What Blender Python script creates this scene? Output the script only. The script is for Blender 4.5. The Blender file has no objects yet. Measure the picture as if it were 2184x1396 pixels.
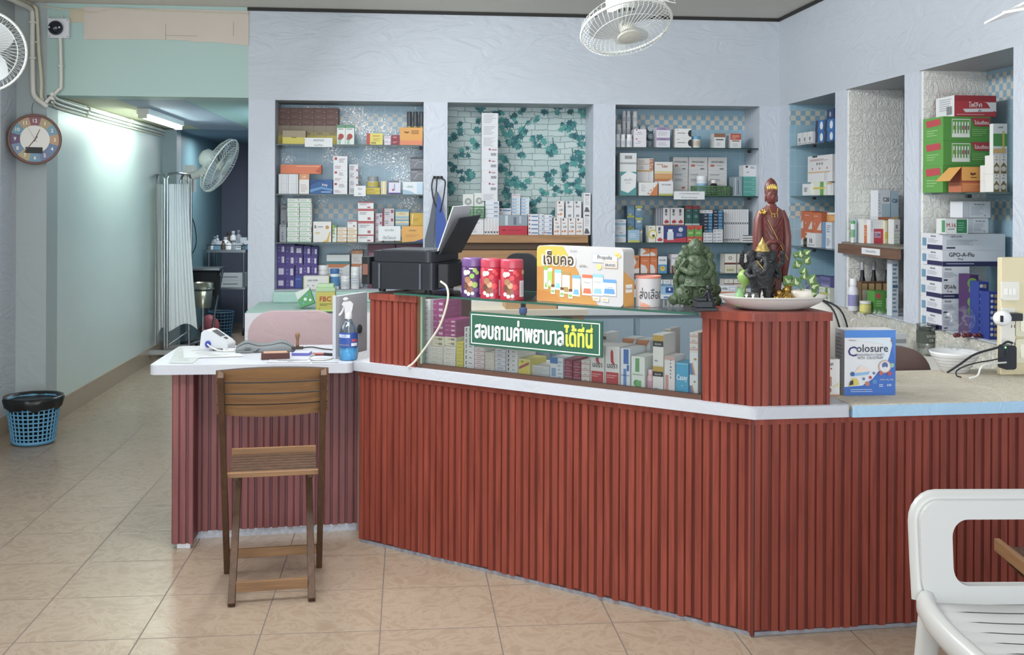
import bpy, math, random
from mathutils import Matrix, Vector
random.seed(7)
SC = bpy.context.scene
COL = SC.collection
PI = math.pi

# ------------------------------------------------------------------ camera
F, CX, CY, HC = 2310.0, 1092.0, 430.0, 1.46
TH, RO = math.radians(5.54), math.radians(0.25)
_r = Vector((math.cos(TH), -math.sin(TH), 0)); _f = Vector((math.sin(TH), math.cos(TH), 0)); _u = Vector((0, 0, 1))
_r2 = _r*math.cos(RO) + _u*math.sin(RO); _u2 = _u*math.cos(RO) - _r*math.sin(RO)
cd = bpy.data.cameras.new('camera'); cam = bpy.data.objects.new('camera', cd); COL.objects.link(cam)
cam.matrix_world = Matrix(((_r2.x, _u2.x, -_f.x, 0), (_r2.y, _u2.y, -_f.y, 0), (_r2.z, _u2.z, -_f.z, HC), (0, 0, 0, 1)))
cd.sensor_width = 36.0; cd.lens = F/2184*36.0; cd.shift_y = -(698-CY)/2184; cd.clip_start = 0.05; cd.clip_end = 60
SC.camera = cam
# ------------------------------------------------------------------ light
SC.view_settings.view_transform = 'Standard'; SC.view_settings.look = 'None'
SC.view_settings.gamma = 1.0; SC.view_settings.use_curve_mapping = False
SC.view_settings.exposure = EXPOSURE = 0.95
w = bpy.data.worlds.new('world'); SC.world = w; w.use_nodes = True
w.node_tree.nodes['Background'].inputs[0].default_value = (0.80, 0.90, 1.0, 1)
w.node_tree.nodes['Background'].inputs[1].default_value = 1.0
def area(name, loc, rot, sx, sy, e, col):
    l = bpy.data.lights.new(name, 'AREA'); l.shape = 'RECTANGLE'; l.size = sx; l.size_y = sy; l.energy = e; l.color = col
    o = bpy.data.objects.new(name, l); COL.objects.link(o); o.location = loc; o.rotation_euler = rot; return o
area('shopfront_daylight', (0.3, -2.3, 1.45), (math.radians(90), 0, 0), 5.2, 2.5, 94, (0.93, 0.97, 1.0))
area('left_side_fill_light', (-2.48, 5.35, 2.05), (0, math.radians(-90), 0), 0.8, 1.9, 9, (0.93, 0.97, 1.0))  # added unseen fill from the left, brightens the right wall
area('ceiling_fill_light', (-0.8, 3.3, 2.66), (0, 0, 0), 2.6, 0.5, 29, (0.95, 0.98, 1.0))  # added unseen fill from above, lifts the left floor
area('ceiling_fill_light', (-0.5, 4.7, 2.58), (0, math.radians(-58), 0), 0.3, 2.6, 37, (0.95, 0.98, 1.0))  # added unseen fill, tilted to brighten the right wall

# ------------------------------------------------------------------ pixel helpers: a pixel of the photograph -> a point of a plane
def ray(px, py):
    dx, dy = px-CX, py-CY
    c, s = math.cos(RO), math.sin(RO)
    a = (c*dx + s*dy)/F; v = (s*dx - c*dy)/F
    return _r*a + _f + _u*v
O0 = Vector((0, 0, HC))
def atY(px, py, Y): d = ray(px, py); return O0 + d*(Y/d.y)
def atX(px, py, X): d = ray(px, py); return O0 + d*(X/d.x)
def atZ(px, py, Z): d = ray(px, py); return O0 + d*((Z-HC)/d.z)
def atP(px, py, p, n):
    d = ray(px, py); return O0 + d*((Vector(p)-O0).dot(Vector(n))/d.dot(Vector(n)))
# ------------------------------------------------------------------ materials
def lin(h):
    return tuple((c/12.92 if c <= 0.04045 else ((c+0.055)/1.055)**2.4) for c in (int(h[i:i+2], 16)/255 for i in (0, 2, 4)))
MC = {}
def nodes(name):
    m = bpy.data.materials.new(name); m.use_nodes = True
    nt = m.node_tree; return m, nt, nt.nodes['Principled BSDF']
def C(h, rough=0.5, metal=0.0, alpha=1.0, spec=0.4, emit=0, var=0.0, bump=0.0, scale=30):
    k = (h, rough, metal, alpha, spec, emit, var, bump, scale)
    if k in MC: return MC[k]
    m, nt, b = nodes('tint_'+h); c = lin(h); g = .3*c[0]+.59*c[1]+.11*c[2]; c = tuple(x*.9+g*.1 for x in c)
    b.inputs['Base Color'].default_value = (*c, 1); b.inputs['Roughness'].default_value = rough
    b.inputs['Metallic'].default_value = metal; b.inputs['Specular IOR Level'].default_value = spec
    b.inputs['Alpha'].default_value = alpha
    if emit: b.inputs['Emission Color'].default_value = (*c, 1); b.inputs['Emission Strength'].default_value = emit
    if var or bump:
        tc = nt.nodes.new('ShaderNodeTexCoord'); n = nt.nodes.new('ShaderNodeTexNoise'); n.inputs['Scale'].default_value = scale; n.inputs['Detail'].default_value = 5
        nt.links.new(tc.outputs['Object'], n.inputs['Vector'])
        if var:
            mx = nt.nodes.new('ShaderNodeMix'); mx.data_type = 'RGBA'
            mx.inputs[6].default_value = (*[x*(1-var) for x in c], 1); mx.inputs[7].default_value = (*[min(1, x*(1+var)) for x in c], 1)
            nt.links.new(n.outputs['Fac'], mx.inputs[0]); nt.links.new(mx.outputs[2], b.inputs['Base Color'])
        if bump:
            bp = nt.nodes.new('ShaderNodeBump'); bp.inputs['Strength'].default_value = bump; bp.inputs['Distance'].default_value = 0.01
            nt.links.new(n.outputs['Fac'], bp.inputs['Height']); nt.links.new(bp.outputs[0], b.inputs['Normal'])
    MC[k] = m; return m
def N(nt, t, **kw):
    n = nt.nodes.new(t)
    for k, v in kw.items():
        if k.startswith('i_'):
            n.inputs[int(k[2:]) if k[2:].isdigit() else k[2:]].default_value = v
        else: setattr(n, k, v)
    return n
def math_n(nt, op, a, b=None, c=None):
    n = nt.nodes.new('ShaderNodeMath'); n.operation = op
    for i, x in enumerate((a, b, c)):
        if x is None: continue
        if isinstance(x, (int, float)): n.inputs[i].default_value = x
        else: nt.links.new(x, n.inputs[i])
    return n.outputs[0]
def mixc(nt, fac, a, b):
    n = nt.nodes.new('ShaderNodeMix'); n.data_type = 'RGBA'
    for i, x in ((0, fac), (6, a), (7, b)):
        if isinstance(x, (tuple, float, int)): n.inputs[i].default_value = x if not isinstance(x, tuple) else (*x[:3], 1)
        else: nt.links.new(x, n.inputs[i])
    return n.outputs[2]
def objco(nt, scale=(1, 1, 1), rot=(0, 0, 0)):
    tc = nt.nodes.new('ShaderNodeTexCoord'); mp = nt.nodes.new('ShaderNodeMapping')
    mp.inputs['Scale'].default_value = scale; mp.inputs['Rotation'].default_value = rot
    nt.links.new(tc.outputs['Object'], mp.inputs[0]); return mp.outputs[0]
def wrinkle_mat(name, h, strength, scale, rough=0.45, stretch=(1, 1, 1), detail=3):
    """cloth or film stuck on a wall: creases from ridged, distorted noise"""
    m, nt, b = nodes(name)
    co = objco(nt, stretch)
    n1 = N(nt, 'ShaderNodeTexNoise', i_Scale=scale, i_Detail=detail, i_Distortion=1.2); nt.links.new(co, n1.inputs['Vector'])
    r = math_n(nt, 'SUBTRACT', n1.outputs['Fac'], 0.5); r = math_n(nt, 'ABSOLUTE', r); r = math_n(nt, 'MULTIPLY', r, 3.0); r = math_n(nt, 'MINIMUM', r, 0.4)
    n2 = N(nt, 'ShaderNodeTexNoise', i_Scale=scale*0.35, i_Detail=2.0); nt.links.new(co, n2.inputs['Vector'])
    hgt = math_n(nt, 'MULTIPLY', r, n2.outputs['Fac'])
    hgt = math_n(nt, 'ADD', hgt, math_n(nt, 'MULTIPLY', n2.outputs['Fac'], 0.6))
    bp = N(nt, 'ShaderNodeBump', i_Strength=strength, i_Distance=0.03); nt.links.new(hgt, bp.inputs['Height']); nt.links.new(bp.outputs[0], b.inputs['Normal'])
    c = lin(h)
    nt.links.new(mixc(nt, n2.outputs['Fac'], tuple(x*0.94 for x in c), tuple(min(1, x*1.05) for x in c)), b.inputs['Base Color'])
    b.inputs['Roughness'].default_value = rough; b.inputs['Specular IOR Level'].default_value = 0.35
    return m
def wood_mat(name, h1, h2, rough=0.35, axis='z', scale=1.0, spec=0.4):
    m, nt, b = nodes(name)
    st = {'z': (14, 14, 0.9), 'x': (0.9, 14, 14), 'y': (14, 0.9, 14)}[axis]
    co = objco(nt, tuple(s*scale for s in st))
    n = N(nt, 'ShaderNodeTexNoise', i_Scale=2.2, i_Detail=6.0, i_Distortion=0.8); nt.links.new(co, n.inputs['Vector'])
    n2 = N(nt, 'ShaderNodeTexNoise', i_Scale=9.0, i_Detail=3.0); nt.links.new(co, n2.inputs['Vector'])
    f = math_n(nt, 'ADD', math_n(nt, 'MULTIPLY', n.outputs['Fac'], 0.75), math_n(nt, 'MULTIPLY', n2.outputs['Fac'], 0.25))
    f = math_n(nt, 'MULTIPLY_ADD', f, 2.4, -0.7); f = math_n(nt, 'MINIMUM', f, 1.0); f = math_n(nt, 'MAXIMUM', f, 0.0)
    nt.links.new(mixc(nt, f, lin(h1), lin(h2)), b.inputs['Base Color'])
    b.inputs['Roughness'].default_value = rough; b.inputs['Specular IOR Level'].default_value = spec
    bp = N(nt, 'ShaderNodeBump', i_Strength=0.12, i_Distance=0.002); nt.links.new(f, bp.inputs['Height']); nt.links.new(bp.outputs[0], b.inputs['Normal'])
    return m
def glass_mat(name, tint=(0.9, 0.97, 0.95), clear=0.9, rough=0.03):
    m, nt, b = nodes(name); nt.nodes.remove(b)
    tr = N(nt, 'ShaderNodeBsdfTransparent'); tr.inputs[0].default_value = (*tint, 1)
    gl = N(nt, 'ShaderNodeBsdfGlossy'); gl.inputs['Roughness'].default_value = rough
    fr = N(nt, 'ShaderNodeFresnel'); fr.inputs[0].default_value = 1.45
    k = math_n(nt, 'MINIMUM', math_n(nt, 'MULTIPLY_ADD', fr.outputs[0], 1.0, (1-clear)*0.3), 0.75)
    mx = N(nt, 'ShaderNodeMixShader'); nt.links.new(k, mx.inputs[0]); nt.links.new(tr.outputs[0], mx.inputs[1]); nt.links.new(gl.outputs[0], mx.inputs[2])
    nt.links.new(mx.outputs[0], nt.nodes['Material Output'].inputs[0]); return m
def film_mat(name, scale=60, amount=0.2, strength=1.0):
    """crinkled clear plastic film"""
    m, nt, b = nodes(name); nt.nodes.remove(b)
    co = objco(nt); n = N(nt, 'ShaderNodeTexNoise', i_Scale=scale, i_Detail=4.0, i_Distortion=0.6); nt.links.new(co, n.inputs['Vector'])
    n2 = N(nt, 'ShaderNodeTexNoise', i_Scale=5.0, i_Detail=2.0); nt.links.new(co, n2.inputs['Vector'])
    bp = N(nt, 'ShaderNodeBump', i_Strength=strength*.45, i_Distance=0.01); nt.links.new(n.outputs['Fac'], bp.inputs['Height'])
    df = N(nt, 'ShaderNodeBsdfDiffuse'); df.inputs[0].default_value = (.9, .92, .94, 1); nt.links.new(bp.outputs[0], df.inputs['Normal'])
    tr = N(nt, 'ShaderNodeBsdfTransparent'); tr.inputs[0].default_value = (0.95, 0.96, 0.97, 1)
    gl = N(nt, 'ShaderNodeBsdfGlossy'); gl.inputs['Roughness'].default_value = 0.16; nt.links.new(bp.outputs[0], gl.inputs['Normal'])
    fl = math_n(nt, 'GREATER_THAN', n.outputs['Fac'], 0.53)  # mask of pale diffuse patches: glints put into the film colour
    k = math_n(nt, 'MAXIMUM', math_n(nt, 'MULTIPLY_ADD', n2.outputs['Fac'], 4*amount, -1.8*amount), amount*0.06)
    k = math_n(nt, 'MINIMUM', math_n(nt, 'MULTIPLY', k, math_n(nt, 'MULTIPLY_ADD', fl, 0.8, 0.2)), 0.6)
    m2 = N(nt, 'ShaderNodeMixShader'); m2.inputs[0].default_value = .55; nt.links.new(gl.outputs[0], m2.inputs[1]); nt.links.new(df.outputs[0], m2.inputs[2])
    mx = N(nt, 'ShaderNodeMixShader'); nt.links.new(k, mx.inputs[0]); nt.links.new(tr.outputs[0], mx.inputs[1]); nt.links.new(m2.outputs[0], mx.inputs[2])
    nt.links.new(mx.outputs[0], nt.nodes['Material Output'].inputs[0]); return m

# ------------------------------------------------------------------ mesh helpers
TXT = {}
def text_geo(s, bold=0.0):
    k = (s, bold)
    if k in TXT: return TXT[k]
    cu = bpy.data.curves.new('t', 'FONT'); cu.body = s; cu.size = 1.0; cu.resolution_u = 2; cu.offset = bold; cu.fill_mode = 'FRONT'
    o = bpy.data.objects.new('t', cu); COL.objects.link(o)
    me = bpy.data.meshes.new_from_object(o.evaluated_get(bpy.context.evaluated_depsgraph_get()))
    vs = [(v.co.x, v.co.y) for v in me.vertices]; fs = [tuple(p.vertices) for p in me.polygons]
    nz = [p.normal.z for p in me.polygons]
    fs = [f if z >= 0 else f[::-1] for f, z in zip(fs, nz)]
    bpy.data.objects.remove(o); bpy.data.meshes.remove(me); bpy.data.curves.remove(cu)
    if not vs: vs = [(0, 0)]
    x0 = min(v[0] for v in vs); x1 = max(v[0] for v in vs); y0 = min(v[1] for v in vs); y1 = max(v[1] for v in vs)
    r = ([(x-x0, y-y0) for x, y in vs], fs, max(x1-x0, 1e-3), max(y1-y0, 1e-3)); TXT[k] = r; return r
class MB:
    def __init__(s): s.v = []; s.f = []; s.mi = []; s.sm = []; s.mats = []; s.T = Matrix.Identity(4)
    def mat(s, m):
        if isinstance(m, str): m = C(m)
        if m not in s.mats: s.mats.append(m)
        return s.mats.index(m)
    def add(s, vs, fs, m, smooth=False):
        k = s.mat(m); b = len(s.v); T = s.T
        s.v += [tuple(T @ Vector(p)) for p in vs]
        for f in fs: s.f.append(tuple(i+b for i in f)); s.mi.append(k); s.sm.append(smooth)
        return s
    def box(s, x0, x1, y0, y1, z0, z1, m):
        v = [(x0, y0, z0), (x1, y0, z0), (x1, y1, z0), (x0, y1, z0), (x0, y0, z1), (x1, y0, z1), (x1, y1, z1), (x0, y1, z1)]
        return s.add(v, [(3, 2, 1, 0), (4, 5, 6, 7), (0, 1, 5, 4), (1, 2, 6, 5), (2, 3, 7, 6), (3, 0, 4, 7)], m)
    def quad(s, a, b, c, d, m): return s.add([a, b, c, d], [(0, 1, 2, 3)], m)
    def prism(s, pts, z0, z1, m, smooth=False):
        """outline pts (x, y) counter-clockwise, raised from z0 to z1"""
        n = len(pts); v = [(x, y, z0) for x, y in pts]+[(x, y, z1) for x, y in pts]
        s.add(v, [tuple(range(n))[::-1], tuple(range(n, 2*n))], m)
        return s.add(v, [(i, (i+1) % n, n+(i+1) % n, n+i) for i in range(n)], m, smooth)
    def slab(s, pts, y0, y1, m, smooth=False):
        """outline pts (x, z) thickened from y0 (front) to y1"""
        n = len(pts); v = [(x, y0, z) for x, z in pts]+[(x, y1, z) for x, z in pts]
        s.add(v, [tuple(range(n)), tuple(range(n, 2*n))[::-1]], m)
        return s.add(v, [((i+1) % n, i, n+i, n+(i+1) % n) for i in range(n)], m, smooth)
    def lathe(s, prof, c, m, seg=16, axis='z', smooth=True, a0=0, sy=1.0):
        """prof = [(r, h)...] turned about an axis through c"""
        v = []; f = []
        for r, h in prof:
            for i in range(seg):
                a = a0+2*PI*i/seg; p = (r*math.cos(a), r*sy*math.sin(a), h)
                if axis == 'y': p = (p[0], -p[2], p[1])
                elif axis == 'x': p = (p[2], p[1], -p[0])
                v.append((p[0]+c[0], p[1]+c[1], p[2]+c[2]))
        n = len(prof)
        for j in range(n-1):
            for i in range(seg): f.append((j*seg+i, j*seg+(i+1) % seg, (j+1)*seg+(i+1) % seg, (j+1)*seg+i))
        s.add(v, f, m, smooth)
        cap = []
        if prof[0][0] > 1e-4 and abs(prof[0][1]-prof[1][1]) > 1e-6: cap.append(tuple(range(seg))[::-1])
        if prof[-1][0] > 3e-4 and abs(prof[-1][1]-prof[-2][1]) > 1e-6: cap.append(tuple((n-1)*seg+i for i in range(seg)))
        if cap: s.add(v, cap, m)
        return s
    def ell(s, c, r, m, seg=14, rings=8, T=None):
        if isinstance(r, (int, float)): r = (r, r, r)
        v = []; f = []
        for j in range(rings+1):
            t = PI*j/rings
            for i in range(seg):
                a = 2*PI*i/seg; p = Vector((r[0]*math.sin(t)*math.cos(a), r[1]*math.sin(t)*math.sin(a), -r[2]*math.cos(t)))
                if T is not None: p = T @ p
                v.append((p.x+c[0], p.y+c[1], p.z+c[2]))
        for j in range(rings):
            for i in range(seg): f.append((j*seg+i, j*seg+(i+1) % seg, (j+1)*seg+(i+1) % seg, (j+1)*seg+i))
        return s.add(v, f, m, True)
    def tube(s, path, r, m, seg=8, closed=False, flat=None):
        P = [Vector(p) for p in path]; n = len(P); v = []; f = []
        rr = r if isinstance(r, (list, tuple)) else [r]*n
        ref = None
        for i in range(n):
            a = P[i-1] if (i > 0 or closed) else P[i]; b = P[(i+1) % n] if (i < n-1 or closed) else P[i]
            t = (b-a).normalized()
            if ref is None: ref = Vector((0, 0, 1)) if abs(t.z) < 0.9 else Vector((1, 0, 0))
            ref = (ref - t*ref.dot(t));
            if ref.length < 1e-5: ref = t.orthogonal()
            ref.normalize(); q = t.cross(ref)
            for k in range(seg):
                an = 2*PI*k/seg
                if flat: v.append(tuple(P[i] + ref*(rr[i]*math.cos(an)) + q*(rr[i]*flat*math.sin(an))))
                else: v.append(tuple(P[i] + (ref*math.cos(an) + q*math.sin(an))*rr[i]))
        for i in range(n if closed else n-1):
            j = (i+1) % n
            for k in range(seg): f.append((i*seg+k, i*seg+(k+1) % seg, j*seg+(k+1) % seg, j*seg+k))
        s.add(v, f, m, True)
        if not closed: s.add(v, [tuple(range(seg))[::-1], tuple((n-1)*seg+k for k in range(seg))], m)
        return s
    def grid(s, pts, m, smooth=True, double=False):
        """rows of points"""
        R = len(pts); K = len(pts[0]); v = [p for r in pts for p in r]
        return s.add(v, [(j*K+i, j*K+i+1, (j+1)*K+i+1, (j+1)*K+i) for j in range(R-1) for i in range(K-1)], m, smooth)
    def text(s, txt, o, ux, uy, h, m, align='c', maxw=None, bold=0.0, w=None):
        """flat lettering; o = anchor at the base line, ux/uy unit directions"""
        vs, fs, tw, th = text_geo(txt); k = h/th; kx = k
        if w: kx = w/tw
        elif maxw and tw*kx > maxw: kx = maxw/tw
        ox = {'c': -tw*kx/2, 'l': 0, 'r': -tw*kx}[align]
        o = Vector(o); ux = Vector(ux); uy = Vector(uy)
        nn = ux.cross(uy)*.00006
        for iq, q in enumerate([(0, 0)] if bold <= 0 else [(0, 0)]+[(bold*k*math.cos(a*PI/4), bold*k*math.sin(a*PI/4)) for a in range(8)]):
            s.add([tuple(o + nn*iq + ux*(ox+x*kx+q[0]) + uy*(y*k+q[1])) for x, y in vs], fs, m)
        return s
    def build(s, name, parent=None, loc=None, rz=0.0, **props):
        me = bpy.data.meshes.new(name); me.from_pydata(s.v, [], s.f)
        for m in s.mats: me.materials.append(m)
        me.polygons.foreach_set('material_index', s.mi); me.polygons.foreach_set('use_smooth', s.sm); me.update()
        o = bpy.data.objects.new(name, me); COL.objects.link(o)
        if parent: o.parent = parent
        if loc is not None: o.location = loc
        if rz: o.rotation_euler = (0, 0, rz)
        for k, v in props.items(): o[k] = v
        return o
def bevel(o, wd=0.003, seg=2):
    b = o.modifiers.new('bevel', 'BEVEL'); b.width = wd; b.segments = seg; b.limit_method = 'ANGLE'; b.angle_limit = math.radians(40); return o
def subsurf(o, l=2):
    b = o.modifiers.new('sub', 'SUBSURF'); b.levels = l; b.render_levels = l; return o
def empty(name, label, cat, loc=(0, 0, 0), rz=0.0, group=None):
    o = bpy.data.objects.new(name, None); COL.objects.link(o); o.location = loc; o.rotation_euler = (0, 0, rz)
    o.empty_display_size = 0.05; o['label'] = label; o['category'] = cat
    if group: o['group'] = group
    return o
def tag(o, label, cat, group=None):
    o['label'] = label; o['category'] = cat
    if group: o['group'] = group
    return o
def st(o): o['kind'] = 'structure'; return o
def arc(cx, cy, r, a0, a1, n): return [(cx+r*math.cos(a0+(a1-a0)*i/n), cy+r*math.sin(a0+(a1-a0)*i/n)) for i in range(n+1)]
def rrect(x0, x1, y0, y1, r, n=5):
    return arc(x0+r, y0+r, r, PI, 1.5*PI, n)+arc(x1-r, y0+r, r, 1.5*PI, 2*PI, n)+arc(x1-r, y1-r, r, 0, PI/2, n)+arc(x0+r, y1-r, r, PI/2, PI, n)
def spline(pts, n=6):
    """Catmull-Rom through the points"""
    P = [Vector(p) for p in pts]; P = [P[0]*2-P[1]]+P+[P[-1]*2-P[-2]]; out = []
    for i in range(1, len(P)-2):
        for k in range(n):
            t = k/n; a, b, c, d = P[i-1:i+3]
            out.append(0.5*((2*b)+(c-a)*t+(2*a-5*b+4*c-d)*t*t+(3*b-a-3*c+d)*t**3))
    out.append(P[-2]); return out
# ================================================================== the setting
YB, XR, XL, ZC = 7.2, 2.53, -2.50, 2.72
M_wall = wrinkle_mat('white_wall_cloth', 'bec4cc', 0.45, 5.0, stretch=(.6, .6, 1.7))
M_pier = wrinkle_mat('white_pier_cloth', 'c3c9d3', 0.32, 10.0, stretch=(1, 1, 0.7))
M_soffit = wrinkle_mat('grey_soffit_film', 'a9adb0', 0.4, 5.0)
# floor tiles 0.4 m
def floor_mat():
    m, nt, b = nodes('glazed_floor_tiles')
    tc = N(nt, 'ShaderNodeTexCoord'); sp = N(nt, 'ShaderNodeSeparateXYZ'); nt.links.new(tc.outputs['Object'], sp.inputs[0])
    u = math_n(nt, 'DIVIDE', math_n(nt, 'ADD', sp.outputs[0], 40.084), 0.4); v = math_n(nt, 'DIVIDE', math_n(nt, 'ADD', sp.outputs[1], 40.29), 0.4)
    fu = math_n(nt, 'FRACT', u); fv = math_n(nt, 'FRACT', v)
    eu = math_n(nt, 'ABSOLUTE', math_n(nt, 'SUBTRACT', fu, 0.5)); ev = math_n(nt, 'ABSOLUTE', math_n(nt, 'SUBTRACT', fv, 0.5))
    gr = math_n(nt, 'GREATER_THAN', math_n(nt, 'MAXIMUM', eu, ev), 0.4945)
    iu = math_n(nt, 'FLOOR', u); iv = math_n(nt, 'FLOOR', v)
    off = N(nt, 'ShaderNodeCombineXYZ'); nt.links.new(math_n(nt, 'MULTIPLY', iu, 3.7), off.inputs[0]); nt.links.new(math_n(nt, 'MULTIPLY', iv, 5.3), off.inputs[1])
    ad = N(nt, 'ShaderNodeVectorMath', operation='ADD'); nt.links.new(tc.outputs['Object'], ad.inputs[0]); nt.links.new(off.outputs[0], ad.inputs[1])
    n1 = N(nt, 'ShaderNodeTexNoise', i_Scale=7.0, i_Detail=9.0, i_Distortion=2.2, i_Roughness=0.6); nt.links.new(ad.outputs[0], n1.inputs['Vector'])
    ridge = math_n(nt, 'MULTIPLY', math_n(nt, 'ABSOLUTE', math_n(nt, 'SUBTRACT', n1.outputs['Fac'], 0.5)), 9.0); ridge = math_n(nt, 'MINIMUM', ridge, 1.0)
    n2 = N(nt, 'ShaderNodeTexNoise', i_Scale=3.0, i_Detail=3.0); nt.links.new(ad.outputs[0], n2.inputs['Vector'])
    c = mixc(nt, n2.outputs['Fac'], lin('8e7e6b'), lin('a08e7b'))
    c = mixc(nt, math_n(nt, 'MULTIPLY', math_n(nt, 'SUBTRACT', 1.0, ridge), 0.55), c, lin('ac9d8b'))
    wn = N(nt, 'ShaderNodeTexWhiteNoise'); wn.noise_dimensions = '2D'; nt.links.new(off.outputs[0], wn.inputs['Vector'])
    c = mixc(nt, math_n(nt, 'MULTIPLY', wn.outputs['Value'], 0.14), c, lin('8f7768'))
    c = mixc(nt, gr, c, lin('6f645c'))
    nt.links.new(c, b.inputs['Base Color'])
    nt.links.new(math_n(nt, 'MULTIPLY_ADD', gr, 0.4, 0.24), b.inputs['Roughness']); b.inputs['Specular IOR Level'].default_value = 0.34
    h = math_n(nt, 'SUBTRACT', math_n(nt, 'MULTIPLY', ridge, 0.25), math_n(nt, 'MULTIPLY', gr, 1.5))
    bp = N(nt, 'ShaderNodeBump', i_Strength=0.22, i_Distance=0.004); nt.links.new(h, bp.inputs['Height']); nt.links.new(bp.outputs[0], b.inputs['Normal'])
    return m
st(MB().box(-4.2, 4.2, -2.4, 14.0, -0.1, 0, floor_mat()).build('floor'))
st(MB().box(-4.2, 4.2, -2.4, YB+0.35, ZC, ZC+0.1, wrinkle_mat('grey_ceiling_paint', 'cfcbc2', 0.12, 2.0, 0.8)).build('ceiling'))
# back wall with three niches
N1, N2, N3 = (-0.861, 0.108), (0.266, 1.246), (1.397, 2.394)
NT, NB, ND = 2.118, 0.876, 0.33
b = MB()
b.box(-1.032, XR+0.5, YB, YB+0.36, NT, ZC, M_wall)
for x0, x1 in ((-1.032, N1[0]), (N1[1], N2[0]), (N2[1], N3[0]), (N3[1], XR)): b.box(x0, x1, YB, YB+0.36, 0, NT, M_pier)
b.box(N1[0], N1[1], YB+0.01, YB+0.36, 0, NB-0.002, M_pier); b.box(N3[0], N3[1], YB+0.01, YB+0.36, 0, NB-0.002, M_pier); b.box(N2[0], N2[1], YB+0.2, YB+0.36, 0, NB-0.002, M_pier)
for a, c in (N1, N2, N3): b.quad((a, YB, NT-0.001), (a, YB+ND, NT-0.001), (c, YB+ND, NT-0.001), (c, YB, NT-0.001), M_soffit)
st(b.build('wall_back'))
st(MB().box(-1.04, XR, YB-0.012, YB-0.001, ZC-0.022, ZC-0.002, C('2e2c2a', 0.7)).build('trim_1'))
st(MB().box(XR-0.012, XR-0.001, 3.0, YB-0.013, ZC-0.022, ZC-0.002, C('2e2c2a', 0.7)).build('trim_2'))
# right wall with three niches: openings given along Y
R4, R5, R6 = (6.22, 7.03), (5.32, 6.065), (4.32, 5.158)
b = MB()
b.box(XR, XR+0.4, -2.4, YB, NT, ZC, M_wall)
for y0, y1 in ((R4[1], YB), (R5[1], R4[0]), (R6[1], R5[0]), (-2.4, R6[0])): b.box(XR, XR+0.4, y0, y1, 0, NT, M_pier)
for y0, y1 in (R4, R5, R6):
    b.box(XR+0.01, XR+0.4, y0, y1, 0, 0.86, M_pier)
    b.quad((XR, y0, NT-0.001), (XR, y1, NT-0.001), (XR+0.36, y1, NT-0.001), (XR+0.36, y0, NT-0.001), M_soffit)
st(b.build('wall_right'))
# niche linings
def tile_mat(name, ax, check):
    """light blue wall tiles 0.105 m with rows of small beige/blue checks at the heights in check"""
    m, nt, b = nodes(name)
    tc = N(nt, 'ShaderNodeTexCoord'); sp = N(nt, 'ShaderNodeSeparateXYZ'); nt.links.new(tc.outputs['Object'], sp.inputs[0])
    X = sp.outputs[ax]; Z = sp.outputs[2]
    u = math_n(nt, 'DIVIDE', math_n(nt, 'ADD', X, 20.0), 0.105); v = math_n(nt, 'DIVIDE', math_n(nt, 'ADD', Z, 20.03), 0.105)
    e = math_n(nt, 'MAXIMUM', math_n(nt, 'ABSOLUTE', math_n(nt, 'SUBTRACT', math_n(nt, 'FRACT', u), 0.5)), math_n(nt, 'ABSOLUTE', math_n(nt, 'SUBTRACT', math_n(nt, 'FRACT', v), 0.5)))
    c = mixc(nt, math_n(nt, 'GREATER_THAN', e, 0.485), lin('98b8c8'), lin('b4c8d0'))
    s = 0.0335
    pu = math_n(nt, 'FLOOR', math_n(nt, 'DIVIDE', math_n(nt, 'ADD', X, 20.0), s)); pv = math_n(nt, 'FLOOR', math_n(nt, 'DIVIDE', math_n(nt, 'ADD', Z, 20.0), s))
    par = math_n(nt, 'MODULO', math_n(nt, 'ADD', pu, pv), 2.0)
    ck = mixc(nt, par, lin('c9c5b8'), lin('84a9be'))
    msk = None
    for z0, z1 in check:
        t = math_n(nt, 'MULTIPLY', math_n(nt, 'GREATER_THAN', Z, z0), math_n(nt, 'LESS_THAN', Z, z1))
        msk = t if msk is None else math_n(nt, 'MAXIMUM', msk, t)
    nt.links.new(mixc(nt, msk, c, ck), b.inputs['Base Color']); b.inputs['Roughness'].default_value = 0.3
    return m
def chk(zs): return [(z, z+0.1005) for z in zs]
def lining(name, a, c, z0, z1, m, y=YB+ND): st(MB().box(a, c, y, y+0.02, z0, z1, m).build(name))
lining('wall_niche_1', N1[0], N1[1], NB, NT, tile_mat('blue_tiles_a', 0, [(1.34, 1.4409), (1.94, 2.06)]))
lining('wall_niche_3', N3[0], N3[1], NB, NT, tile_mat('blue_tiles_c', 0, [(1.373, 1.474), (1.977, 2.078)]))
M_brick = None
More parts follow.
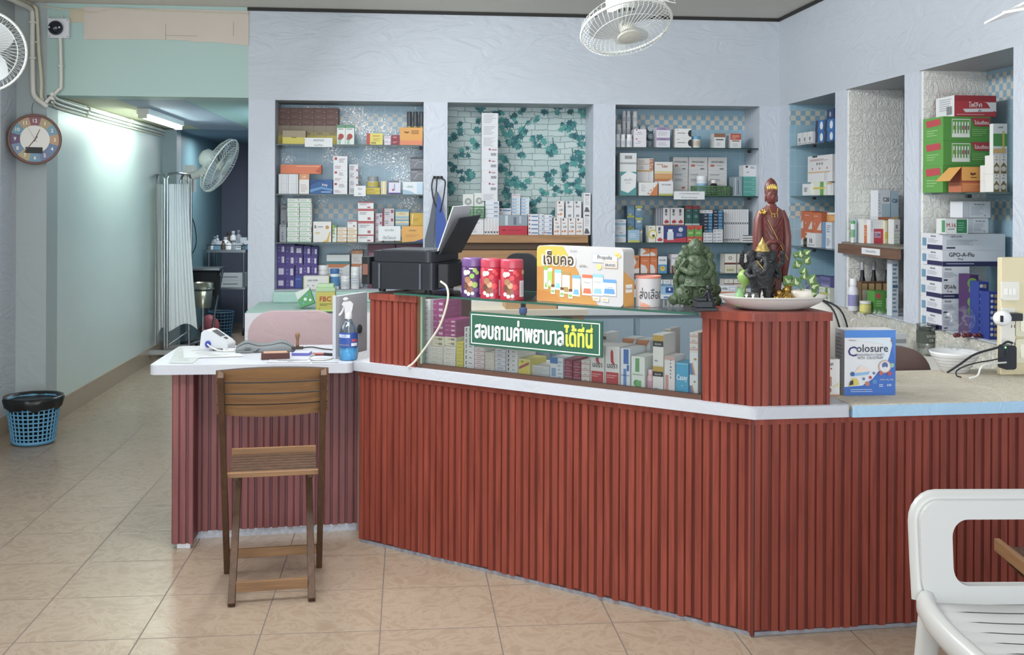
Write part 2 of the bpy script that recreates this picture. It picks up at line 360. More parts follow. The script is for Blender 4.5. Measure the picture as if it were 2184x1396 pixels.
def white_brick_mat():
    m, nt, b = nodes('white_foam_brick')
    tc = N(nt, 'ShaderNodeTexCoord'); sp = N(nt, 'ShaderNodeSeparateXYZ'); nt.links.new(tc.outputs['Object'], sp.inputs[0])
    cb = N(nt, 'ShaderNodeCombineXYZ'); nt.links.new(math_n(nt, 'ADD', sp.outputs[0], sp.outputs[1]), cb.inputs[0]); nt.links.new(sp.outputs[2], cb.inputs[1])
    br = N(nt, 'ShaderNodeTexBrick', i_Scale=1.0); nt.links.new(cb.outputs[0], br.inputs['Vector'])
    br.inputs['Brick Width'].default_value = 0.17; br.inputs['Row Height'].default_value = 0.077; br.inputs['Mortar Size'].default_value = 0.005; br.inputs['Mortar Smooth'].default_value = 0.3
    n = N(nt, 'ShaderNodeTexNoise', i_Scale=22.0, i_Detail=2.0, i_Distortion=1.5); nt.links.new(tc.outputs['Object'], n.inputs['Vector'])
    r = math_n(nt, 'ABSOLUTE', math_n(nt, 'SUBTRACT', n.outputs['Fac'], 0.5))
    h = math_n(nt, 'SUBTRACT', math_n(nt, 'MINIMUM', math_n(nt, 'MULTIPLY', r, 3.0), 0.4), math_n(nt, 'MULTIPLY', br.outputs['Fac'], 0.8))
    bp = N(nt, 'ShaderNodeBump', i_Strength=0.6, i_Distance=0.01); nt.links.new(h, bp.inputs['Height']); nt.links.new(bp.outputs[0], b.inputs['Normal'])
    n3 = N(nt, 'ShaderNodeTexNoise', i_Scale=3.0); nt.links.new(tc.outputs['Object'], n3.inputs['Vector'])
    nt.links.new(mixc(nt, n3.outputs['Fac'], lin('dcdcd6'), lin('eae9e4')), b.inputs['Base Color']); b.inputs['Roughness'].default_value = 0.6
    return m
M_brick = white_brick_mat()
M_t4 = tile_mat('blue_tiles_d', 0, [(1.36, 1.46), (1.98, 2.08)]); M_t6 = tile_mat('blue_tiles_f', 1, [(1.38, 1.48), (1.96, 2.097)])
b = MB(); b.box(XR+0.012, XR+0.36, R4[1]-0.02, R4[1], 0.86, NT, M_t4); b.box(XR+0.34, XR+0.36, R4[0], R4[1]-0.02, 0.86, NT, M_t6); st(b.build('wall_niche_4'))
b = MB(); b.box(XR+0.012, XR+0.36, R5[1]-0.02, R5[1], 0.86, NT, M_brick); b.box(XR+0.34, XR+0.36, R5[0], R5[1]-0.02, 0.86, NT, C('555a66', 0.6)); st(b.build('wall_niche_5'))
b = MB(); b.box(XR+0.012, XR+0.36, R6[1]-0.02, R6[1], 0.86, NT, M_brick); b.box(XR+0.34, XR+0.36, R6[0], R6[1]-0.02, 0.86, NT, M_t6); st(b.build('wall_niche_6'))
# niche 2: ivy wallpaper over a brick print; leaves are printed shapes lying in the paper
def ivy_mat():
    m, nt, b = nodes('brick_wallpaper')
    tc = N(nt, 'ShaderNodeTexCoord'); sp = N(nt, 'ShaderNodeSeparateXYZ')
    n = N(nt, 'ShaderNodeTexNoise', i_Scale=14.0, i_Detail=2.0); nt.links.new(tc.outputs['Object'], n.inputs['Vector'])
    wob = N(nt, 'ShaderNodeMix'); wob.data_type = 'VECTOR'; wob.inputs[0].default_value = 0.025
    nt.links.new(tc.outputs['Object'], wob.inputs[4]); nt.links.new(n.outputs['Color'], wob.inputs[5]); nt.links.new(wob.outputs[1], sp.inputs[0])
    cb = N(nt, 'ShaderNodeCombineXYZ'); nt.links.new(sp.outputs[0], cb.inputs[0]); nt.links.new(sp.outputs[2], cb.inputs[1])
    br = N(nt, 'ShaderNodeTexBrick', i_Scale=1.0); nt.links.new(cb.outputs[0], br.inputs['Vector'])
    br.inputs['Brick Width'].default_value = 0.088; br.inputs['Row Height'].default_value = 0.041; br.inputs['Mortar Size'].default_value = 0.0034; br.inputs['Mortar Smooth'].default_value = 0.6
    br.inputs['Color1'].default_value = (*lin('c6d2d2'), 1); br.inputs['Color2'].default_value = (*lin('b2c4c4'), 1); br.inputs['Mortar'].default_value = (*lin('6c7f7e'), 1); br.squash = 1.3
    n2 = N(nt, 'ShaderNodeTexNoise', i_Scale=5.0); nt.links.new(tc.outputs['Object'], n2.inputs['Vector'])
    c = mixc(nt, math_n(nt, 'MULTIPLY', n2.outputs['Fac'], 0.45), br.outputs['Color'], lin('a2bab4'))
    nt.links.new(c, b.inputs['Base Color']); b.inputs['Roughness'].default_value = 0.55; return m
b = MB(); yw = YB+ND
b.box(N2[0], N2[1], yw, yw+0.02, NB, NT, ivy_mat())
leaf = [(0, -.5), (.16, -.3), (.5, -.34), (.36, -.05), (.52, .2), (.2, .2), (0, .6), (-.2, .2), (-.52, .2), (-.36, -.05), (-.5, -.34), (-.16, -.3)]
ivy = [C('2f7076', 0.6), C('3a8284', 0.6), C('256067', 0.6), C('4b9a94', 0.6)]
clus = [(380, 125, 40, 3), (540, 205, 60, 5), (650, 235, 70, 9), (590, 260, 50, 4), (200, 260, 22, 2), (390, 240, 30, 3), (370, 330, 32, 4), (140, 390, 40, 5), (340, 440, 40, 5), (200, 335, 22, 2),
        (250, 510, 50, 5), (180, 545, 30, 2), (150, 650, 60, 8), (270, 720, 70, 9), (620, 350, 50, 5), (680, 420, 75, 10), (560, 440, 30, 2), (770, 340, 55, 7), (800, 250, 25, 2), (880, 220, 30, 3),
        (740, 545, 32, 4), (590, 570, 35, 4), (610, 660, 60, 7), (660, 760, 55, 7), (620, 870, 60, 8), (600, 960, 55, 6), (700, 800, 40, 5), (770, 810, 25, 3), (870, 420, 60, 8), (940, 420, 20, 2),
        (1010, 510, 60, 8), (1040, 460, 35, 4), (1000, 690, 45, 6), (990, 770, 35, 4), (830, 685, 25, 2), (805, 760, 22, 2), (940, 870, 35, 4), (1060, 850, 55, 6), (1140, 820, 45, 4), (1030, 1040, 45, 4),
        (1120, 290, 45, 5), (1190, 280, 35, 4), (1200, 360, 45, 5), (1260, 380, 30, 3), (1290, 160, 50, 5), (1060, 140, 45, 4), (950, 160, 30, 3), (1270, 480, 60, 7), (1220, 590, 70, 10), (1140, 620, 45, 5),
        (1270, 670, 50, 7), (1150, 710, 60, 6), (1220, 780, 40, 4), (1260, 840, 50, 6), (1170, 870, 35, 3), (850, 960, 35, 3), (900, 920, 25, 2), (860, 1030, 40, 3), (110, 800, 30, 3), (330, 720, 30, 3), (130, 850, 30, 3), (760, 150, 35, 3), (1180, 160, 30, 2), (720, 480, 28, 2)]
rs = random.Random(3); cnt_ = 0
for cx, cy, r, n in clus:
    for i in range(n):
        px = 930+.2436*(cx+rs.uniform(-1, 1)*r*0.75); py = 200+.2436*(cy+rs.uniform(-1, 1)*r*0.75)
        p = atY(px, py, yw); s = rs.uniform(.030, .052); a = rs.uniform(-.9, .9)+PI; ca, sa = math.cos(a), math.sin(a)
        cnt_ += 1; yy = yw-0.0006-0.00002*cnt_
        pts = [(min(max(p.x+s*(x*ca-z*sa), N2[0]+.002), N2[1]-.002), yy, min(p.z+s*(x*sa+z*ca), NT-.003)) for x, z in leaf]
        b.add([(p.x, yy, p.z)]+pts, [(0, 1+(k+1) % 12, 1+k) for k in range(12)], rs.choice(ivy))
for st_ in (((1200, 240), (1230, 330), (1250, 400)), ((600, 560), (650, 620), (640, 700)), ((700, 400), (790, 260), (850, 210)), ((1190, 480), (1200, 560)), ((590, 780), (620, 850), (640, 920)), ((1020, 380), (1030, 460)), ((820, 900), (860, 960))):
    b.tube([atY(930+.2436*x, 200+.2436*y, yw-.0045) for x, y in st_], 0.0022, ivy[2], 5)
st(b.build('wall_niche_2'))
# left wall, pilaster strip and the pillar at the corridor mouth
M_left = wrinkle_mat('grey_green_left_wall', 'b3bbbc', 0.15, 2.0, 0.5)
XC = -2.30
b = MB(); b.box(XL-0.2, XL, 6.35, 7.2, 0, ZC, M_left); b.box(XL-0.2, XL, -2.4, 4.35, 0, ZC, M_left); b.box(XL-0.2, XL, 4.35, 6.35, 2.5, ZC, M_left); b.box(XL-0.2, XL, 4.35, 6.35, 0, 1.6, M_left); st(b.build('wall_left'))  # gap out of view, cut for the added left fill light
st(MB().box(XL, XL+0.012, 6.93, 7.199, 0.0, 2.28, M_wall).build('trim_3'))
st(MB().box(-2.75, XC, 7.2, 7.42, 0, ZC, wrinkle_mat('grey_green_corner', 'aab3b3', 0.2, 3.0, 0.5)).build('wall_corner'))
# beam over the corridor mouth: mint paint below, peeling cream board above
b = MB(); b.box(XC, -1.032, 7.2, 7.42, 2.13, ZC, wrinkle_mat('mint_paint', 'abc3bd', 0.10, 2.0, 0.55)); st(b.build('wall_beam'))
cream = C('cbbfb2', 0.6, var=0.05, scale=6)
lo = [(-2.07, 2.49), (-1.6, 2.50), (-1.42, 2.495), (-1.36, 2.485), (-1.28, 2.49), (-1.12, 2.478), (-1.032, 2.47)]
b = MB(); b.slab(lo+[(-1.032, 2.695), (-2.07, 2.70)], 7.194, 7.2, cream)
for x, z0, z1 in ((-1.56, 2.50, 2.60), (-1.13, 2.53, 2.62)): b.box(x, x+.002, 7.1925, 7.194, z0, z1, C('8d867c'))
b.box(-1.56, -1.36, 7.1925, 7.194, 2.525, 2.527, C('8d867c')); b.box(-2.16, -2.07, 7.196, 7.2, 2.60, 2.69, C('c4b79c'))
st(b.build('trim_4'))
# corridor
M_cor = wrinkle_mat('corridor_mint_wall', 'cdd6d2', 0.12, 2.5, 0.4)
M_blue = wrinkle_mat('corridor_blue_wall', '678790', 0.1, 2.5, 0.5)
st(MB().box(XC-0.15, XC, 7.42, 10.5, 0, 2.2, M_cor).build('wall_corridor_left'))
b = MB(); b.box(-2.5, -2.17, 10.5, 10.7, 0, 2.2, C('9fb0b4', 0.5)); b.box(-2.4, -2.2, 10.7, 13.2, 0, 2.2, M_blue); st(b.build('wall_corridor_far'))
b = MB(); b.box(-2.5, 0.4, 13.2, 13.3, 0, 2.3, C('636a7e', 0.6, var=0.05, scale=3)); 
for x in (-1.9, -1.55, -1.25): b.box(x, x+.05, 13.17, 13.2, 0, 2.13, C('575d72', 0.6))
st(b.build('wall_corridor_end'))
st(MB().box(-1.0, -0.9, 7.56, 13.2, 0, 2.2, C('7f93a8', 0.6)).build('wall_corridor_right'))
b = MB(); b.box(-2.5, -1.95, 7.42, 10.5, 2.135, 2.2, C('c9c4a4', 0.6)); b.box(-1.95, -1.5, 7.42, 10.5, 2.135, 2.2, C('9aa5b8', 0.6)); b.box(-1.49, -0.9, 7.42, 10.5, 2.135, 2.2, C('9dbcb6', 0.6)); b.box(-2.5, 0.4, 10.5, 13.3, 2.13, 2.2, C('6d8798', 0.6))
st(b.build('ceiling_corridor'))
M_base = C('a8957f', 0.3, var=0.12, scale=9)
st(MB().box(XC, XC+0.015, 7.42, 10.5, 0, 0.135, M_base).build('baseboard_corridor'))
b = MB(); b.box(XL, XL+.018, 0, 7.165, 0, .115, M_base); st(b.build('baseboard_left'))
b = MB(); b.box(-2.50, XC+.02, 7.17, 7.2, 0, .16, M_base); b.box(XC, XC+.02, 7.2, 7.42, 0, .16, M_base); st(b.build('baseboard_pillar'))
# ================================================================== counter and reception desk
M_mah = wood_mat('mahogany_film', '6b2f26', '93483a', 0.38, 'z')
M_mahd = wood_mat('mahogany_film_shaded', '562620', '6f332a', 0.5, 'z')  # darker copy: shade between the ribs put into the colour
M_mauve = wood_mat('mauve_wood_film', '6a3c3c', '865250', 0.42, 'z')
M_mauved = wood_mat('mauve_wood_film_shaded', '57333a', '6a4046', 0.5, 'z')  # darker mauve copy, groove shade put into the colour
M_top = wrinkle_mat('white_table_sheet', 'bdc0c7', 0.1, 9.0, 0.35)
def rel(b, name, root, **kw): return b.build(name, root, -root.location, **kw)
def cladding(p0, p1, z0, z1, face, groove, ragged=0.0, band=0.022):
    """reeded panel from plan point p0 to p1, front on the right hand of the direction p0>p1"""
    P0 = Vector((*p0, 0)); d = Vector((*p1, 0))-P0; L = d.length; u = d/L; n = Vector((u.y, -u.x, 0)); b = MB(); s = 0; k = 0
    r = random.Random(int(L*1000))
    def q(s, o, z): return tuple(P0+u*s+n*o+Vector((0, 0, z)))
    def bx(s0, s1, o0, o1, za, zb, m):
        v = [q(s0, o1, za), q(s1, o1, za), q(s1, o0, za), q(s0, o0, za), q(s0, o1, zb), q(s1, o1, zb), q(s1, o0, zb), q(s0, o0, zb)]
        b.add(v, [(3, 2, 1, 0), (4, 5, 6, 7), (0, 1, 5, 4), (1, 2, 6, 5), (2, 3, 7, 6), (3, 0, 4, 7)], m)
    bx(0, L, -0.012, -0.003, z0+.004, z1, groove)
    while s < L-0.004:
        fw, gw = ((0.0265, 0.0035), (0.0255, 0.0095))[k % 2]
        e = min(s+fw, L); zz = z0+r.random()*ragged; c = 0.0022
        v = [q(s, -0.003, zz), q(s+c, 0.004, zz), q(e-c, 0.004, zz), q(e, -0.003, zz), q(s, -0.003, z1), q(s+c, 0.004, z1), q(e-c, 0.004, z1), q(e, -0.003, z1)]
        b.add(v, [(0, 1, 5, 4), (1, 2, 6, 5), (2, 3, 7, 6), (3, 2, 1, 0), (4, 5, 6, 7)], face)
        s += fw+gw; k += 1
    if band: bx(-0.001, L+0.001, -0.01, 0.007, z1-band, z1, face)
    return b
A = Vector((-0.198, 4.684, 0)); CC = Vector((1.163, 3.551, 0)); U = (CC-A).normalized(); NI = Vector((-U.y, U.x, 0)); LM = (CC-A).length
RD = Vector((1.703-1.163, 3.585-3.551, 0)).normalized()
def K(s, t, z=0): return A+U*s+NI*t+Vector((0, 0, z))
def S_of(px, py, t=0.0):
    p = atP(px, py, K(0, t), NI); return (p-A).dot(U), p.z
ZT = 0.775
ctr = empty('service_counter', 'long angled service counter clad in reeded red-brown wood with two pillars and a glass case', 'counter', (0.6, 4.2, 0))
rel(cladding(A.xy, CC.xy, 0.012, 0.735, M_mah, M_mahd, 0.012), 'front_panel', ctr)
R_end = CC+RD*2.2
rel(cladding(CC.xy, R_end.xy, 0.012, 0.735, M_mah, M_mahd, 0.010), 'side_panel', ctr)
b = MB()
for p, q in ((A, CC), (CC, R_end)):
    d = (q-p).normalized(); n = Vector((-d.y, d.x, 0)); a0 = p+n*.004; a1 = q+n*.004; b0 = p+n*.02; b1 = q+n*.02
    b.add([tuple(a0), tuple(a1), tuple(b1), tuple(b0)]+[(v.x, v.y, .013) for v in (a0, a1, b1, b0)], [(3, 2, 1, 0), (4, 5, 6, 7), (0, 1, 5, 4), (1, 2, 6, 5), (2, 3, 7, 6), (3, 0, 4, 7)], C('8f8f98', .6, var=.4, scale=40))
rel(b, 'plinth', ctr)
# corner bead where the two clad faces meet
b = MB(); b.tube([(CC.x, CC.y, .005), (CC.x, CC.y, .735)], .008, M_mahd, 8); rel(b, 'corner_bead', ctr)
# white sheet over the worktop
def off(p, t): return p+NI*t
NR = Vector((-RD.y, RD.x, 0))
b = MB(); o1 = K(-.03, -.022); c1 = CC-NI*.0-Vector((.004, .026, 0)); 
b.prism([(o1.x, o1.y), (c1.x, c1.y), (1.50, 3.545), (1.50, 4.1), (K(1.2, .5).x, K(1.2, .5).y), (K(-.03, .5).x, K(-.03, .5).y)], .735, ZT, M_top)
bevel(rel(b, 'worktop', ctr), .012, 3)
M_beige = wrinkle_mat('beige_worktop_sheet', 'd9d0bd', 0.6, 60.0, 0.6)
M_ltblue = wrinkle_mat('light_blue_edge_cloth', 'a9cbe4', 0.35, 8.0, 0.5)
b = MB(); re = R_end+NR*.66; rf = CC+RD*.345-NR*.02; rg = R_end-NR*.02; rb = CC+RD*.345+NR*.66
b.prism([(rf.x, rf.y), (rg.x, rg.y), (re.x, re.y), (rb.x, rb.y)], .755, ZT, M_beige); rel(b, 'side_worktop', ctr, label='beige grainy sheet on the right worktop')
b = MB(); rf2 = CC+RD*.345-NR*.026; rg2 = R_end-NR*.026; r3 = R_end+NR*.02; r4 = CC+RD*.345+NR*.02
b.prism([(rf2.x, rf2.y), (rg2.x, rg2.y), (r3.x, r3.y), (r4.x, r4.y)], .733, .7545, M_ltblue); b.prism([(rf2.x, rf2.y), (rg2.x, rg2.y), (rg.x, rg.y), (rf.x, rf.y)], .7545, .772, M_ltblue)
bevel(rel(b, 'edge_cloth', ctr, label='light blue cloth along the worktop edge'), .004)
# pillars
def pillar(pts, faces, z0, z1, name):
    b = MB(); ins = []
    cx = sum(p[0] for p in pts)/len(pts); cy = sum(p[1] for p in pts)/len(pts)
    b.prism([(p[0]+(cx-p[0])*.03, p[1]+(cy-p[1])*.03) for p in pts], z0, z1-.001, M_mahd)
    for i, j in faces:
        cl = cladding(pts[i], pts[j], z0, z1, M_mah, M_mahd, 0, 0); b.add(cl.v, cl.f, M_mah) if False else None
        base = len(b.v); b.v += cl.v
        for f, mi in zip(cl.f, cl.mi): b.f.append(tuple(x+base for x in f)); b.mi.append(b.mat(cl.mats[mi])); b.sm.append(False)
    o = rel(b, 'pillar', ctr)
    t = MB(); t.prism([(p[0]+(p[0]-cx)*.04, p[1]+(p[1]-cy)*.04) for p in pts], z1, z1+.028, M_mah); bevel(t.build('pillar_cap', o), .004)
    return o
lp = [K(.055, .004), K(.305, .004), K(.305, .40), K(.055, .40)]
pillar([(p.x, p.y) for p in lp], ((0, 1), (3, 0)), ZT, 1.042, 'l')
E_ = CC+RD*.275
pillar([tuple(K(1.585, .004).xy), (CC.x, CC.y+.004), (E_.x, E_.y), (E_.x-.045, 4.03), (1.27, 4.05)], ((0, 1), (1, 2), (4, 0)), ZT, 1.06, 'r')
# glass case between the pillars
M_glass = glass_mat('clear_case_glass', (.985, .995, .99), .97); M_gedge = C('2c5a4c', 0.15, spec=0.6)
def kbox(b, s0, s1, t0, t1, z0, z1, m):
    b.prism([tuple(K(s0, t0).xy), tuple(K(s1, t0).xy), tuple(K(s1, t1).xy), tuple(K(s0, t1).xy)], z0, z1, m)
b = MB(); kbox(b, .318, 1.575, .012, .017, .792, 1.069, M_glass); rel(b, 'glass_front', ctr)
b = MB(); kbox(b, .20, 1.575, -.012, .40, 1.0705, 1.078, M_glass)
kbox(b, .20, 1.575, -.016, -.0122, 1.0705, 1.0785, M_gedge); kbox(b, .20, 1.575, .4002, .404, 1.0705, 1.0785, M_gedge)
rel(b, 'glass_top', ctr)
b = MB(); kbox(b, .31, 1.58, .006, .03, ZT+.0005, .792, C('5b3d2f', .5)); rel(b, 'case_rail', ctr)
b = MB(); kbox(b, .306, .325, .01, .03, .792, 1.069, C('6a4a34', .5)); kbox(b, .326, .334, .008, .03, .792, 1.069, C('7f9a86', .3)); rel(b, 'case_post', ctr)
# reception desk on the left
dsk = empty('reception_desk', 'low reception desk with white sheeted top and mauve reeded front, left of the counter', 'desk', (-.6, 4.9, 0))
rel(cladding((-.905, 4.786), (-.205, 4.853), .03, .735, M_mauve, M_mauved, .004, 0), 'front_panel', dsk)
b = MB(); b.add([(-.905, 4.79, 0), (-.205, 4.857, 0), (-.205, 4.857, .032), (-.905, 4.79, .032)], [(0, 1, 2, 3)], C('a8abb4', .35, .3, var=.4, scale=60))
b.tube([(-.208, 4.845, 0), (-.208, 4.845, .735)], .006, C('8f7a74', .4), 6); rel(b, 'kick_strip', dsk)
b = MB(); b.box(-.968, -.892, 4.655, 5.2, .022, .735, M_mauved); b.box(-.955, -.90, 4.66, 5.19, 0, .022, C('dcdce2', .6))
o = rel(b, 'end_panel', dsk)
b = cladding((-.972, 4.650), (-.886, 4.650), .022, .735, M_mauve, M_mauved, 0, 0); b2 = cladding((-.972, 5.2), (-.972, 4.652), .022, .735, M_mauve, M_mauved, 0, 0)
base = len(b.v); b.v += b2.v; b.f += [tuple(x+base for x in f) for f in b2.f]; b.mi += [b.mat(b2.mats[i]) for i in b2.mi]; b.sm += b2.sm
rel(b, 'end_cladding', dsk)
b = MB(); b.prism(rrect(-1.062, -.226, 4.615, 5.225, .03), .735, ZT, M_top); bevel(rel(b, 'desktop', dsk), .012, 3)
# ================================================================== folding wooden chairs
M_ch = wood_mat('chair_teak', '73543a', '94704c', 0.55, 'x'); M_chv = wood_mat('chair_teak_upright', '412d1f', '5d422e', 0.6, 'z')
M_slat_shade = C('3a2718', .7)  # slat edges coloured dark: shade in the gaps put into the colour
def bar(b, p, q, wx, wy, m):
    """rectangular bar from p to q; wx across x, wy in the plane"""
    p = Vector(p); q = Vector(q); t = (q-p).normalized(); x = Vector((1, 0, 0)); y = t.cross(x).normalized(); v = []
    for c in (p, q):
        for i, j in ((-1, -1), (1, -1), (1, 1), (-1, 1)): v.append(tuple(c+x*(i*wx/2)+y*(j*wy/2)))
    b.add(v, [(0, 1, 2, 3), (7, 6, 5, 4), (0, 4, 5, 1), (1, 5, 6, 2), (2, 6, 7, 3), (3, 7, 4, 0)], m)
def fold_chair(label, loc, rz):
    r = empty('folding_chair', label, 'chair', loc, rz, 'wooden folding chairs')
    for sx in (-1, 1):
        b = MB(); bar(b, (sx*.178, .195, .0), (sx*.18, -.238, .842), .022, .042, M_chv); bevel(b.build('back_post', r), .002)
        b = MB(); bar(b, (sx*.142, -.185, .0), (sx*.136, .25, .412), .026, .036, M_chv); bevel(b.build('leg', r), .002)
    z = [.680, .722, .766, .810]; 
    for i in range(4):
        b = MB(); n = 14; yc = -.155-(z[i]-.68)*.514; top = []; bot = []
        for k in range(n+1):
            x = -.198+.396*k/n; q = 1-(x/.198)**2; bow = .028*q
            hi = z[i]+.0375+(.014*q if i == 3 else 0); lo_ = z[i]-(.010*q if i == 0 else 0)
            yy = yc+.022-bow; sl = .514
            for P, zz in ((top, hi), (bot, lo_)): P.append((x, yy-(zz-z[i])*sl, zz))
        v = top+bot; v += [(x, y+.012, zz+.004) for x, y, zz in top+bot]; m = n+1; f = []
        for k in range(n):
            f += [(m+k, m+k+1, k+1, k), (2*m+k, 2*m+k+1, 3*m+k+1, 3*m+k)]
        f += [(0, 2*m, 3*m, m), (n, m+n, 3*m+n, 2*m+n)]
        b.add(v, f, M_ch); b.add(v, [q for k in range(n) for q in ((k, k+1, 2*m+k+1, 2*m+k), (3*m+k, 3*m+k+1, m+k+1, m+k))], M_slat_shade); bevel(b.build('back_slat', r), .0015)
    s = empty_part = MB()
    for k in range(7):
        y0 = .026+k*.035; s.box(-.163, .163, y0, y0+.031, .417+k*.002, .428+k*.002, M_chv)
    s.box(-.15, -.128, .01, .26, .400, .4165, M_chv); s.box(.128, .15, .01, .26, .400, .4165, M_chv)
    bevel(s.build('seat', r), .002)
    bevel(MB().box(-.192, .192, .002, .024, .412, .430, M_ch).build('seat_rail', r), .002)
    bevel(MB().box(-.166, .166, .273, .290, .425, .462, M_ch).build('seat_rail', r), .002)
    b = MB(); bar(b, (-.165, .155, .085), (.165, .155, .085), .001, .001, M_ch); b = MB(); b.box(-.167, .167, .14, .155, .065, .10, M_ch); bevel(b.build('stretcher', r), .002)
    bevel(MB().box(-.128, .128, -.162, -.146, .038, .075, M_ch).build('stretcher', r), .002)
    bevel(MB().box(-.124, .124, .205, .222, .362, .40, M_chv).build('stretcher', r), .002)
    return r
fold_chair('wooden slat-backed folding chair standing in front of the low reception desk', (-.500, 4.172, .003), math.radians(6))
c2 = atZ(2120, 1162, .444); e2 = (atZ(2184, 1214, .444)-c2).normalized()
a2 = math.atan2(-e2.y, -e2.x)
px_ = Vector((math.cos(a2), math.sin(a2), 0)); py_ = Vector((-math.sin(a2), math.cos(a2), 0))
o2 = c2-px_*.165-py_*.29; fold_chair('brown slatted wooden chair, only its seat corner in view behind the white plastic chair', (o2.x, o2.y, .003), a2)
# ================================================================== white plastic chair
M_pl = C('bcbcb9', 0.28, spec=0.5)
pc = empty('plastic_chair', 'white moulded plastic chair with open back in the lower right corner', 'chair', (1.536, 2.42, 0), math.radians(-4)); pc.scale = (.96, .96, 1.06)
# back: rounded frame with one opening, bent flange around it
def ring(outer, inner, y0, y1, lean):
    b = MB(); n = len(outer)
    def P(p, y): return (p[0], y+(p[1]-.45)*lean, p[1])
    v = [P(p, y0) for p in outer]+[P(p, y0) for p in inner]+[P(p, y1) for p in outer]+[P(p, y1) for p in inner]
    for i in range(n):
        j = (i+1) % n
        b.add([v[i], v[j], v[n+j], v[n+i]], [(0, 1, 2, 3)], M_pl, False); b.add([v[2*n+i], v[2*n+j], v[3*n+j], v[3*n+i]], [(3, 2, 1, 0)], M_pl)
        b.add([v[i], v[j], v[2*n+j], v[2*n+i]], [(3, 2, 1, 0)], M_pl, True); b.add([v[n+i], v[n+j], v[3*n+j], v[3*n+i]], [(0, 1, 2, 3)], M_pl, True)
    return b
out = rrect(-.262, .262, .425, .665, .055, 7); inn = rrect(-.178, .178, .468, .622, .042, 7)
o = ring(out, inn, .185, .215, .10).build('back_frame', pc); bevel(o, .006, 3)
b = MB(); lip = [(x*1.0, .222+(z-.45)*.10, z) for x, z in arc(-.207, .61, .055, PI, PI/2, 6)]
path = [(-.262, .21, .43), (-.262, .226, .52)]+lip+[(p[0]*-1, p[1], p[2]) for p in lip[::-1]]+[(.262, .226, .52), (.262, .21, .43)]
b.tube(path, .020, M_pl, 8); b.build('back_rim', pc)
# seat: dished strips with slots and a rolled edge
b = MB(); rows = 6
def zs(x, y): return .43-.014*(1-(x/.27)**2)*(1-((y-.02)/.28)**2)-.02*max(0, -(y+.12))*2
ys = [.205, .135, .07, .005, -.06, -.125, -.23]
for k in range(6):
    y1, y0 = ys[k], ys[k+1]; gap = .006 if k < 5 else 0
    top = []
    for j in range(5):
        t = j/4; row = []
        for i in range(17):
            x = -.26+.52*i/16; bow = -.035*(x/.26)**2+.0
            g = gap if abs(x) < .165 else 0
            y = y1+(y0+g-y1)*t; row.append((x, y, zs(x, y)+.004*math.sin(PI*t)))
        top.append(row)
    b.grid(top[::-1], M_pl); b.grid([[(x, y, z-.008) for x, y, z in r] for r in top], M_pl)
b.build('seat', pc)
b = MB(); rim = [(-.235, .215, .43), (-.262, .16, .425), (-.275, .05, .418), (-.27, -.1, .41), (-.24, -.21, .40), (-.12, -.245, .395), (0, -.25, .395), (.12, -.245, .395), (.24, -.21, .40), (.27, -.1, .41), (.275, .05, .418), (.262, .16, .425), (.235, .215, .43)]
b.tube(spline(rim, 4), .032, M_pl, 10, flat=.8); b.build('seat_rim', pc)
for sx, sy in ((-1, 1), (1, 1), (-1, -1), (1, -1)):
    b = MB(); b.tube([(sx*.245, sy*.17, .42), (sx*.258, sy*.19, .25), (sx*.275, sy*.215, 0)], [.034, .029, .022], M_pl, 8); b.build('leg', pc)
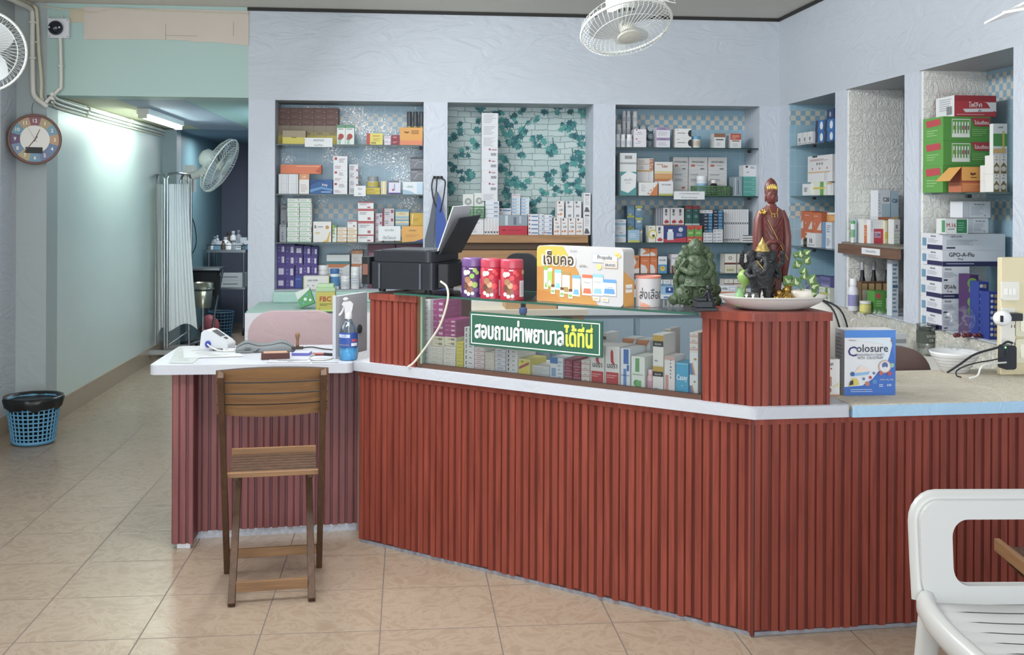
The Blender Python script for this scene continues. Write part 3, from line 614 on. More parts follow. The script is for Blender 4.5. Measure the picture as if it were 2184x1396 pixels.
# ================================================================== fans
M_fan = C('e3e5e0', 0.35); M_fan2 = C('d8d6c8', 0.4)
def look(axis, up=(0, 0, 1)):
    """matrix whose -y axis looks along axis"""
    y = -Vector(axis).normalized(); x = y.cross(Vector(up)).normalized(); z = x.cross(y)
    return Matrix(((x.x, y.x, z.x, 0), (x.y, y.y, z.y, 0), (x.z, y.z, z.z, 0), (0, 0, 0, 1)))
def fan_head(root, T, R, wires=54, wire_r=0.0011, roll=0.3):
    """guard, blades, motor; T places the head, local -y is the facing side"""
    def mk(b, name, par=root, **kw): return b.build(name, par, **kw)
    def prof(front):
        s = -1 if front else 1; d = .055 if front else .075
        return [(R, 0), (R*.97, s*d*.45), (R*.8, s*d*.85), (R*.5, s*d), (R*.24, s*d)]
    for front in (True, False):
        b = MB(); b.T = T; pr = prof(front)
        for i in range(wires):
            a = 2*PI*i/wires; sw = .22 if front else 0
            b.tube([(r*math.cos(a+sw*(1-r/R)*2), y, r*math.sin(a+sw*(1-r/R)*2)) for r, y in pr], wire_r, M_fan, 4)
        for r, y in (pr[2], pr[4]): b.tube([(r*math.cos(2*PI*k/36), y, r*math.sin(2*PI*k/36)) for k in range(36)], wire_r*1.4, M_fan, 5, closed=True)
        mk(b, 'front_guard' if front else 'rear_guard')
    b = MB(); b.T = T; b.tube([(R*math.cos(2*PI*k/48), 0, R*math.sin(2*PI*k/48)) for k in range(48)], .007, M_fan, 6, closed=True); mk(b, 'guard_rim')
    b = MB(); b.T = T; b.lathe([(R*.25, .050), (R*.25, .060), (R*.1, .066)], (0, 0, 0), M_fan2, 24, 'y', False); mk(b, 'badge')
    for k in range(3):
        b = MB(); b.T = T @ Matrix.Rotation(2*PI*k/3+roll, 4, 'Y'); rows = []
        for j in range(6):
            t = j/5; r = R*(.16+.66*t); wd = R*(.16+.42*math.sin(PI*min(1, t*.62+.12))); tw = .5-.3*t; row = []
            for i in range(6):
                q = i/5-.45; row.append((r*math.cos(q*wd/r*1.5), .012-q*wd*math.sin(tw), r*math.sin(q*wd/r*1.5)))
            rows.append(row)
        b.grid(rows, C('c4c8ca', .3)); mk(b, 'blade')
    b = MB(); b.T = T; b.lathe([(R*.15, .03), (R*.17, 0), (R*.17, -.02)], (0, 0, 0), M_fan2, 18, 'y'); mk(b, 'hub')
    b = MB(); b.T = T; b.lathe([(R*.3, -.07), (R*.33, -.085), (R*.3, -.17), (R*.18, -.20)], (0, 0, 0), M_fan, 20, 'y')
    for k in range(16):
        a = 2*PI*k/16; b.box(R*.3*math.cos(a)-.003, R*.3*math.cos(a)+.003, .06, .069, R*.26*math.sin(a)-.008, R*.26*math.sin(a)+.008, C('4a4c4c'))
    mk(b, 'motor')
p = atY(1336, 58, 5.15)
f1 = empty('ceiling_fan', 'white caged orbit fan hanging from the ceiling over the service counter', 'fan', (p.x, p.y, ZC))
T = Matrix.Translation((0, 0, p.z-ZC)) @ look((.14, -.42, -.90), (0, 1, .2))
fan_head(f1, T, .222)
b = MB(); b.tube([(-.02, .10, p.z-ZC+.19), (-.02, .11, -.02)], .035, M_fan2, 12); b.lathe([(.09, -.03), (.08, 0)], (-.02, .11, -.002), M_fan2, 20); b.build('stem', f1)
b = MB(); b.tube([T @ Vector((-.16, .10, -.02)), T @ Vector((-.26, .12, 0)), T @ Vector((-.27, .10, .01)), T @ Vector((-.22, .13, .02)), T @ Vector((-.12, .16, .02))], .004, M_fan, 6); b.build('pull_cord', f1)
p = atY(-38, 108, 5.9)
f2 = empty('wall_fan', 'white caged wall fan, half in view high on the grey wall at far left', 'fan', (p.x, p.y, p.z))
fan_head(f2, look((.30, -.95, -.10)), .212, roll=PI/3+.2)
b = MB(); b.tube([(-.02, .17, 0), (-.06, .2, -.05), (XL-p.x+.01, .18, -.12)], .028, M_fan2, 10); b.box(XL-p.x+.001, XL-p.x+.03, .10, .26, -.24, -.03, M_fan); b.build('bracket', f2)
p = atY(470, 353, 10.1)
f3 = empty('wall_fan', 'pale caged wall fan above the folding screen in the dim corridor', 'fan', (p.x, p.y, p.z))
fan_head(f3, look((.83, -.12, -.47)), .27, 48, .0016)
b = MB(); q = atY(400, 372, 10.35)-p; b.tube([(-.12, .03, .06), (-.15, .1, -.03), tuple(q+Vector((.09, 0, .0))), tuple(q+Vector((-.02, 0, -.03)))], .038, M_fan, 10); b.box(q.x-.05, q.x+.05, .31, .397, q.z-.16, q.z+.09, M_fan); b.build('bracket', f3)
b = MB(); b.tube(spline([atY(402, 400, 10.45)-p, atY(398, 430, 10.49)-p, atY(415, 480, 10.75)-p, atY(418, 520, 11)-p, atY(408, 545, 11)-p], 5), .005, C('1c2228'), 5); b.build('cable', f3)
# ceiling fan blades entering at the top right
p = atY(2122, 47, 3.0); q = atY(2196, 33, 2.75)
cf = empty('ceiling_fan', 'white ceiling fan of which two slim blade tips show at top right', 'fan', tuple(q+(q-p).normalized()*.48))
for (a_, y0), (b_, y1) in (((2122, 3.0), (2196, 2.75)), ((2153, 2.5), (2200, 2.6))):
    s_ = atY(a_, 47 if a_ == 2122 else 27, y0)-cf.location; e_ = Vector((0, 0, s_.z)); d = (e_-s_); n = Vector((-d.y, d.x, 0)).normalized()*.05
    b = MB(); e2_ = s_+d*.8
    v = [s_-n*.6, e2_-n, e2_+n, s_+n*.6]; v = [x+Vector((0, 0, .012 if i > 1 else -.006)) for i, x in enumerate(v)]
    b.add([tuple(x) for x in v]+[tuple(x+Vector((0, 0, .006))) for x in v], [(3, 2, 1, 0), (4, 5, 6, 7), (0, 1, 5, 4), (1, 2, 6, 5), (2, 3, 7, 6), (3, 0, 4, 7)], C('f0f1f0', .3)); b.build('blade', cf)
zz = atY(2122, 47, 3.0).z-cf.location.z
b = MB(); b.lathe([(.05, zz-.06), (.10, zz-.04), (.11, zz+.03), (.05, zz+.06), (.018, zz+.07), (.018, ZC-cf.location.z-.03), (.06, ZC-cf.location.z-.001)], (0, 0, 0), M_fan, 20); b.build('motor', cf)
# ================================================================== wall clock
p = Vector((-2.335, 7.08, atY(104, 297, 7.07).z))
ck = empty('wall_clock', 'round brown-rimmed wall clock with pastel hour sectors hung on the pillar', 'clock', p, math.radians(27))
R_ = .158
b = MB(); b.lathe([(R_, -.04), (R_+.002, .0), (R_, .016), (R_*.91, .016), (R_*.91, .006)], (0, 0, 0), C('7a5a50', .4), 48, 'y'); b.build('rim', ck)
cols = ['8f5a68', 'b3a078', '7ba0b2', 'bf9c78', '6f86a6', '767f9f', '7399b0', 'b8a67c', '7a90ac', '6b5576', '6f9bae', 'b89a78']
b = MB(); ri = .55*R_; ro = .905*R_
for h in range(12):
    h_ = h; a0 = PI/2-(h-.5)*PI/6; a1 = PI/2-(h+.5)*PI/6; pts = [(ro*math.cos(a0+(a1-a0)*k/6), ro*math.sin(a0+(a1-a0)*k/6)) for k in range(7)]+[(ri*math.cos(a1+(a0-a1)*k/6), ri*math.sin(a1+(a0-a1)*k/6)) for k in range(7)]
    b.add([(x, -.0075, z) for x, z in pts], [tuple(range(14))[::-1]], C(cols[h], .5))
    a = PI/2-h*PI/6; b.text(str(h or 12), (.735*R_*math.cos(a), -.0086, .735*R_*math.sin(a)-.011), (1, 0, 0), (0, 0, 1), .022, 'f2efe6', bold=.02)
b.lathe([(ri, .0078), (0.0001, .0078)], (0, 0, 0), C('e6e2da', .5), 40, 'y', False)
b.lathe([(R_*.9, .0), (R_*.9, .004), (0.0001, .004)], (0, 0, 0), C('e6e2da', .5), 40, 'y', False)
b.build('dial', ck)
b = MB(); b.box(-.055, .045, -.0097, -.008, -.088, -.05, C('23281f', .2)); b.build('display', ck)
def hand(b, ang, l, wd, y, m): 
    c, s = math.sin(ang), math.cos(ang); b.add([(x*s+z*c, y, -x*c+z*s) for x, z in ((-wd, -.2*l), (wd, -.2*l), (wd*.5, l), (-wd*.5, l))], [(0, 1, 2, 3)], m)
b = MB(); hand(b, math.radians(24), .07, .0035, -.0105, C('6e5148')); b.build('hour_hand', ck)
b = MB(); hand(b, math.radians(217), .11, .003, -.0115, C('6e5148')); b.build('minute_hand', ck)
b = MB(); hand(b, math.radians(330), .095, .0008, -.0125, C('5a4a44')); b.build('second_hand', ck)
b = MB(); b.tube(spline([(-.01, .02, .155), (-.012, .035, .2), (.0, .05, .235)], 4), .002, C('5a4a44'), 5); b.build('cord', ck)
# ================================================================== conduits, camera, cables
M_pvc = C('d9d6cc', .4); M_pvc2 = C('cfc7ae', .45)
def pipe(name, label, pts, r, m, clips=(), cat='pipe', n=5):
    b = MB(); b.tube(spline(pts, n), r, m, 10); o = b.build(name); tag(o, label, cat)
    for c in clips: MB().tube([c[0], c[1]], r*1.5, m, 10).build('clip', o)
    return o
def aY(px, py, Y=7.165): return atY(px, py, Y)
pipe('conduit', 'white plastic conduit, thicker one running down the pillar edge', [atY(-10, -16, 6.6), atY(45, 8, 7.0), aY(66, 20), aY(69, 35), aY(69, 100), aY(70, 180), aY(74, 205), aY(92, 221, 7.15), aY(100, 227, 7.16)], .016, M_pvc, ((aY(69, 46), aY(69, 50)), (aY(69, 122), aY(69, 126))))
pipe('conduit', 'yellowed thin conduit beside the thicker white one on the pillar', [atY(20, -12, 6.9), aY(60, 6, 7.18), aY(74, 14, 7.17), aY(79, 30, 7.17), aY(83, 110, 7.17), aY(88, 170, 7.17), aY(88, 205, 7.17), aY(92, 214, 7.18)], .011, M_pvc2, ((aY(80, 88, 7.17), aY(80, 92, 7.17)),))
pipe('conduit', 'white conduit dropping from the wall camera and bending left', [aY(128, 80, 7.175), aY(129, 100, 7.175), aY(130, 180, 7.175), aY(124, 192, 7.17), aY(100, 216, 7.165), aY(95, 224, 7.165)], .012, M_pvc, ((aY(129, 139, 7.175), aY(129, 143, 7.175)),))
for k, (z, x, lab, m) in enumerate(((2.112, -2.272, 'upper white conduit along the top of the corridor wall', M_pvc), (2.085, -2.282, 'middle white conduit along the top of the corridor wall', M_pvc), (2.06, -2.285, 'lower thin conduit along the top of the corridor wall', M_pvc2))):
    pipe('conduit', lab, [(XC+.05, 7.14, z+.02), (x, 7.45, z), (x, 8.8, z-.003), (x, 10.48, z)], (.012, .010, .007)[k], m, (((x, 8.0, z-.001), (x, 8.02, z-.001)), ((x, 9.2, z), (x, 9.22, z))))
pipe('cable', 'thin beige cable pinned along the top of the corridor beam', [aY(90, 14, 7.19), aY(160, 22, 7.19), aY(200, 27, 7.19), aY(245, 19, 7.19), aY(300, 21, 7.19), aY(380, 25, 7.19), aY(430, 26, 7.19), aY(530, 30, 7.19)], .004, M_pvc2, cat='cable')
p = atY(128, 62, 7.199)
wc = empty('security_camera', 'dark round camera on a white box with two aerials, high above the clock', 'camera', p)
b = MB(); b.slab(rrect(-.065, .065, -.062, .062, .006), -.035, -.0005, C('dadbe0', .4)); bevel(b.build('junction_box', wc), .003)
for x, z in ((-.056, -.052), (.056, -.052), (.056, .052)): b = MB(); b.lathe([(.004, .035), (.004, .037), (0.0005, .037)], (x, 0, z), C('8e8f94'), 8, 'y'); b.build('screw', wc)
b = MB(); b.ell((-.012, -.048, 0), (.046, .042, .046), C('141a2e', .12, spec=.7), 20, 12); o = b.build('camera_head', wc)
for x in (-.04, .022): MB().ell((x, -.088, -.002), (.006, .004, .006), C('cfd4da', .3)).build('lens', o)
b = MB(); b.tube([(-.062, -.03, .02), (-.064, -.03, .085)], .003, M_pvc, 6); b.build('aerial', wc)
b = MB(); b.tube([(.02, -.03, .03), (.018, -.03, .085)], .003, M_pvc, 6); b.build('aerial', wc)
# ================================================================== corridor tube light
tl = empty('tube_light', 'lit fluorescent batten on the corridor ceiling', 'light', (-1.93, 8.8, 2.134))
b = MB(); b.box(-.045, .045, -.64, .62, -.045, 0, C('e2e2d4', .4)); bevel(b.build('housing', tl), .004)
b = MB(); b.box(-.03, .03, -.655, -.622, -.075, -.02, C('d8d6c4', .4)); b.build('lamp_holder', tl); b = MB(); b.box(-.03, .03, .60, .62, -.075, -.02, C('d8d6c4', .4)); b.build('lamp_holder', tl)
b = MB(); b.tube([(0, -.62, -.062), (0, .60, -.062)], .014, C('e8fff4', emit=34), 10); b.build('tube', tl)
# ================================================================== folding medical screen
M_chr = C('b9bcbc', .2, 1.0); M_cur = C('e6e9ea', .8)
sc_ = empty('folding_screen', 'folded hospital privacy screen of chrome tube with white pleated curtains on casters', 'screen', (-2.17, 10.05, 0))
def spx(px, py, Y): return tuple(atY(px, py, Y)-sc_.location)
def frame(xa, xb, Ya, Yb, yt, yb):
    b = MB(); P = [spx(xa, yb, Ya), spx(xa, yt+12, Ya), spx(xa+3, yt+2, Ya), spx((xa+xb)/2, yt, (Ya+Yb)/2), spx(xb-3, yt+2, Yb), spx(xb, yt+12, Yb), spx(xb, yb, Yb)]
    b.tube(P, .011, M_chr, 8); return b.build('frame', sc_)
frame(332, 351, 10.25, 9.95, 371, 742); frame(357, 403, 9.95, 10.3, 369, 742); frame(386, 408, 10.42, 10.32, 372, 690)
def curtain(x0t, x1t, x0b, x1b, Ya, Yb, yt, yb, n):
    b = MB(); rows = []
    for j in range(15):
        t = j/14; row = []
        for i in range(n*6+1):
            s = i/(n*6); bul = math.sin(PI*min(1, t*1.05))*.0+t**1.5
            px = (x0t+(x1t-x0t)*s)*(1-bul)+(x0b+(x1b-x0b)*s)*bul; py = yt+(yb-yt)*t-(10*math.sin(PI*s)*t if t > .9 else 0)+6*math.sin(5*s+1)*t**4
            Y = Ya+(Yb-Ya)*s+.015*math.sin(2*PI*n*s+1.5*math.sin(t*2+s*3))*(.5+.5*t)+.01*math.sin(17*s)
            row.append(spx(px, py, Y))
        rows.append(row)
    b.grid(rows, M_cur); return b.build('curtain', sc_)
curtain(334, 349, 334, 352, 10.22, 9.97, 393, 712, 3); curtain(358, 402, 353, 421, 9.96, 10.28, 392, 704, 9)
for x0, x1, y0 in ((298, 386, 9.95), (350, 405, 10.3)):
    b = MB(); a_ = atY(x0, 745, y0)-sc_.location; c_ = atY(x1, 745, y0)-sc_.location; b.box(a_.x, c_.x, a_.y-.02, a_.y+.02, .08, .12, C('a9acac', .35, .8)); b.build('base_bar', sc_)
for px, Y in ((306, 9.95), (349, 9.95), (382, 9.95), (403, 10.3)):
    a_ = atY(px, 760, Y)-sc_.location; b = MB(); b.lathe([(.008, -.014), (.038, -.012), (.038, .012), (.008, .014)], (a_.x, a_.y-.012, .0385), C('2b2d2e', .4), 16, 'x'); b.tube([(a_.x, a_.y, .04), (a_.x, a_.y, .085)], .008, M_chr, 6); b.build('caster', sc_)
b = MB(); b.tube([spx(343, 715, 10.2), spx(352, 735, 9.97)], .006, M_chr, 6); b.tube([spx(360, 735, 9.97), spx(403, 705, 10.3)], .006, M_chr, 6); b.build('brace', sc_)
# ================================================================== waste basket
p = atZ(71, 944, 0); wb = empty('waste_basket', 'blue lattice plastic waste basket lined with a black bag by the pillar', 'basket', (p.x, p.y, .003))
M_bl = C('5e9cc0', .45); b = MB(); n = 30; H_ = .265; r0, r1 = .118, .152
for i in range(n):
    a = 2*PI*i/n; b.tube([(r0*math.cos(a), r0*math.sin(a), .012), (r1*math.cos(a), r1*math.sin(a), H_)], .0052, M_bl, 5)
for j in range(11):
    r = r0+(r1-r0)*j/10; b.tube([(r*math.cos(2*PI*k/n), r*math.sin(2*PI*k/n), .015+(H_-.02)*j/10) for k in range(n)], .0048 if j not in (0, 10) else .009, M_bl, 5, closed=True)
b.lathe([(.0001, 0), (r0-.006, 0), (r0+.003, .006), (r0+.003, .02)], (0, 0, 0), M_bl, n); b.build('lattice', wb)
b = MB(); b.lathe([(.001, .018), (r0-.012, .02), (r1-.012, H_-.01)], (0, 0, 0), C('16181a', .35), 30); rs = random.Random(5); rows = []
for j in range(6):
    t = j/5; row = []
    for i in range(41):
        a = 2*PI*i/40; w_ = .006*math.sin(7*a)+.005*math.sin(13*a+2)
        r = (r1-.014, r1+.002, r1+.016, r1+.019, r1+.014, r1+.008)[j]+(w_ if j > 2 else w_*.3); zz = H_+(-.02, .014, .018, -.006, -.03, -.05)[j]+(w_*1.4 if j > 2 else 0)
        row.append((r*math.cos(a), r*math.sin(a), zz))
    rows.append(row)
b.grid(rows, C('1d1f21', .3)); b.build('bag', wb)
# notice on the left wall
b = MB(); y0, y1 = 6.33, 6.56; rows = [[(XL+.003+.012*max(0, t-.8)*s*5, y0+(y1-y0)*s, z0) for s in (0, .33, .66, 1)] for t, z0 in ((0, 1.575), (.3, 1.47), (.6, 1.36), (.85, 1.27), (1, 1.22))]
b.grid(rows[::-1], C('d3d5d6', .6)); b.tube([(XL+.006, y1-.03, 1.56), (XL+.006, y1-.03, 1.30), (XL+.006, y0, 1.30)], .002, C('55585c'), 4); tag(b.build('paper_notice'), 'white paper notice with thin black border on the left wall', 'notice')
# ================================================================== things at the end of the corridor
M_ss = C('8d9499', .3, .9); M_dk = C('23262c', .5)
p = atY(488, 690, 12.2); tr = empty('instrument_trolley', 'steel dressing trolley crowded with bottles in the dim corridor end', 'trolley', (p.x, p.y, 0))
def tp(px, py, Y): return atY(px, py, Y)-tr.location
zt = atY(485, 532, 12.0).z; zm = atY(485, 612, 12.0).z
x0 = tp(443, 540, 12.0).x; x1 = tp(525, 540, 12.0).x
b = MB(); b.box(x0, x1, -.25, .25, zt-.03, zt, M_ss); b.tube([(x0, -.25, zt+.05), (x1, -.25, zt+.05), (x1, .25, zt+.05), (x0, .25, zt+.05)], .006, M_ss, 6, closed=True); b.build('top_tray', tr)
b = MB(); b.box(x0, x1, -.25, .25, zm-.02, zm, M_ss); b.build('shelf', tr)
for x in (x0+.02, x1-.02):
    for y in (-.24, .24):
        b = MB(); b.tube([(x, y, .08), (x, y, zt+.05)], .011, M_ss, 8); b.build('leg', tr)
        b = MB(); b.lathe([(.01, -.012), (.04, -.01), (.04, .01), (.01, .012)], (x, y, .041), M_dk, 14, 'x'); b.build('caster', tr)
rs = random.Random(11)
kinds = [('small pale bottle', 'cfd8da', .022, .07, 1), ('white plastic jar', 'e2e6e8', .04, .085, 1), ('blue cardboard packet', '5e93ae', .05, .05, 0), ('grey steel canister', '8a9299', .035, .1, 1), ('brown medicine bottle', '5a4334', .022, .08, 1), ('white dressing carton', 'c8cdd2', .06, .06, 0)]
order = ['first', 'second', 'third', 'fourth', 'fifth', 'sixth', 'seventh', 'eighth', 'ninth', 'tenth', 'eleventh', 'twelfth', 'thirteenth', 'fourteenth']
xs = [x0+.04+(x1-x0-.06)*i/6 for i in range(7)]
cnt = 0
for row, (y, sc2) in enumerate(((-.15, 1), (.0, 1.35), (.16, 1.9))):
    for i in range(7):
        nm, c, r, h, rd = kinds[(i*2+row*3+(i//3)) % 6]; h *= sc2*rs.uniform(.8, 1.2); r = min(r, .036); cnt += 1
        b = MB()
        if rd: b.lathe([(r, 0), (r, h*.68), (r*.5, h*.78), (r*.5, h*.8), (r*.55, h*.8), (r*.55, h)], (0, 0, 0), C(c, .4), 12)
        else: b.box(-r, r, -r, r, 0, h, C(c, .6)); b.box(-r*.8, r*.8, -r-.0006, -r, h*.3, h*.5, C('7a8f9a'))
        o = b.build('bottle' if rd else 'packet'); o.location = (tr.location.x+xs[i], tr.location.y+y, zt+.0005)
        tag(o, f'{nm}, {order[i]} from the left in the {("front", "middle", "back")[row]} row on the corridor trolley', 'bottle' if rd else 'packet', 'supplies on the corridor trolley')
for k in range(2):
    o = MB().box(-.13, .13, -.1, .1, 0, .075, C('b7bcc0', .6)).box(-.1, .06, -.1006, -.1, .03, .04, C('6d737a')).build('carton'); o.location = (tr.location.x+.07, tr.location.y-.13, zm+.001+.076*k)
    tag(o, ('lower', 'upper')[k]+' white carton on the middle shelf of the corridor trolley', 'carton', 'cartons on the corridor trolley')
p = atY(440, 690, 11.0); mt = empty('mayo_table', 'low steel tray table standing before the corridor trolley', 'table', (p.x, p.y, 0))
z = atY(440, 570, 11).z; xa = atY(408, 570, 11).x-p.x; xb = atY(474, 570, 11).x-p.x
b = MB(); b.box(xa, xb, -.16, .16, z-.02, z, M_ss); b.build('tray', mt)
b = MB(); b.tube([(xb-.01, .1, z-.02), (xb-.09, .12, .35), (xb-.12, .12, .06)], .013, M_ss, 8); b.box(xa, xb+.06, .09, .15, .05, .08, M_ss); b.build('stand', mt)
for x in (xa+.03, xb+.03): MB().lathe([(.01, -.012), (.035, -.01), (.035, .01), (.01, .012)], (x, .12, .036), M_dk, 12, 'x').build('caster', mt)
o = MB().box(xa+.01, xb-.03, -.12, .05, z-.27, z-.03, C('1d2026', .7)); o = o.build('cloth', mt); 
p = atY(433, 660, 10.7); kb = empty('kick_bucket', 'steel bucket on a five-footed wheeled stand beside the screen', 'bucket', (p.x, p.y, 0))
zt2, zb2 = atY(433, 602, 10.7).z, atY(433, 655, 10.7).z
b = MB(); b.lathe([(.075, zb2), (.10, zt2), (.094, zt2), (.07, zb2+.01)], (0, 0, 0), C('a9a894', .25, .9), 24); b.tube([(.104*math.cos(2*PI*k/24), .104*math.sin(2*PI*k/24), zt2-.06) for k in range(24)], .006, M_ss, 6, closed=True); b.build('bucket', kb)
b = MB(); b.tube([(0, 0, .08), (0, 0, zb2)], .015, M_chr, 8)
for k in range(5): a = 2*PI*k/5+.3; b.tube([(0, 0, .11), (.24*math.cos(a), .24*math.sin(a), .075)], .014, M_ss, 6)
b.build('stand', kb)
for k in range(5):
    a = 2*PI*k/5+.3; b = MB(); b.lathe([(.008, -.012), (.033, -.01), (.033, .01), (.008, .012)], (.24*math.cos(a), .24*math.sin(a), .034), M_dk, 12, 'x'); b.tube([(.24*math.cos(a), .24*math.sin(a), .035), (.24*math.cos(a), .24*math.sin(a), .08)], .006, M_ss, 6); b.build('caster', kb)
p = atZ(472, 690, 0); bk = MB(); n = 22
for i in range(n):
    a = 2*PI*i/n; bk.tube([(.10*math.cos(a), .10*math.sin(a), 0.004), (.13*math.cos(a), .13*math.sin(a), .28)], .005, C('41708f', .5), 4)
for j in range(9):
    r = .10+.03*j/8; bk.tube([(r*math.cos(2*PI*k/n), r*math.sin(2*PI*k/n), .006+.272*j/8) for k in range(n)], .005, C('41708f', .5), 4, closed=True)
bk.lathe([(.001, .004), (.092, .005), (.12, .27)], (0, 0, 0), C('202a33', .6), 22)
o = bk.build('waste_basket'); o.location = (p.x, 11.75, 0.001); o.location.x = atY(472, 680, 11.75).x; tag(o, 'dark blue lattice basket in the corridor under the steel tray', 'basket')
rs = random.Random(2); b = MB(); b.ell((0, 0, .13), (.14, .12, .13), C('a3505a', .5), 16, 10)
b.v = [(x*(1+.12*math.sin(9*z*10+x*30)), y, z) for x, y, z in b.v]; o = b.build('plastic_bag'); p = atY(448, 665, 11.3); o.location = (p.x, 11.28, .22-.13); tag(o, 'red plastic bag bulging behind the steel bucket', 'bag'); o.location.z = .001; o.scale = (.72, .8, 1.15)

l = bpy.data.lights.new('corridor_fill_light', 'AREA'); l.shape = 'RECTANGLE'; l.size = .2; l.size_y = 1.6; l.energy = 14; l.color = (.94, 1, .97)
o = bpy.data.objects.new('corridor_fill_light', l); COL.objects.link(o); o.location = (-1.12, 8.9, 2.09); o.rotation_euler = (0, math.radians(-35), 0)  # added fill hidden behind the pier, evens out the corridor wall
l = bpy.data.lights.new('corridor_end_fill_light', 'AREA'); l.shape = 'RECTANGLE'; l.size = .9; l.size_y = .3; l.energy = 12; l.color = (.95, .98, 1)
o = bpy.data.objects.new('corridor_end_fill_light', l); COL.objects.link(o); o.location = (-1.55, 11.3, 2.10)  # added unseen fill that lifts the dark far end of the corridor
# ================================================================== back counter, cabinets and chairs behind the service counter
M_mintc = wrinkle_mat('mint_cloth', 'abcac2', 0.25, 6.0, 0.6)
bc = empty('side_table', 'side table with mint cloth and white drape under the first niche', 'table', (-.4, 6.85, 0))
b = MB(); b.prism([(-.95, 6.56), (.34, 6.56), (.34, 7.195), (-.95, 7.195)], .78, .80, M_mintc); b.box(N1[0]+.002, N1[1]-.002, 7.1, 7.196, .80, .872, M_mintc); bevel(rel(b, 'mint_cover', bc), .01)
b = MB(); rows = []
for z in (.792, .7, .4, .03):
    k = (.8-z)*.02; rows.append([(-.955+.02*i/1-k*0, 6.56-.004-.012*math.sin(i*1.7)*k*8-k, z) for i in range(0, 66)])
b.grid(rows[::-1], wrinkle_mat('white_drape', 'dfe1e6', .3, 8.0, .7)); b.grid([[(-.956, 7.19, z), (-.957-.3*(.8-z)*.05, 6.9, z), (-.957, 6.556, z)] for z in (.03, .4, .792)], MC.get('x') or C('dfe1e6', .7)); rel(b, 'drape', bc)
# wooden cabinet in niche 2
M_cab = wood_mat('cabinet_oak', '8d6a4a', 'b28b63', .5, 'x')
wc2 = empty('wooden_cabinet', 'wooden cabinet filling the lower half of the ivy wallpapered niche', 'cabinet', (.756, 7.3, .8))
b = MB(); b.box(N2[0]+.002, N2[1]-.03, YB+.005, YB+.325, 1.185, 1.238, M_cab); bevel(rel(b, 'top_board', wc2), .004)
b = MB(); b.box(N2[0]+.01, N2[1]-.02, YB+.2, YB+.325, .88, 1.184, C('3b3029', .6)); b.box(N2[0]+.01, N2[1]-.02, YB+.03, YB+.2, 1.14, 1.184, C('54402f', .6)); rel(b, 'case', wc2)
b = MB(); b.box(N2[0]+.02, N2[0]+.62, YB+.03, YB+.05, .88, 1.135, M_cab); rel(b, 'door', wc2)
b = MB(); b.box(N2[0]+.75, N2[1]-.03, YB+.03, YB+.05, .88, 1.135, M_cab); rel(b, 'door', wc2)
# low grey-blue cabinet below niche 3 and 2
gc = empty('low_cabinet', 'grey-blue low cabinet with pale top below the third niche', 'cabinet', (1.4, 6.9, 0))
b = MB(); b.box(.36, 2.2, 6.62, 7.19, .0, .76, C('8aa0b3', .5, var=.05, scale=4)); rel(b, 'carcass', gc)
b = MB(); b.box(.35, 2.22, 6.59, 7.195, .761, .80, C('c9d0d8', .4)); bevel(rel(b, 'top', gc), .004)
for x in (.40, .92, 1.44):
    b = MB(); b.box(x, x+.48, 6.602, 6.619, .10, .74, C('90a6b8', .5)); o = rel(b, 'door', gc); MB().box(x+.40-gc.location.x, x+.43-gc.location.x, -.31-.0, -.298, .55, .64, C('aab2b8', .3, .8)).build('handle', o)
# desk drawers and boards seen through the glass case
dr = empty('wooden_desk', 'pale wooden desk behind the counter, seen through the glass case', 'desk', (.6, 5.85, 0))
b = MB(); b.box(.26, .95, 5.62, 6.1, .866, .896, C('c9c0ae', .5)); rel(b, 'top', dr)
for x in (.30, .87):
    b = MB(); b.box(x, x+.06, 5.64, 6.08, 0, .865, C('a58560', .5)); rel(b, 'side', dr)
# pink office chair behind the desk
M_pink = wrinkle_mat('pink_vinyl', 'bda5a9', .15, 6.0, .55)
def office_chair(label, x, y, rz, m, ztop, wd, hgt, name='office_chair'):
    r = empty(name, label, 'chair', (x, y, 0), rz)
    b = MB(); pts = rrect(-wd/2, wd/2, ztop-hgt, ztop, min(wd, hgt)*.34, 7); n = len(pts)
    b.slab(pts, -.035, .035, m); bevel(b.build('backrest', r), .018, 3)
    b = MB(); b.slab(rrect(-.22, .22, .42, .50, .04, 5), .06, .50, m); bevel(b.build('seat', r), .015, 2)
    b = MB(); b.tube([(0, .04, ztop-hgt*.5), (0, .10, ztop-hgt), (0, .16, .44), (0, .26, .41)], .022, C('1f2022', .4), 8, flat=.6); b.build('back_support', r)
    b = MB(); b.tube([(0, .28, .08), (0, .28, .42)], .028, C('2a2b2d', .4), 10)
    b.build('gas_post', r)
    b = MB()
    for k in range(5): a = 2*PI*k/5; b.tube([(0, .28, .10), (.26*math.cos(a), .28+.26*math.sin(a), .075)], .022, C('2a2b2d', .4), 8)
    b.build('star_base', r)
    for k in range(5):
        a = 2*PI*k/5; MB().lathe([(.008, -.02), (.034, -.018), (.034, .018), (.008, .02)], (.26*math.cos(a), .28+.26*math.sin(a), .035), C('1b1c1e', .5), 12, 'x').build('caster', r)
    return r
p = atY(628, 700, 5.75); office_chair('dusty pink padded office chair behind the low reception desk', p.x, 5.75, 0, M_pink, atY(628, 664, 5.72).z, .47, .36)
p = atY(1875, 760, 4.38); office_chair('dark brown round-backed chair behind the blue and white carton', p.x, 4.38, 0, C('6a5350', .5), atY(1900, 738, 4.38).z, .43, .38)
p = atY(1112, 590, 5.05); k_ = office_chair('black office chair half hidden behind the red tins', p.x, 5.05, -.2, C('1d1f23', .45), atY(1100, 541, 5.0).z, .15, .22)
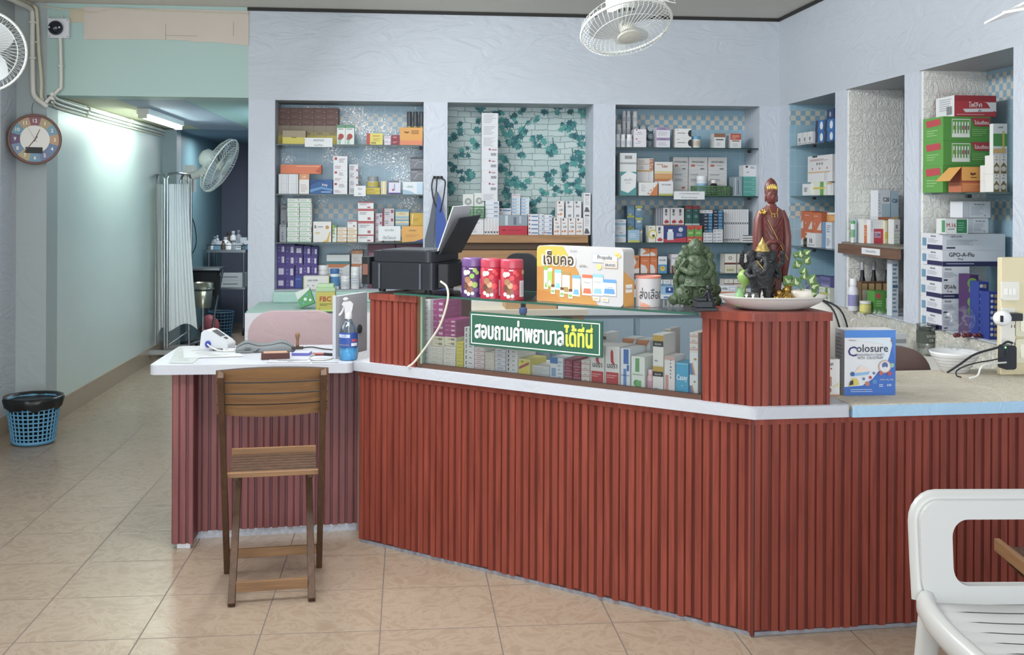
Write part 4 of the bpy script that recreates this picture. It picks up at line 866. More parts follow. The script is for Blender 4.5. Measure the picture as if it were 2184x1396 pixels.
# right-hand back counter with textured front
b = MB(); rc = empty('side_counter', 'white counter along the right wall under the niches', 'counter', (2.3, 5.7, 0))
b.box(2.27, XR-.002, 4.32, 7.1, .70, .735, C('dcdad2', .5)); rel(b, 'top', rc)
b = MB(); b.box(XR-.03, XR-.002, 4.32, 7.1, .736, .858, wrinkle_mat('grained_white_panel', 'cbc9bf', .8, 40.0, .5)); rel(b, 'upstand', rc)
b = MB(); b.box(2.31, XR-.01, 4.4, 7.05, .0, .699, C('b9b9bd', .6)); rel(b, 'carcass', rc)
# ================================================================== things on the glass top
ZG = 1.079
M_bk = C('24272d', .38); M_bk2 = C('1b1d21', .5)
pr = empty('printer', 'black multifunction printer with raised paper feed on the left pillar', 'printer', (*atY(925, 628, 4.5).xy, ZG), math.radians(-23))
b = MB(); b.prism(rrect(-.29, 0, 0, .34, .02), .012, .125, M_bk); bevel(b.build('body', pr), .006, 3)
b = MB(); b.prism(rrect(-.285, -.005, .0, .335, .035, 6), .127, .172, M_bk); b.prism(rrect(-.26, -.03, .02, .30, .03, 5), .172, .176, C('32353b', .3)); bevel(b.build('scanner_lid', pr), .005, 3)
b = MB(); b.prism(rrect(-.332, -.291, -.0, .3, .012), .03, .145, M_bk2); bevel(b.build('control_panel', pr), .006)
b = MB(); b.slab(rrect(-.322, -.298, .07, .115, .003, 3), -.004, .002, C('7c5448', .2)); b.build('ink_window', pr)
b = MB(); b.prism([(.0, .04), (.045, .06), (.045, .30), (.0, .32)], .02, .118, M_bk2); bevel(b.build('rear_cover', pr), .006)
b = MB()
for x in (-.245, -.06): b.tube([(x, -.003, .015), (x, -.003, .12)], .006, C('4a4e57', .25), 6)
b.build('side_rib', pr)
for x, y in ((-.25, .04), (-.04, .04), (-.25, .3), (-.04, .3)): MB().lathe([(.015, 0), (.015, .0125)], (x, y, -.0005), M_bk2, 10).build('foot', pr)
p0 = Vector((-.01, .10, .15)); b = MB()
v = [(0, .05, .16), (.01, .29, .16), (.10, .29, .325), (.085, .06, .315)]; b.add(v+[(x+.006, y, z-.004) for x, y, z in v], [(0, 1, 2, 3), (7, 6, 5, 4), (0, 3, 7, 4), (3, 2, 6, 7), (2, 1, 5, 6), (1, 0, 4, 5)], M_bk)
bevel(b.build('paper_tray', pr), .002)
b = MB(); v = [(-.012, .07, .162), (-.002, .27, .162), (.07, .27, .365), (.06, .07, .36)]; b.add(v+[(x-.004, y, z+.001) for x, y, z in v], [(3, 2, 1, 0), (4, 5, 6, 7), (0, 1, 5, 4), (1, 2, 6, 5), (2, 3, 7, 6), (3, 0, 4, 7)], C('cdced2', .6))
o = b.build('paper_sheet'); o.matrix_world = Matrix.Translation(pr.location) @ Matrix.Rotation(math.radians(-23), 4, 'Z'); tag(o, 'white sheet of paper standing in the printer feed', 'paper')
b = MB(); b.tube(spline([atP(940, 600, K(.3, -.01), NI), atP(953, 612, K(.3, -.02), NI), atP(955, 640, K(.3, -.025), NI), atP(940, 690, K(.3, -.022), NI), atP(915, 730, K(.2, -.02), NI), atP(885, 770, K(.2, -.02), NI), atP(870, 782, K(.2, -.03), NI)], 6), .0045, C('d8d2c0', .5), 6)
tag(b.build('power_cable'), 'cream printer cable trailing down in front of the left pillar', 'cable')
def tin(px, py, body, lid, acc, label, rz=0):
    p = atZ(px, py, ZG); r = .0465; h = .158; o = empty('snack_tin', label, 'tin', (p.x, p.y+.046, ZG), rz, 'snack tins on the glass top')
    b = MB(); b.lathe([(r, 0), (r, .004), (r*.985, .008), (r*.985, .118), (r*.93, .123)], (0, 0, 0), C(body, .25), 28)
    def patch(a0, a1, z0, z1, col, k=1.0):
        n = 6; b.grid([[(r*k*math.sin(a0+(a1-a0)*i/n), -r*k*math.cos(a0+(a1-a0)*i/n), z) for i in range(n+1)] for z in (z0, z1)], C(col, .4))
    patch(.55, 1.25, .012, .075, 'cfc5cc', 1.0)
    for i in range(7): patch(.65, 1.1, .02+i*.007, .0225+i*.007, 'a394a8', 1.004)
    def blob(a, z, q, col, k): c = C(col, .4); b.add([(r*k*math.sin(a+q/r*math.cos(t*PI/7)), -r*k*math.cos(a+q/r*math.cos(t*PI/7)), z+q*math.sin(t*PI/7)) for t in range(14)], [tuple(range(14))], c)
    for i, (a, z, q, col) in enumerate(((-.75, .098, .011, 'd8cdb8'), (-.5, .1, .009, 'e0d8c6'), (.1, .108, .009, acc), (.3, .098, .008, acc), (-.15, .085, .01, acc), (-.55, .07, .013, 'a67a58'), (-.3, .055, .012, 'c9a27c'), (-.7, .045, .012, '6a4436'), (-.35, .032, .013, '8a5a44'), (-.75, .022, .008, 'd8cfd0'), (-.45, .014, .008, 'dcd4d4'), (-.1, .016, .007, 'dcd4d4'), (.1, .05, .012, acc), (.25, .03, .01, lid))): blob(a, z, q, col, 1.004+.002*(i % 3))
    patch(-.4, .0, .112, .117, 'd0ccd2', 1.004); patch(.8, 1.3, .10, .115, 'c9a468', 1.005)
    b.build('can', o)
    b = MB(); b.lathe([(r*.97, .123), (r*.97, .15), (r*.93, .156), (.0001, .157)], (0, 0, 0), C(lid, .25), 28); b.build('lid', o)
tin(1010, 634, '4a2a5e', '6a4a80', '8fb84a', 'purple and green snack tin, first of the three beside the printer')
tin(1051, 637, 'aa1e34', 'b2384c', 'd8404a', 'red snack tin between the purple tin and another red one')
tin(1094, 640, 'aa1e34', 'b2384c', 'd8404a', 'red snack tin nearest to the yellow display carton', .05)
# propolis display carton
pa = atZ(1145, 640, ZG); pb = atZ(1329, 655, ZG); d = (pb-pa); LW = d.length; ang = math.atan2(d.y, d.x)
ds = empty('display_carton', 'yellow and white throat lozenge display carton with rounded top', 'carton', pa, ang)
HH = .213; b = MB(); b.slab(rrect(0, LW, 0, HH, .016, 4), 0, .07, C('bab8b8', .45))
def onf(pts, col, k): b.add([(x*LW, -.0005-k*.0003, z*HH) for x, z in pts], [tuple(range(len(pts)))], C(col, .45))
onf([(.0, .06), (.0, .93), (.04, .99), (.32, .995), (.39, .80), (.28, .62), (0, .62)], 'bba93e', 1)
onf([(.002, .0), (.73, .0), (.63, .17), (.54, .2), (.50, .55), (.46, .66), (.28, .66), (.1, .62), (.002, .62)], 'ba873f', 2)
onf([(.002, .2), (.22, .16), (.3, .02), (.002, .02)], 'b97a34', 3); onf([(0.002, .62), (.05, .5), (.002, .4)], 'bb8238', 3)
for tx, x, z, h, bold, col, y in (('เจ็บคอ', .265, .655, .26, .06, 'c9c4bb', 4), ('เจ็บคอ', .265, .665, .235, .02, '4a3a30', 5), ('อย่าลืม...', .56, .645, .05, .0, '5b5550', 4), ('RS1608', .44, .905, .035, 0, '9a9aa0', 4)):
    b.text(tx, (x*LW, -.0005-y*.0003, z*HH), (1, 0, 0), (0, 0, 1), h*HH, C(col, .5), bold=bold, maxw=.42*LW)
def frm(x0, x1, z0, z1, edge, fill, k):
    onf([(x0, z0), (x1, z0), (x1, z1), (x0, z1)], edge, k); e = .006; onf([(x0+e, z0+e*1.6), (x1-e, z0+e*1.6), (x1-e, z1-e*1.6), (x0+e, z1-e*1.6)], fill, k+1)
frm(.655, .94, .74, .89, 'a5b4c6', 'bfbebe', 4); frm(.785, .94, .655, .765, 'd8a66a', 'bfbebe', 6)
b.text('Propoliz', (.80*LW, -.0032, .785*HH), (1, 0, 0), (0, 0, 1), .085*HH, C('4a4a4c'), maxw=.24*LW); b.text('BRAND', (.863*LW, -.0034, .685*HH), (1, 0, 0), (0, 0, 1), .045*HH, C('4a4a4c'), maxw=.12*LW)
for cx, cz, r, col in ((.93, .90, .022, 'e6c46a'), (.955, .87, .02, 'e0b85a'), (.735, .67, .03, 'ecc878')): onf([(cx+r*math.cos(a*PI/8), cz+r*1.7*math.sin(a*PI/8)) for a in range(16)], col, 5)
pk = [(.09, .14, .22, .62, 'e8ead8', '7fae4a'), (.13, .19, .26, .60, '9cc25a', 'e9e6c8'), (.22, .30, .22, .58, 'e4edf0', '7fc0d8'), (.31, .40, .16, .55, 'e8e2cc', 'a9884a'), (.43, .52, .13, .50, 'eef0ee', '6fa8c8'), (.545, .66, .16, .52, 'efe6da', 'd06a4a'), (.665, .78, .17, .54, 'eaf1f4', '88b8d8'), (.78, .925, .18, .46, 'dfeaf2', '5f95cc')]
for i, (x0, x1, z0, z1, c1_, c2_) in enumerate(pk):
    onf([(x0, z0), (x1, z0), (x1, z1), (x0, z1)], c1_, 5); onf([(x0, z1-.06), (x1, z1-.06), (x1, z1), (x0, z1)], c2_, 6); onf([(x0+.01, z0+.03), (x1-.01, z0+.03), (x1-.02, z0+.12), (x0+.02, z0+.12)], c2_, 6)
    if i > 4: b.text('Propoliz', ((x0+x1)/2*LW, -.0026, (z1-.16)*HH), (1, 0, 0), (0, 0, 1), .04*HH, C('5a5a62'), maxw=(x1-x0)*.8*LW)
for x, z in ((.2, .14), (.31, .1), (.41, .08)):
    onf([(x-.025, z), (x+.025, z), (x+.025, z+.12), (x-.025, z+.12)], 'e7e3d4', 7); onf([(x-.02, z+.12), (x+.02, z+.12), (x+.02, z+.17), (x-.02, z+.17)], '6b4634', 7); onf([(x-.02, z+.03), (x+.02, z+.03), (x+.02, z+.07), (x-.02, z+.07)], '7fae5a', 8)
for x in (.67, .77): onf([(x, .08), (x+.07, .07), (x+.07, .14), (x, .15)], 'ece3cf', 7); onf([(x+.01, .1), (x+.06, .1), (x+.06, .12), (x+.01, .12)], 'd0a050', 8)
# side
def ons(pts, col, k): b.add([(LW+.0004+k*.0003, y*.07, z*HH) for y, z in pts], [tuple(range(len(pts)))], C(col, .45))
ons([(0.02, 0), (.98, 0), (.98, .42), (.02, .62)], 'dca04e', 1); ons([(.2, .24), (.8, .24), (.8, .38), (.2, .38)], 'efece6', 2)
b.text('Propoliz', (LW+.0016, .035, .28*HH), (0, 1, 0), (0, 0, 1), .05*HH, C('55555a'), maxw=.04)
bevel(b.build('carton', ds), .0) if False else b.build('carton', ds)
# paper cup with handwriting
p = atZ(1388, 655, ZG); cup = empty('paper_tub', 'white paper tub with orange rim and Thai handwriting', 'tub', (p.x, p.y+.045, ZG))
b = MB(); b.lathe([(.0435, 0), (.047, .108)], (0, 0, 0), C('c2bfc0', .5), 32); b.lathe([(.0472, .104), (.0485, .108), (.0472, .113), (.044, .112), (.042, .06), (.0001, .01)], (0, 0, 0), C('cf7a68', .5), 32); b.build('tub', cup)
vs, fs, tw, th = text_geo('ส่งเลือด'); b = MB(); k = .092/tw
b.add([((.0455+.0012)*math.sin((x-tw*.47)*k/.046), -(.0455+.0012)*math.cos((x-tw*.47)*k/.046), .03+y*k*1.55) for x, y in vs], fs, C('33333a', .6)); b.build('handwriting', cup)
b = MB(); b.grid([[((.0437+z*.03)*math.sin(a), -(.0437+z*.03)*math.cos(a), z) for a in (-.9, -.6, -.3, 0)] for z in (0.001, .004)], C('cf8a6a', .5)); b.v = [(x*1.01, y*1.01, z+(.02*max(0, -x/.04) if z > .003 else 0)) for x, y, z in b.v]; b.build('print_wedge', cup)
# green sign on the case front
sL, zt1 = S_of(1003, 662, -.004); sR, zt2 = S_of(1285, 687, -.004); _, zb1 = S_of(1003, 733, -.004); _, zb2 = S_of(1283, 765, -.004)
z0 = (zb1+zb2)/2; z1 = (zt1+zt2)/2; Ls = sR-sL
sg = empty('sign_board', 'green sign with white and yellow Thai lettering on the glass case', 'sign', K(sL, -.004, z0), math.atan2(U.y, U.x))
b = MB(); hS = z1-z0; b.box(0, Ls, -.004, 0.006, 0, hS, C('30604c', .4))
for x0, x1, a_, c_ in ((.008, Ls-.008, .008, .0115), (.008, Ls-.008, hS-.0115, hS-.008), (.008, .0115, .008, hS-.008), (Ls-.0115, Ls-.008, .008, hS-.008)): b.box(x0, x1, -.0048, -.004, a_, c_, C('e4e8e4', .5))
b.build('board', sg)
b = MB(); b.text('สอบถามค่าพยาบาล', (.046*Ls, -.0052, .032), (1, 0, 0), (0, 0, 1), .078, C('d3d7d8', .5), 'l', bold=.028, w=Ls*.68); b.text('ได้ทีนี', (Ls*.933, -.0052, .032), (1, 0, 0), (0, 0, 1), .078, C('c9cc3e', .5), 'r', bold=.028, w=Ls*.198)
for x in (.862, .928): b.box(x*Ls-.0018, x*Ls+.0018, -.0054, -.0048, .109, .119, C('c9cc3e', .5))
b.v = b.v; b.build('lettering', sg)
# ================================================================== statues
def loft(b, secs, m, seg=28, cap=True):
    """secs: (z, cx, cy, rx, ry, fold depth, folds, phase)"""
    rows = []
    for z, cx, cy, rx, ry, fd, nf, ph in secs:
        rows.append([(cx+rx*(1+fd*math.sin(nf*a+ph))*math.cos(a), cy+ry*(1+fd*math.sin(nf*a+ph))*math.sin(a), z) for a in (2*PI*i/seg for i in range(seg+1))])
    b.grid(rows, m)
    if cap: b.add(rows[0][:-1], [tuple(range(seg))[::-1]], m); b.add(rows[-1][:-1], [tuple(range(seg))], m)
ZP = 1.0885
M_red = C('66302b', .38, spec=.4, var=.15, scale=40); M_gold = C('c8a24a', .3, .85)
p = atY(1644, 650, 3.87)
gy = empty('robed_statue', 'tall red-brown robed statue with gold crown behind the white plate', 'statue', (p.x, p.y, ZP))
b = MB()
loft(b, [(0, 0, 0, .05, .045, .0, 1, 0), (.02, 0, 0, .054, .05, .06, 12, 0), (.045, 0, 0, .046, .042, .06, 12, .3), (.055, 0, 0, .036, .034, 0, 1, 0)], M_red); b.build('lotus_base', gy)
b = MB()
loft(b, [(.05, 0, 0, .036, .03, .05, 9, 0), (.09, .004, 0, .036, .03, .07, 9, .4), (.14, .0, 0, .044, .036, .08, 8, .8), (.20, 0, 0, .05, .038, .07, 8, 1), (.25, 0, 0, .052, .038, .05, 7, 1.4), (.29, 0, 0, .050, .036, .04, 7, 1.8), (.325, 0, 0, .048, .034, .03, 6, 2), (.345, 0, 0, .04, .030, .02, 6, 2), (.36, 0, 0, .02, .02, 0, 1, 0), (.368, 0, -.002, .0165, .0165, 0, 1, 0)], M_red)
for sx in (-1, 1):   # sleeves hanging beside the body
    loft(b, [(.345, sx*.036, 0, .014, .018, 0, 1, 0), (.31, sx*.049, -.004, .0165, .022, .05, 5, 0), (.25, sx*.054, -.012, .017, .024, .08, 5, .5), (.19, sx*.052, -.016, .018, .022, .1, 5, 1), (.12, sx*.046, -.012, .014, .018, .12, 5, 1.5), (.07, sx*.05, -.006, .006, .008, .1, 5, 1.5)][::-1], M_red, 14)
for k in range(7): b.tube(spline([(-.034+.002*k, -.030, .32-.024*k), (-.012, -.041-.0008*k, .285-.027*k), (.012, -.041-.0008*k, .285-.027*k), (.034-.002*k, -.030, .32-.024*k)], 5), .0026, M_red, 5)
b.tube([(-.04, -.02, .20), (-.016, -.042, .232), (.0, -.046, .228)], [.012, .010, .007], M_red, 8); b.tube([(.04, -.02, .20), (.018, -.042, .228), (.0, -.047, .234)], [.012, .010, .007], M_red, 8)
b.build('robe', gy)
b = MB(); b.ell((0, -.003, .395), (.0215, .023, .031), M_red, 18, 14); b.ell((0, -.026, .393), (.0032, .004, .007), M_red, 8, 6); b.ell((0, -.0245, .382), (.0055, .003, .0016), C('5a2826', .4), 8, 6)
for sx in (-1, 1): b.ell((sx*.0085, -.0235, .3985), (.0045, .0022, .0012), C('40201e', .4), 8, 6); b.ell((sx*.0222, 0, .388), (.003, .006, .015), M_red, 8, 6); b.tube([(sx*.0035, -.0245, .403), (sx*.009, -.0238, .4055), (sx*.0145, -.0205, .4035)], .0008, C('40201e', .4), 4)
b.build('head', gy)
b = MB(); loft(b, [(.404, 0, .002, .0235, .0235, .03, 14, 0), (.425, 0, .004, .0245, .024, .04, 14, .5), (.441, 0, .004, .0205, .02, .05, 10, 0), (.455, 0, .004, .013, .013, .06, 8, 0), (.463, 0, .004, .003, .003, 0, 1, 0)], C('5c2c28', .4)); b.build('hair', gy)
b = MB()
for i in range(7):
    a = -.9+.3*i; b.ell((.021*math.sin(a), -.021*math.cos(a)+.002, .424+.006*math.cos(a*1.6)), (.0042, .003, .0085+.004*math.cos(a*1.6)), M_gold, 8, 6)
b.build('crown', gy)
b = MB(); b.tube(spline([(-.016, -.026, .352), (-.01, -.034, .335), (0, -.037, .33), (.01, -.034, .335), (.016, -.026, .352)], 4), .0014, M_gold, 5)
for x in (-.012, 0, .012): b.tube([(x, -.036, .334), (x*.9, -.0385, .318)], .0012, M_gold, 5)
b.ell((0, -.0385, .322), .0032, M_gold, 8, 6); b.build('necklace', gy)
b = MB(); b.tube([(-.03, -.048, .312), (.048, -.046, .165)], .0015, M_gold, 6); b.build('wand', gy)
b = MB(); rs = random.Random(4)
for i in range(10): b.ell((-.042+rs.uniform(-.013, .013), -.024+rs.uniform(-.006, .006), .338+rs.uniform(-.008, .008)), (.005, .005, .006), M_gold, 8, 6)
b.build('gold_flower', gy)
# oval plate
p = atY(1648, 668, 3.70); pl = empty('plate', 'large oval white plate of figurines on the right pillar', 'plate', (p.x, 3.70, ZP))
def sup(rx, ry, z, n=40): return [(rx*math.copysign(abs(math.cos(a))**.9, math.cos(a)), ry*math.copysign(abs(math.sin(a))**.9, math.sin(a)), z) for a in (2*PI*k/n for k in range(n+1))]
b = MB(); b.grid([sup(.0001, .0001, .004), sup(.10, .065, 0.0), sup(.13, .075, .006), sup(.165, .10, .022), sup(.187, .118, .044), sup(.189, .12, .048), sup(.186, .117, .048), sup(.16, .097, .030), sup(.12, .07, .014), sup(.0001, .0001, .012)], C('d3d0ca', .2, spec=.5)); b.build('dish', pl)
b = MB(); b.tube(sup(.184, .1155, .0405)[:-1], .0013, C('a7a29a', .3), 5, closed=True); b.build('rim_line', pl)
ZD = ZP+.0135
def onp(px, dy): q = atY(px, 640, 3.70+dy); return q.x, 3.70+dy
# elephant-headed figure
M_blk = C('25272a', .42, spec=.4, var=.4, scale=70, bump=.8); x, y = onp(1625, -.02)
gn = empty('elephant_headed_statue', 'black four-armed elephant-headed statuette with gilded crown on the plate', 'statue', (x, y, ZD))
b = MB()
for sx in (-1, 1): b.tube([(sx*.02, 0, .0), (sx*.021, -.004, .012), (sx*.022, 0, .04), (sx*.018, .002, .075)], [.02, .013, .017, .022], M_blk, 10)
loft(b, [(.062, 0, 0, .038, .03, .04, 9, 0), (.085, 0, 0, .042, .034, .05, 9, 0), (.105, 0, -.006, .043, .038, .02, 6, 0), (.125, 0, -.006, .042, .036, 0, 1, 0), (.145, 0, -.002, .044, .03, 0, 1, 0), (.158, 0, 0, .03, .024, 0, 1, 0)], M_blk)
for sx in (-1, 1):
    b.tube([(sx*.036, .004, .148), (sx*.062, .008, .135), (sx*.074, .0, .15), (sx*.073, -.004, .175)], [.013, .0115, .009, .0085], M_blk, 8); b.ell((sx*.073, -.005, .182), (.009, .007, .011), M_blk, 8, 6)
    b.tube([(sx*.038, 0, .14), (sx*.058, -.008, .112), (sx*.052, -.03, .1), (sx*.034, -.04, .106)], [.012, .011, .009, .007], M_blk, 8)
b.build('body', gn)
b = MB(); b.ell((0, -.008, .172), (.026, .025, .025), M_blk, 16, 10)
for sx in (-1, 1): b.ell((sx*.036, .002, .17), (.02, .006, .024), M_blk, 12, 8); b.tube([(sx*.01, -.028, .162), (sx*.016, -.036, .154), (sx*.02, -.04, .156)], [.003, .0025, .001], C('8a8478', .4), 5); b.ell((sx*.011, -.031, .178), .0025, C('0e0f10', .2), 6, 4)
b.tube(spline([(0, -.03, .168), (.001, -.044, .15), (-.004, -.05, .13), (-.014, -.048, .114), (-.022, -.046, .118)], 4), [.012]*4+[.0105]*4+[.009]*4+[.007]*4+[.005], M_blk, 8); b.build('head', gn)
b = MB(); b.lathe([(.024, .188), (.026, .192), (.021, .197), (.022, .2), (.015, .21), (.016, .213), (.008, .222), (.003, .232), (.0005, .238)], (0, -.004, 0), C('a98f4a', .4, .6, var=.4, scale=90), 18); b.build('crown', gn)
b = MB(); b.tube([(-.03, -.03, .158), (-.012, -.045, .132), (.0, -.047, .118)], .0025, M_gold, 5); b.build('sash', gn)
# jade group
M_jade = C('45573c', .3, spec=.4, var=.45, scale=60, bump=.9)
p = atZ(1486, 658, ZG); jd = empty('jade_statue', 'green jade carving of a seated figure among dragons on the glass top', 'statue', (p.x+.01, p.y+.06, ZG))
rs = random.Random(9); b = MB()
def lump(c, r, amp=.18, fr=70):
    k = len(b.v); b.ell(c, r, M_jade, 20, 14)
    for i in range(k, len(b.v)):
        x, y, z = b.v[i]; q = 1+amp*(math.sin(fr*x+3*z*20)*math.sin(fr*.8*y+1)+.6*math.sin(fr*1.3*z+x*40))*.6
        b.v[i] = (c[0]+(x-c[0])*q, c[1]+(y-c[1])*q, max(0, c[2]+(z-c[2])*q))
lump((0, .01, .045), (.078, .055, .05)); lump((.02, .015, .10), (.06, .045, .06)); lump((-.04, -.01, .05), (.04, .04, .045)); lump((.055, 0, .09), (.03, .035, .05)); lump((-.05, 0, .10), (.025, .03, .028))
for q in ((-.062, .01, .135, .02), (-.055, .0, .165, .018), (-.045, .01, .19, .016), (.058, .01, .15, .022), (.05, .0, .18, .02), (.07, .0, .06, .024), (-.075, 0, .03, .022), (.075, -.01, .025, .02), (-.03, .01, .205, .018), (.038, .005, .205, .018)): lump(q[:3], (q[3], q[3], q[3]*1.15), .3, 120)
b.build('rock_base', jd)
b = MB(); loft(b, [(.08, 0, -.02, .055, .04, .08, 9, 0), (.11, 0, -.018, .045, .036, .1, 9, .5), (.15, .002, -.012, .046, .034, .06, 8, 1), (.175, .003, -.008, .04, .03, .05, 8, 1), (.19, .003, -.006, .022, .02, 0, 1, 0)], M_jade)
b.tube([(-.035, -.01, .172), (-.055, -.02, .14), (-.03, -.05, .125), (0, -.055, .128)], [.016, .015, .012, .008], M_jade, 8); b.tube([(.04, -.01, .172), (.058, -.02, .14), (.035, -.048, .115), (.012, -.055, .11)], [.016, .015, .012, .008], M_jade, 8)
for k in range(6): b.tube(spline([(-.03, -.035, .165-.014*k), (0, -.052, .148-.015*k), (.032, -.035, .165-.014*k)], 5), .0032, M_jade, 5)
b.build('seated_body', jd)
b = MB(); b.ell((.002, -.012, .208), (.0195, .02, .026), M_jade, 16, 12); b.ell((.002, -.032, .205), (.003, .004, .006), M_jade, 6, 5)
for sx in (-1, 1): b.ell((.002+sx*.008, -.0295, .212), (.004, .002, .0012), C('26381f', .3), 6, 5)
b.ell((.002, -.03, .195), (.005, .002, .0015), C('26381f', .3), 6, 5); b.build('head', jd)
b = MB(); k = len(b.v); loft(b, [(.16, .006, .008, .044, .02, .08, 11, 0), (.20, .004, .006, .036, .02, .08, 11, 0), (.225, .002, 0, .03, .026, .08, 11, 1), (.243, .002, 0, .016, .016, .1, 9, 1), (.252, .002, 0, .003, .003, 0, 1, 0)], M_jade); b.build('veil', jd)
for cx, cz, r, y in ((-.055, .15, .02, -.02), (-.06, .03, .014, -.05), (-.03, .022, .013, -.055), (0, .02, .014, -.058), (.03, .024, .013, -.055), (.058, .03, .014, -.048), (-.045, .06, .014, -.045), (.05, .07, .016, -.04), (.01, .06, .013, -.055), (-.015, .085, .012, -.05), (.066, .12, .014, -.02)):
    b = MB(); b.tube([(cx+r*(1-t*.09)*math.cos(.8*t+cx*60), y, max(.004, cz+r*(1-t*.09)*math.sin(.8*t+cx*60))) for t in range(10)], [.0055*(1-.05*t) for t in range(10)], M_jade, 6); b.build('scroll', jd)
b = MB(); b.tube(spline([(-.07, -.01, .06), (-.078, -.015, .10), (-.068, -.02, .135), (-.05, -.03, .165), (-.035, -.03, .18)], 4), [.011-.0005*i for i in range(17)], M_jade, 7); b.build('dragon', jd)
# small dark figure on a block
p = atZ(1507, 664, ZP); fg = empty('figurine', 'small black figurine leaning on a carved block beside the jade carving', 'figurine', (p.x+.005, p.y+.035, ZP))
M_dkf = C('25272c', .3, .3); b = MB(); b.box(-.042, .038, -.03, .03, 0, .012, M_dkf); b.box(-.038, .02, -.026, .026, .012, .034, M_dkf); b.box(-.034, .0, -.022, .024, .034, .045, M_dkf); bevel(b.build('block', fg), .002)
b = MB(); loft(b, [(.012, .018, -.006, .018, .016, .06, 7, 0), (.04, .014, -.004, .014, .012, .08, 7, 0), (.06, .01, -.003, .0115, .010, .04, 7, 0), (.07, .01, -.003, .005, .005, 0, 1, 0)], M_dkf, 16); b.ell((.009, -.005, .078), (.008, .008, .010), C('3a3c40', .3, .4), 10, 8); b.tube([(.018, -.006, .062), (.022, -.014, .05), (.01, -.018, .046)], [.004, .0035, .003], M_dkf, 6); b.tube([(.002, -.006, .062), (-.008, -.012, .05), (-.016, -.012, .046)], [.004, .0035, .003], M_dkf, 6); b.build('figure', fg)
# things in the plate
def onplate(b, name, label, cat, px, dy, group='offerings on the oval plate', lift=0):
    x, y = onp(px, dy); o = b.build(name); o.location = (x, y, ZD+lift); return tag(o, label, cat, group)
b = MB(); b.lathe([(.02, 0), (.022, .01), (.016, .04), (.009, .05), (.009, .062), (.0115, .064)], (0, 0, 0), C('86b878', .1, alpha=.75), 18); onplate(b, 'glass_bottle', 'small green glass bottle at the left end of the plate', 'bottle', 1578, -.03)
b = MB(); 
b.lathe([(.006, 0), (.02, .02), (.027, .035), (.02, .05), (.006, .062), (.001, .064)], (0, 0, 0), C('88a850', .4), 14); b.ell((.016, 0, .04), (.014, .02, .022), C('c4b04e', .4), 10, 8); onplate(b, 'lotus_bud', 'green and yellow lotus bud rising behind the green bottle', 'flower', 1588, .02, lift=.062)
tag(MB().lathe([(.005, 0), (.005, .062)], (0, 0, 0), C('7f8a45', .5), 8).build('stem', bpy.data.objects['lotus_bud'], (0, 0, -.062)), '', '') if False else MB().lathe([(.005, 0), (.005, .062)], (0, 0, 0), C('7f8a45', .5), 8).build('stem', bpy.data.objects['lotus_bud'], (0, 0, -.062))
b = MB(); b.lathe([(.013, 0), (.0155, .045), (.0145, .045), (.012, .004), (.001, .003)], (0, 0, 0), glass_mat('tumbler_glass', (.85, .9, .9), .5), 16); b.lathe([(.0118, .003), (.0138, .032), (.001, .032)], (0, 0, 0), C('3a332e', .2), 16); onplate(b, 'shot_glass', 'small glass of dark drink beside the green bottle', 'glass', 1596, -.045, lift=.003)
b = MB(); b.lathe([(.012, 0), (.0145, .045), (.0135, .045), (.011, .004), (.001, .003)], (0, 0, 0), glass_mat('tumbler_glass2', (.92, .95, .95), .4), 16); onplate(b, 'shot_glass', 'small empty clear glass before the black statuette', 'glass', 1610, -.055, lift=.003)
for px, lab in ((1634, 'tiny pale seated figurine, left one of the pair at the plate front'), (1650, 'tiny pale seated figurine, right one of the pair at the plate front')):
    b = MB(); loft(b, [(0, 0, 0, .009, .007, 0, 1, 0), (.006, 0, 0, .009, .007, 0, 1, 0), (.012, 0, 0, .006, .005, 0, 1, 0), (.018, 0, 0, .0055, .004, 0, 1, 0), (.021, 0, 0, .002, .002, 0, 1, 0)], C('d9cbb8', .5), 12); b.ell((0, 0, .024), .0045, C('d9cbb8', .5), 8, 6); onplate(b, 'figurine', lab, 'figurine', px, -.066, lift=.002)
def buddha(px, dy, s, col, label):
    m = C(col, .28, .75); b = MB(); loft(b, [(0, 0, 0, .02*s, .016*s, .0, 1, 0), (.008*s, 0, 0, .022*s, .018*s, .05, 6, 0), (.02*s, 0, -.002*s, .017*s, .015*s, 0, 1, 0), (.032*s, 0, 0, .014*s, .011*s, 0, 1, 0), (.038*s, 0, 0, .006*s, .006*s, 0, 1, 0)], m, 16); b.ell((0, -.001, .046*s), (.0095*s, .0095*s, .0105*s), m, 12, 8); b.ell((0, -.014*s, .02*s), (.012*s, .008*s, .011*s), m, 10, 8)
    for sx in (-1, 1): b.tube([(sx*.013*s, 0, .032*s), (sx*.021*s, -.006*s, .02*s), (sx*.012*s, -.016*s, .013*s)], [.005*s, .0045*s, .003*s], m, 6)
    onplate(b, 'laughing_figurine', label, 'figurine', px, dy)
buddha(1661, -.045, 1.0, 'b08838', 'small gold laughing figurine at the front of the plate'); buddha(1676, -.03, 1.25, 'b8923f', 'larger gold laughing figurine beside the flower pot'); buddha(1648, .03, 1.6, '5a3a30', 'brown glazed laughing figurine behind the gold ones'); buddha(1682, .02, 1.5, 'a27c34', 'gold seated figurine at the back next to the plant')
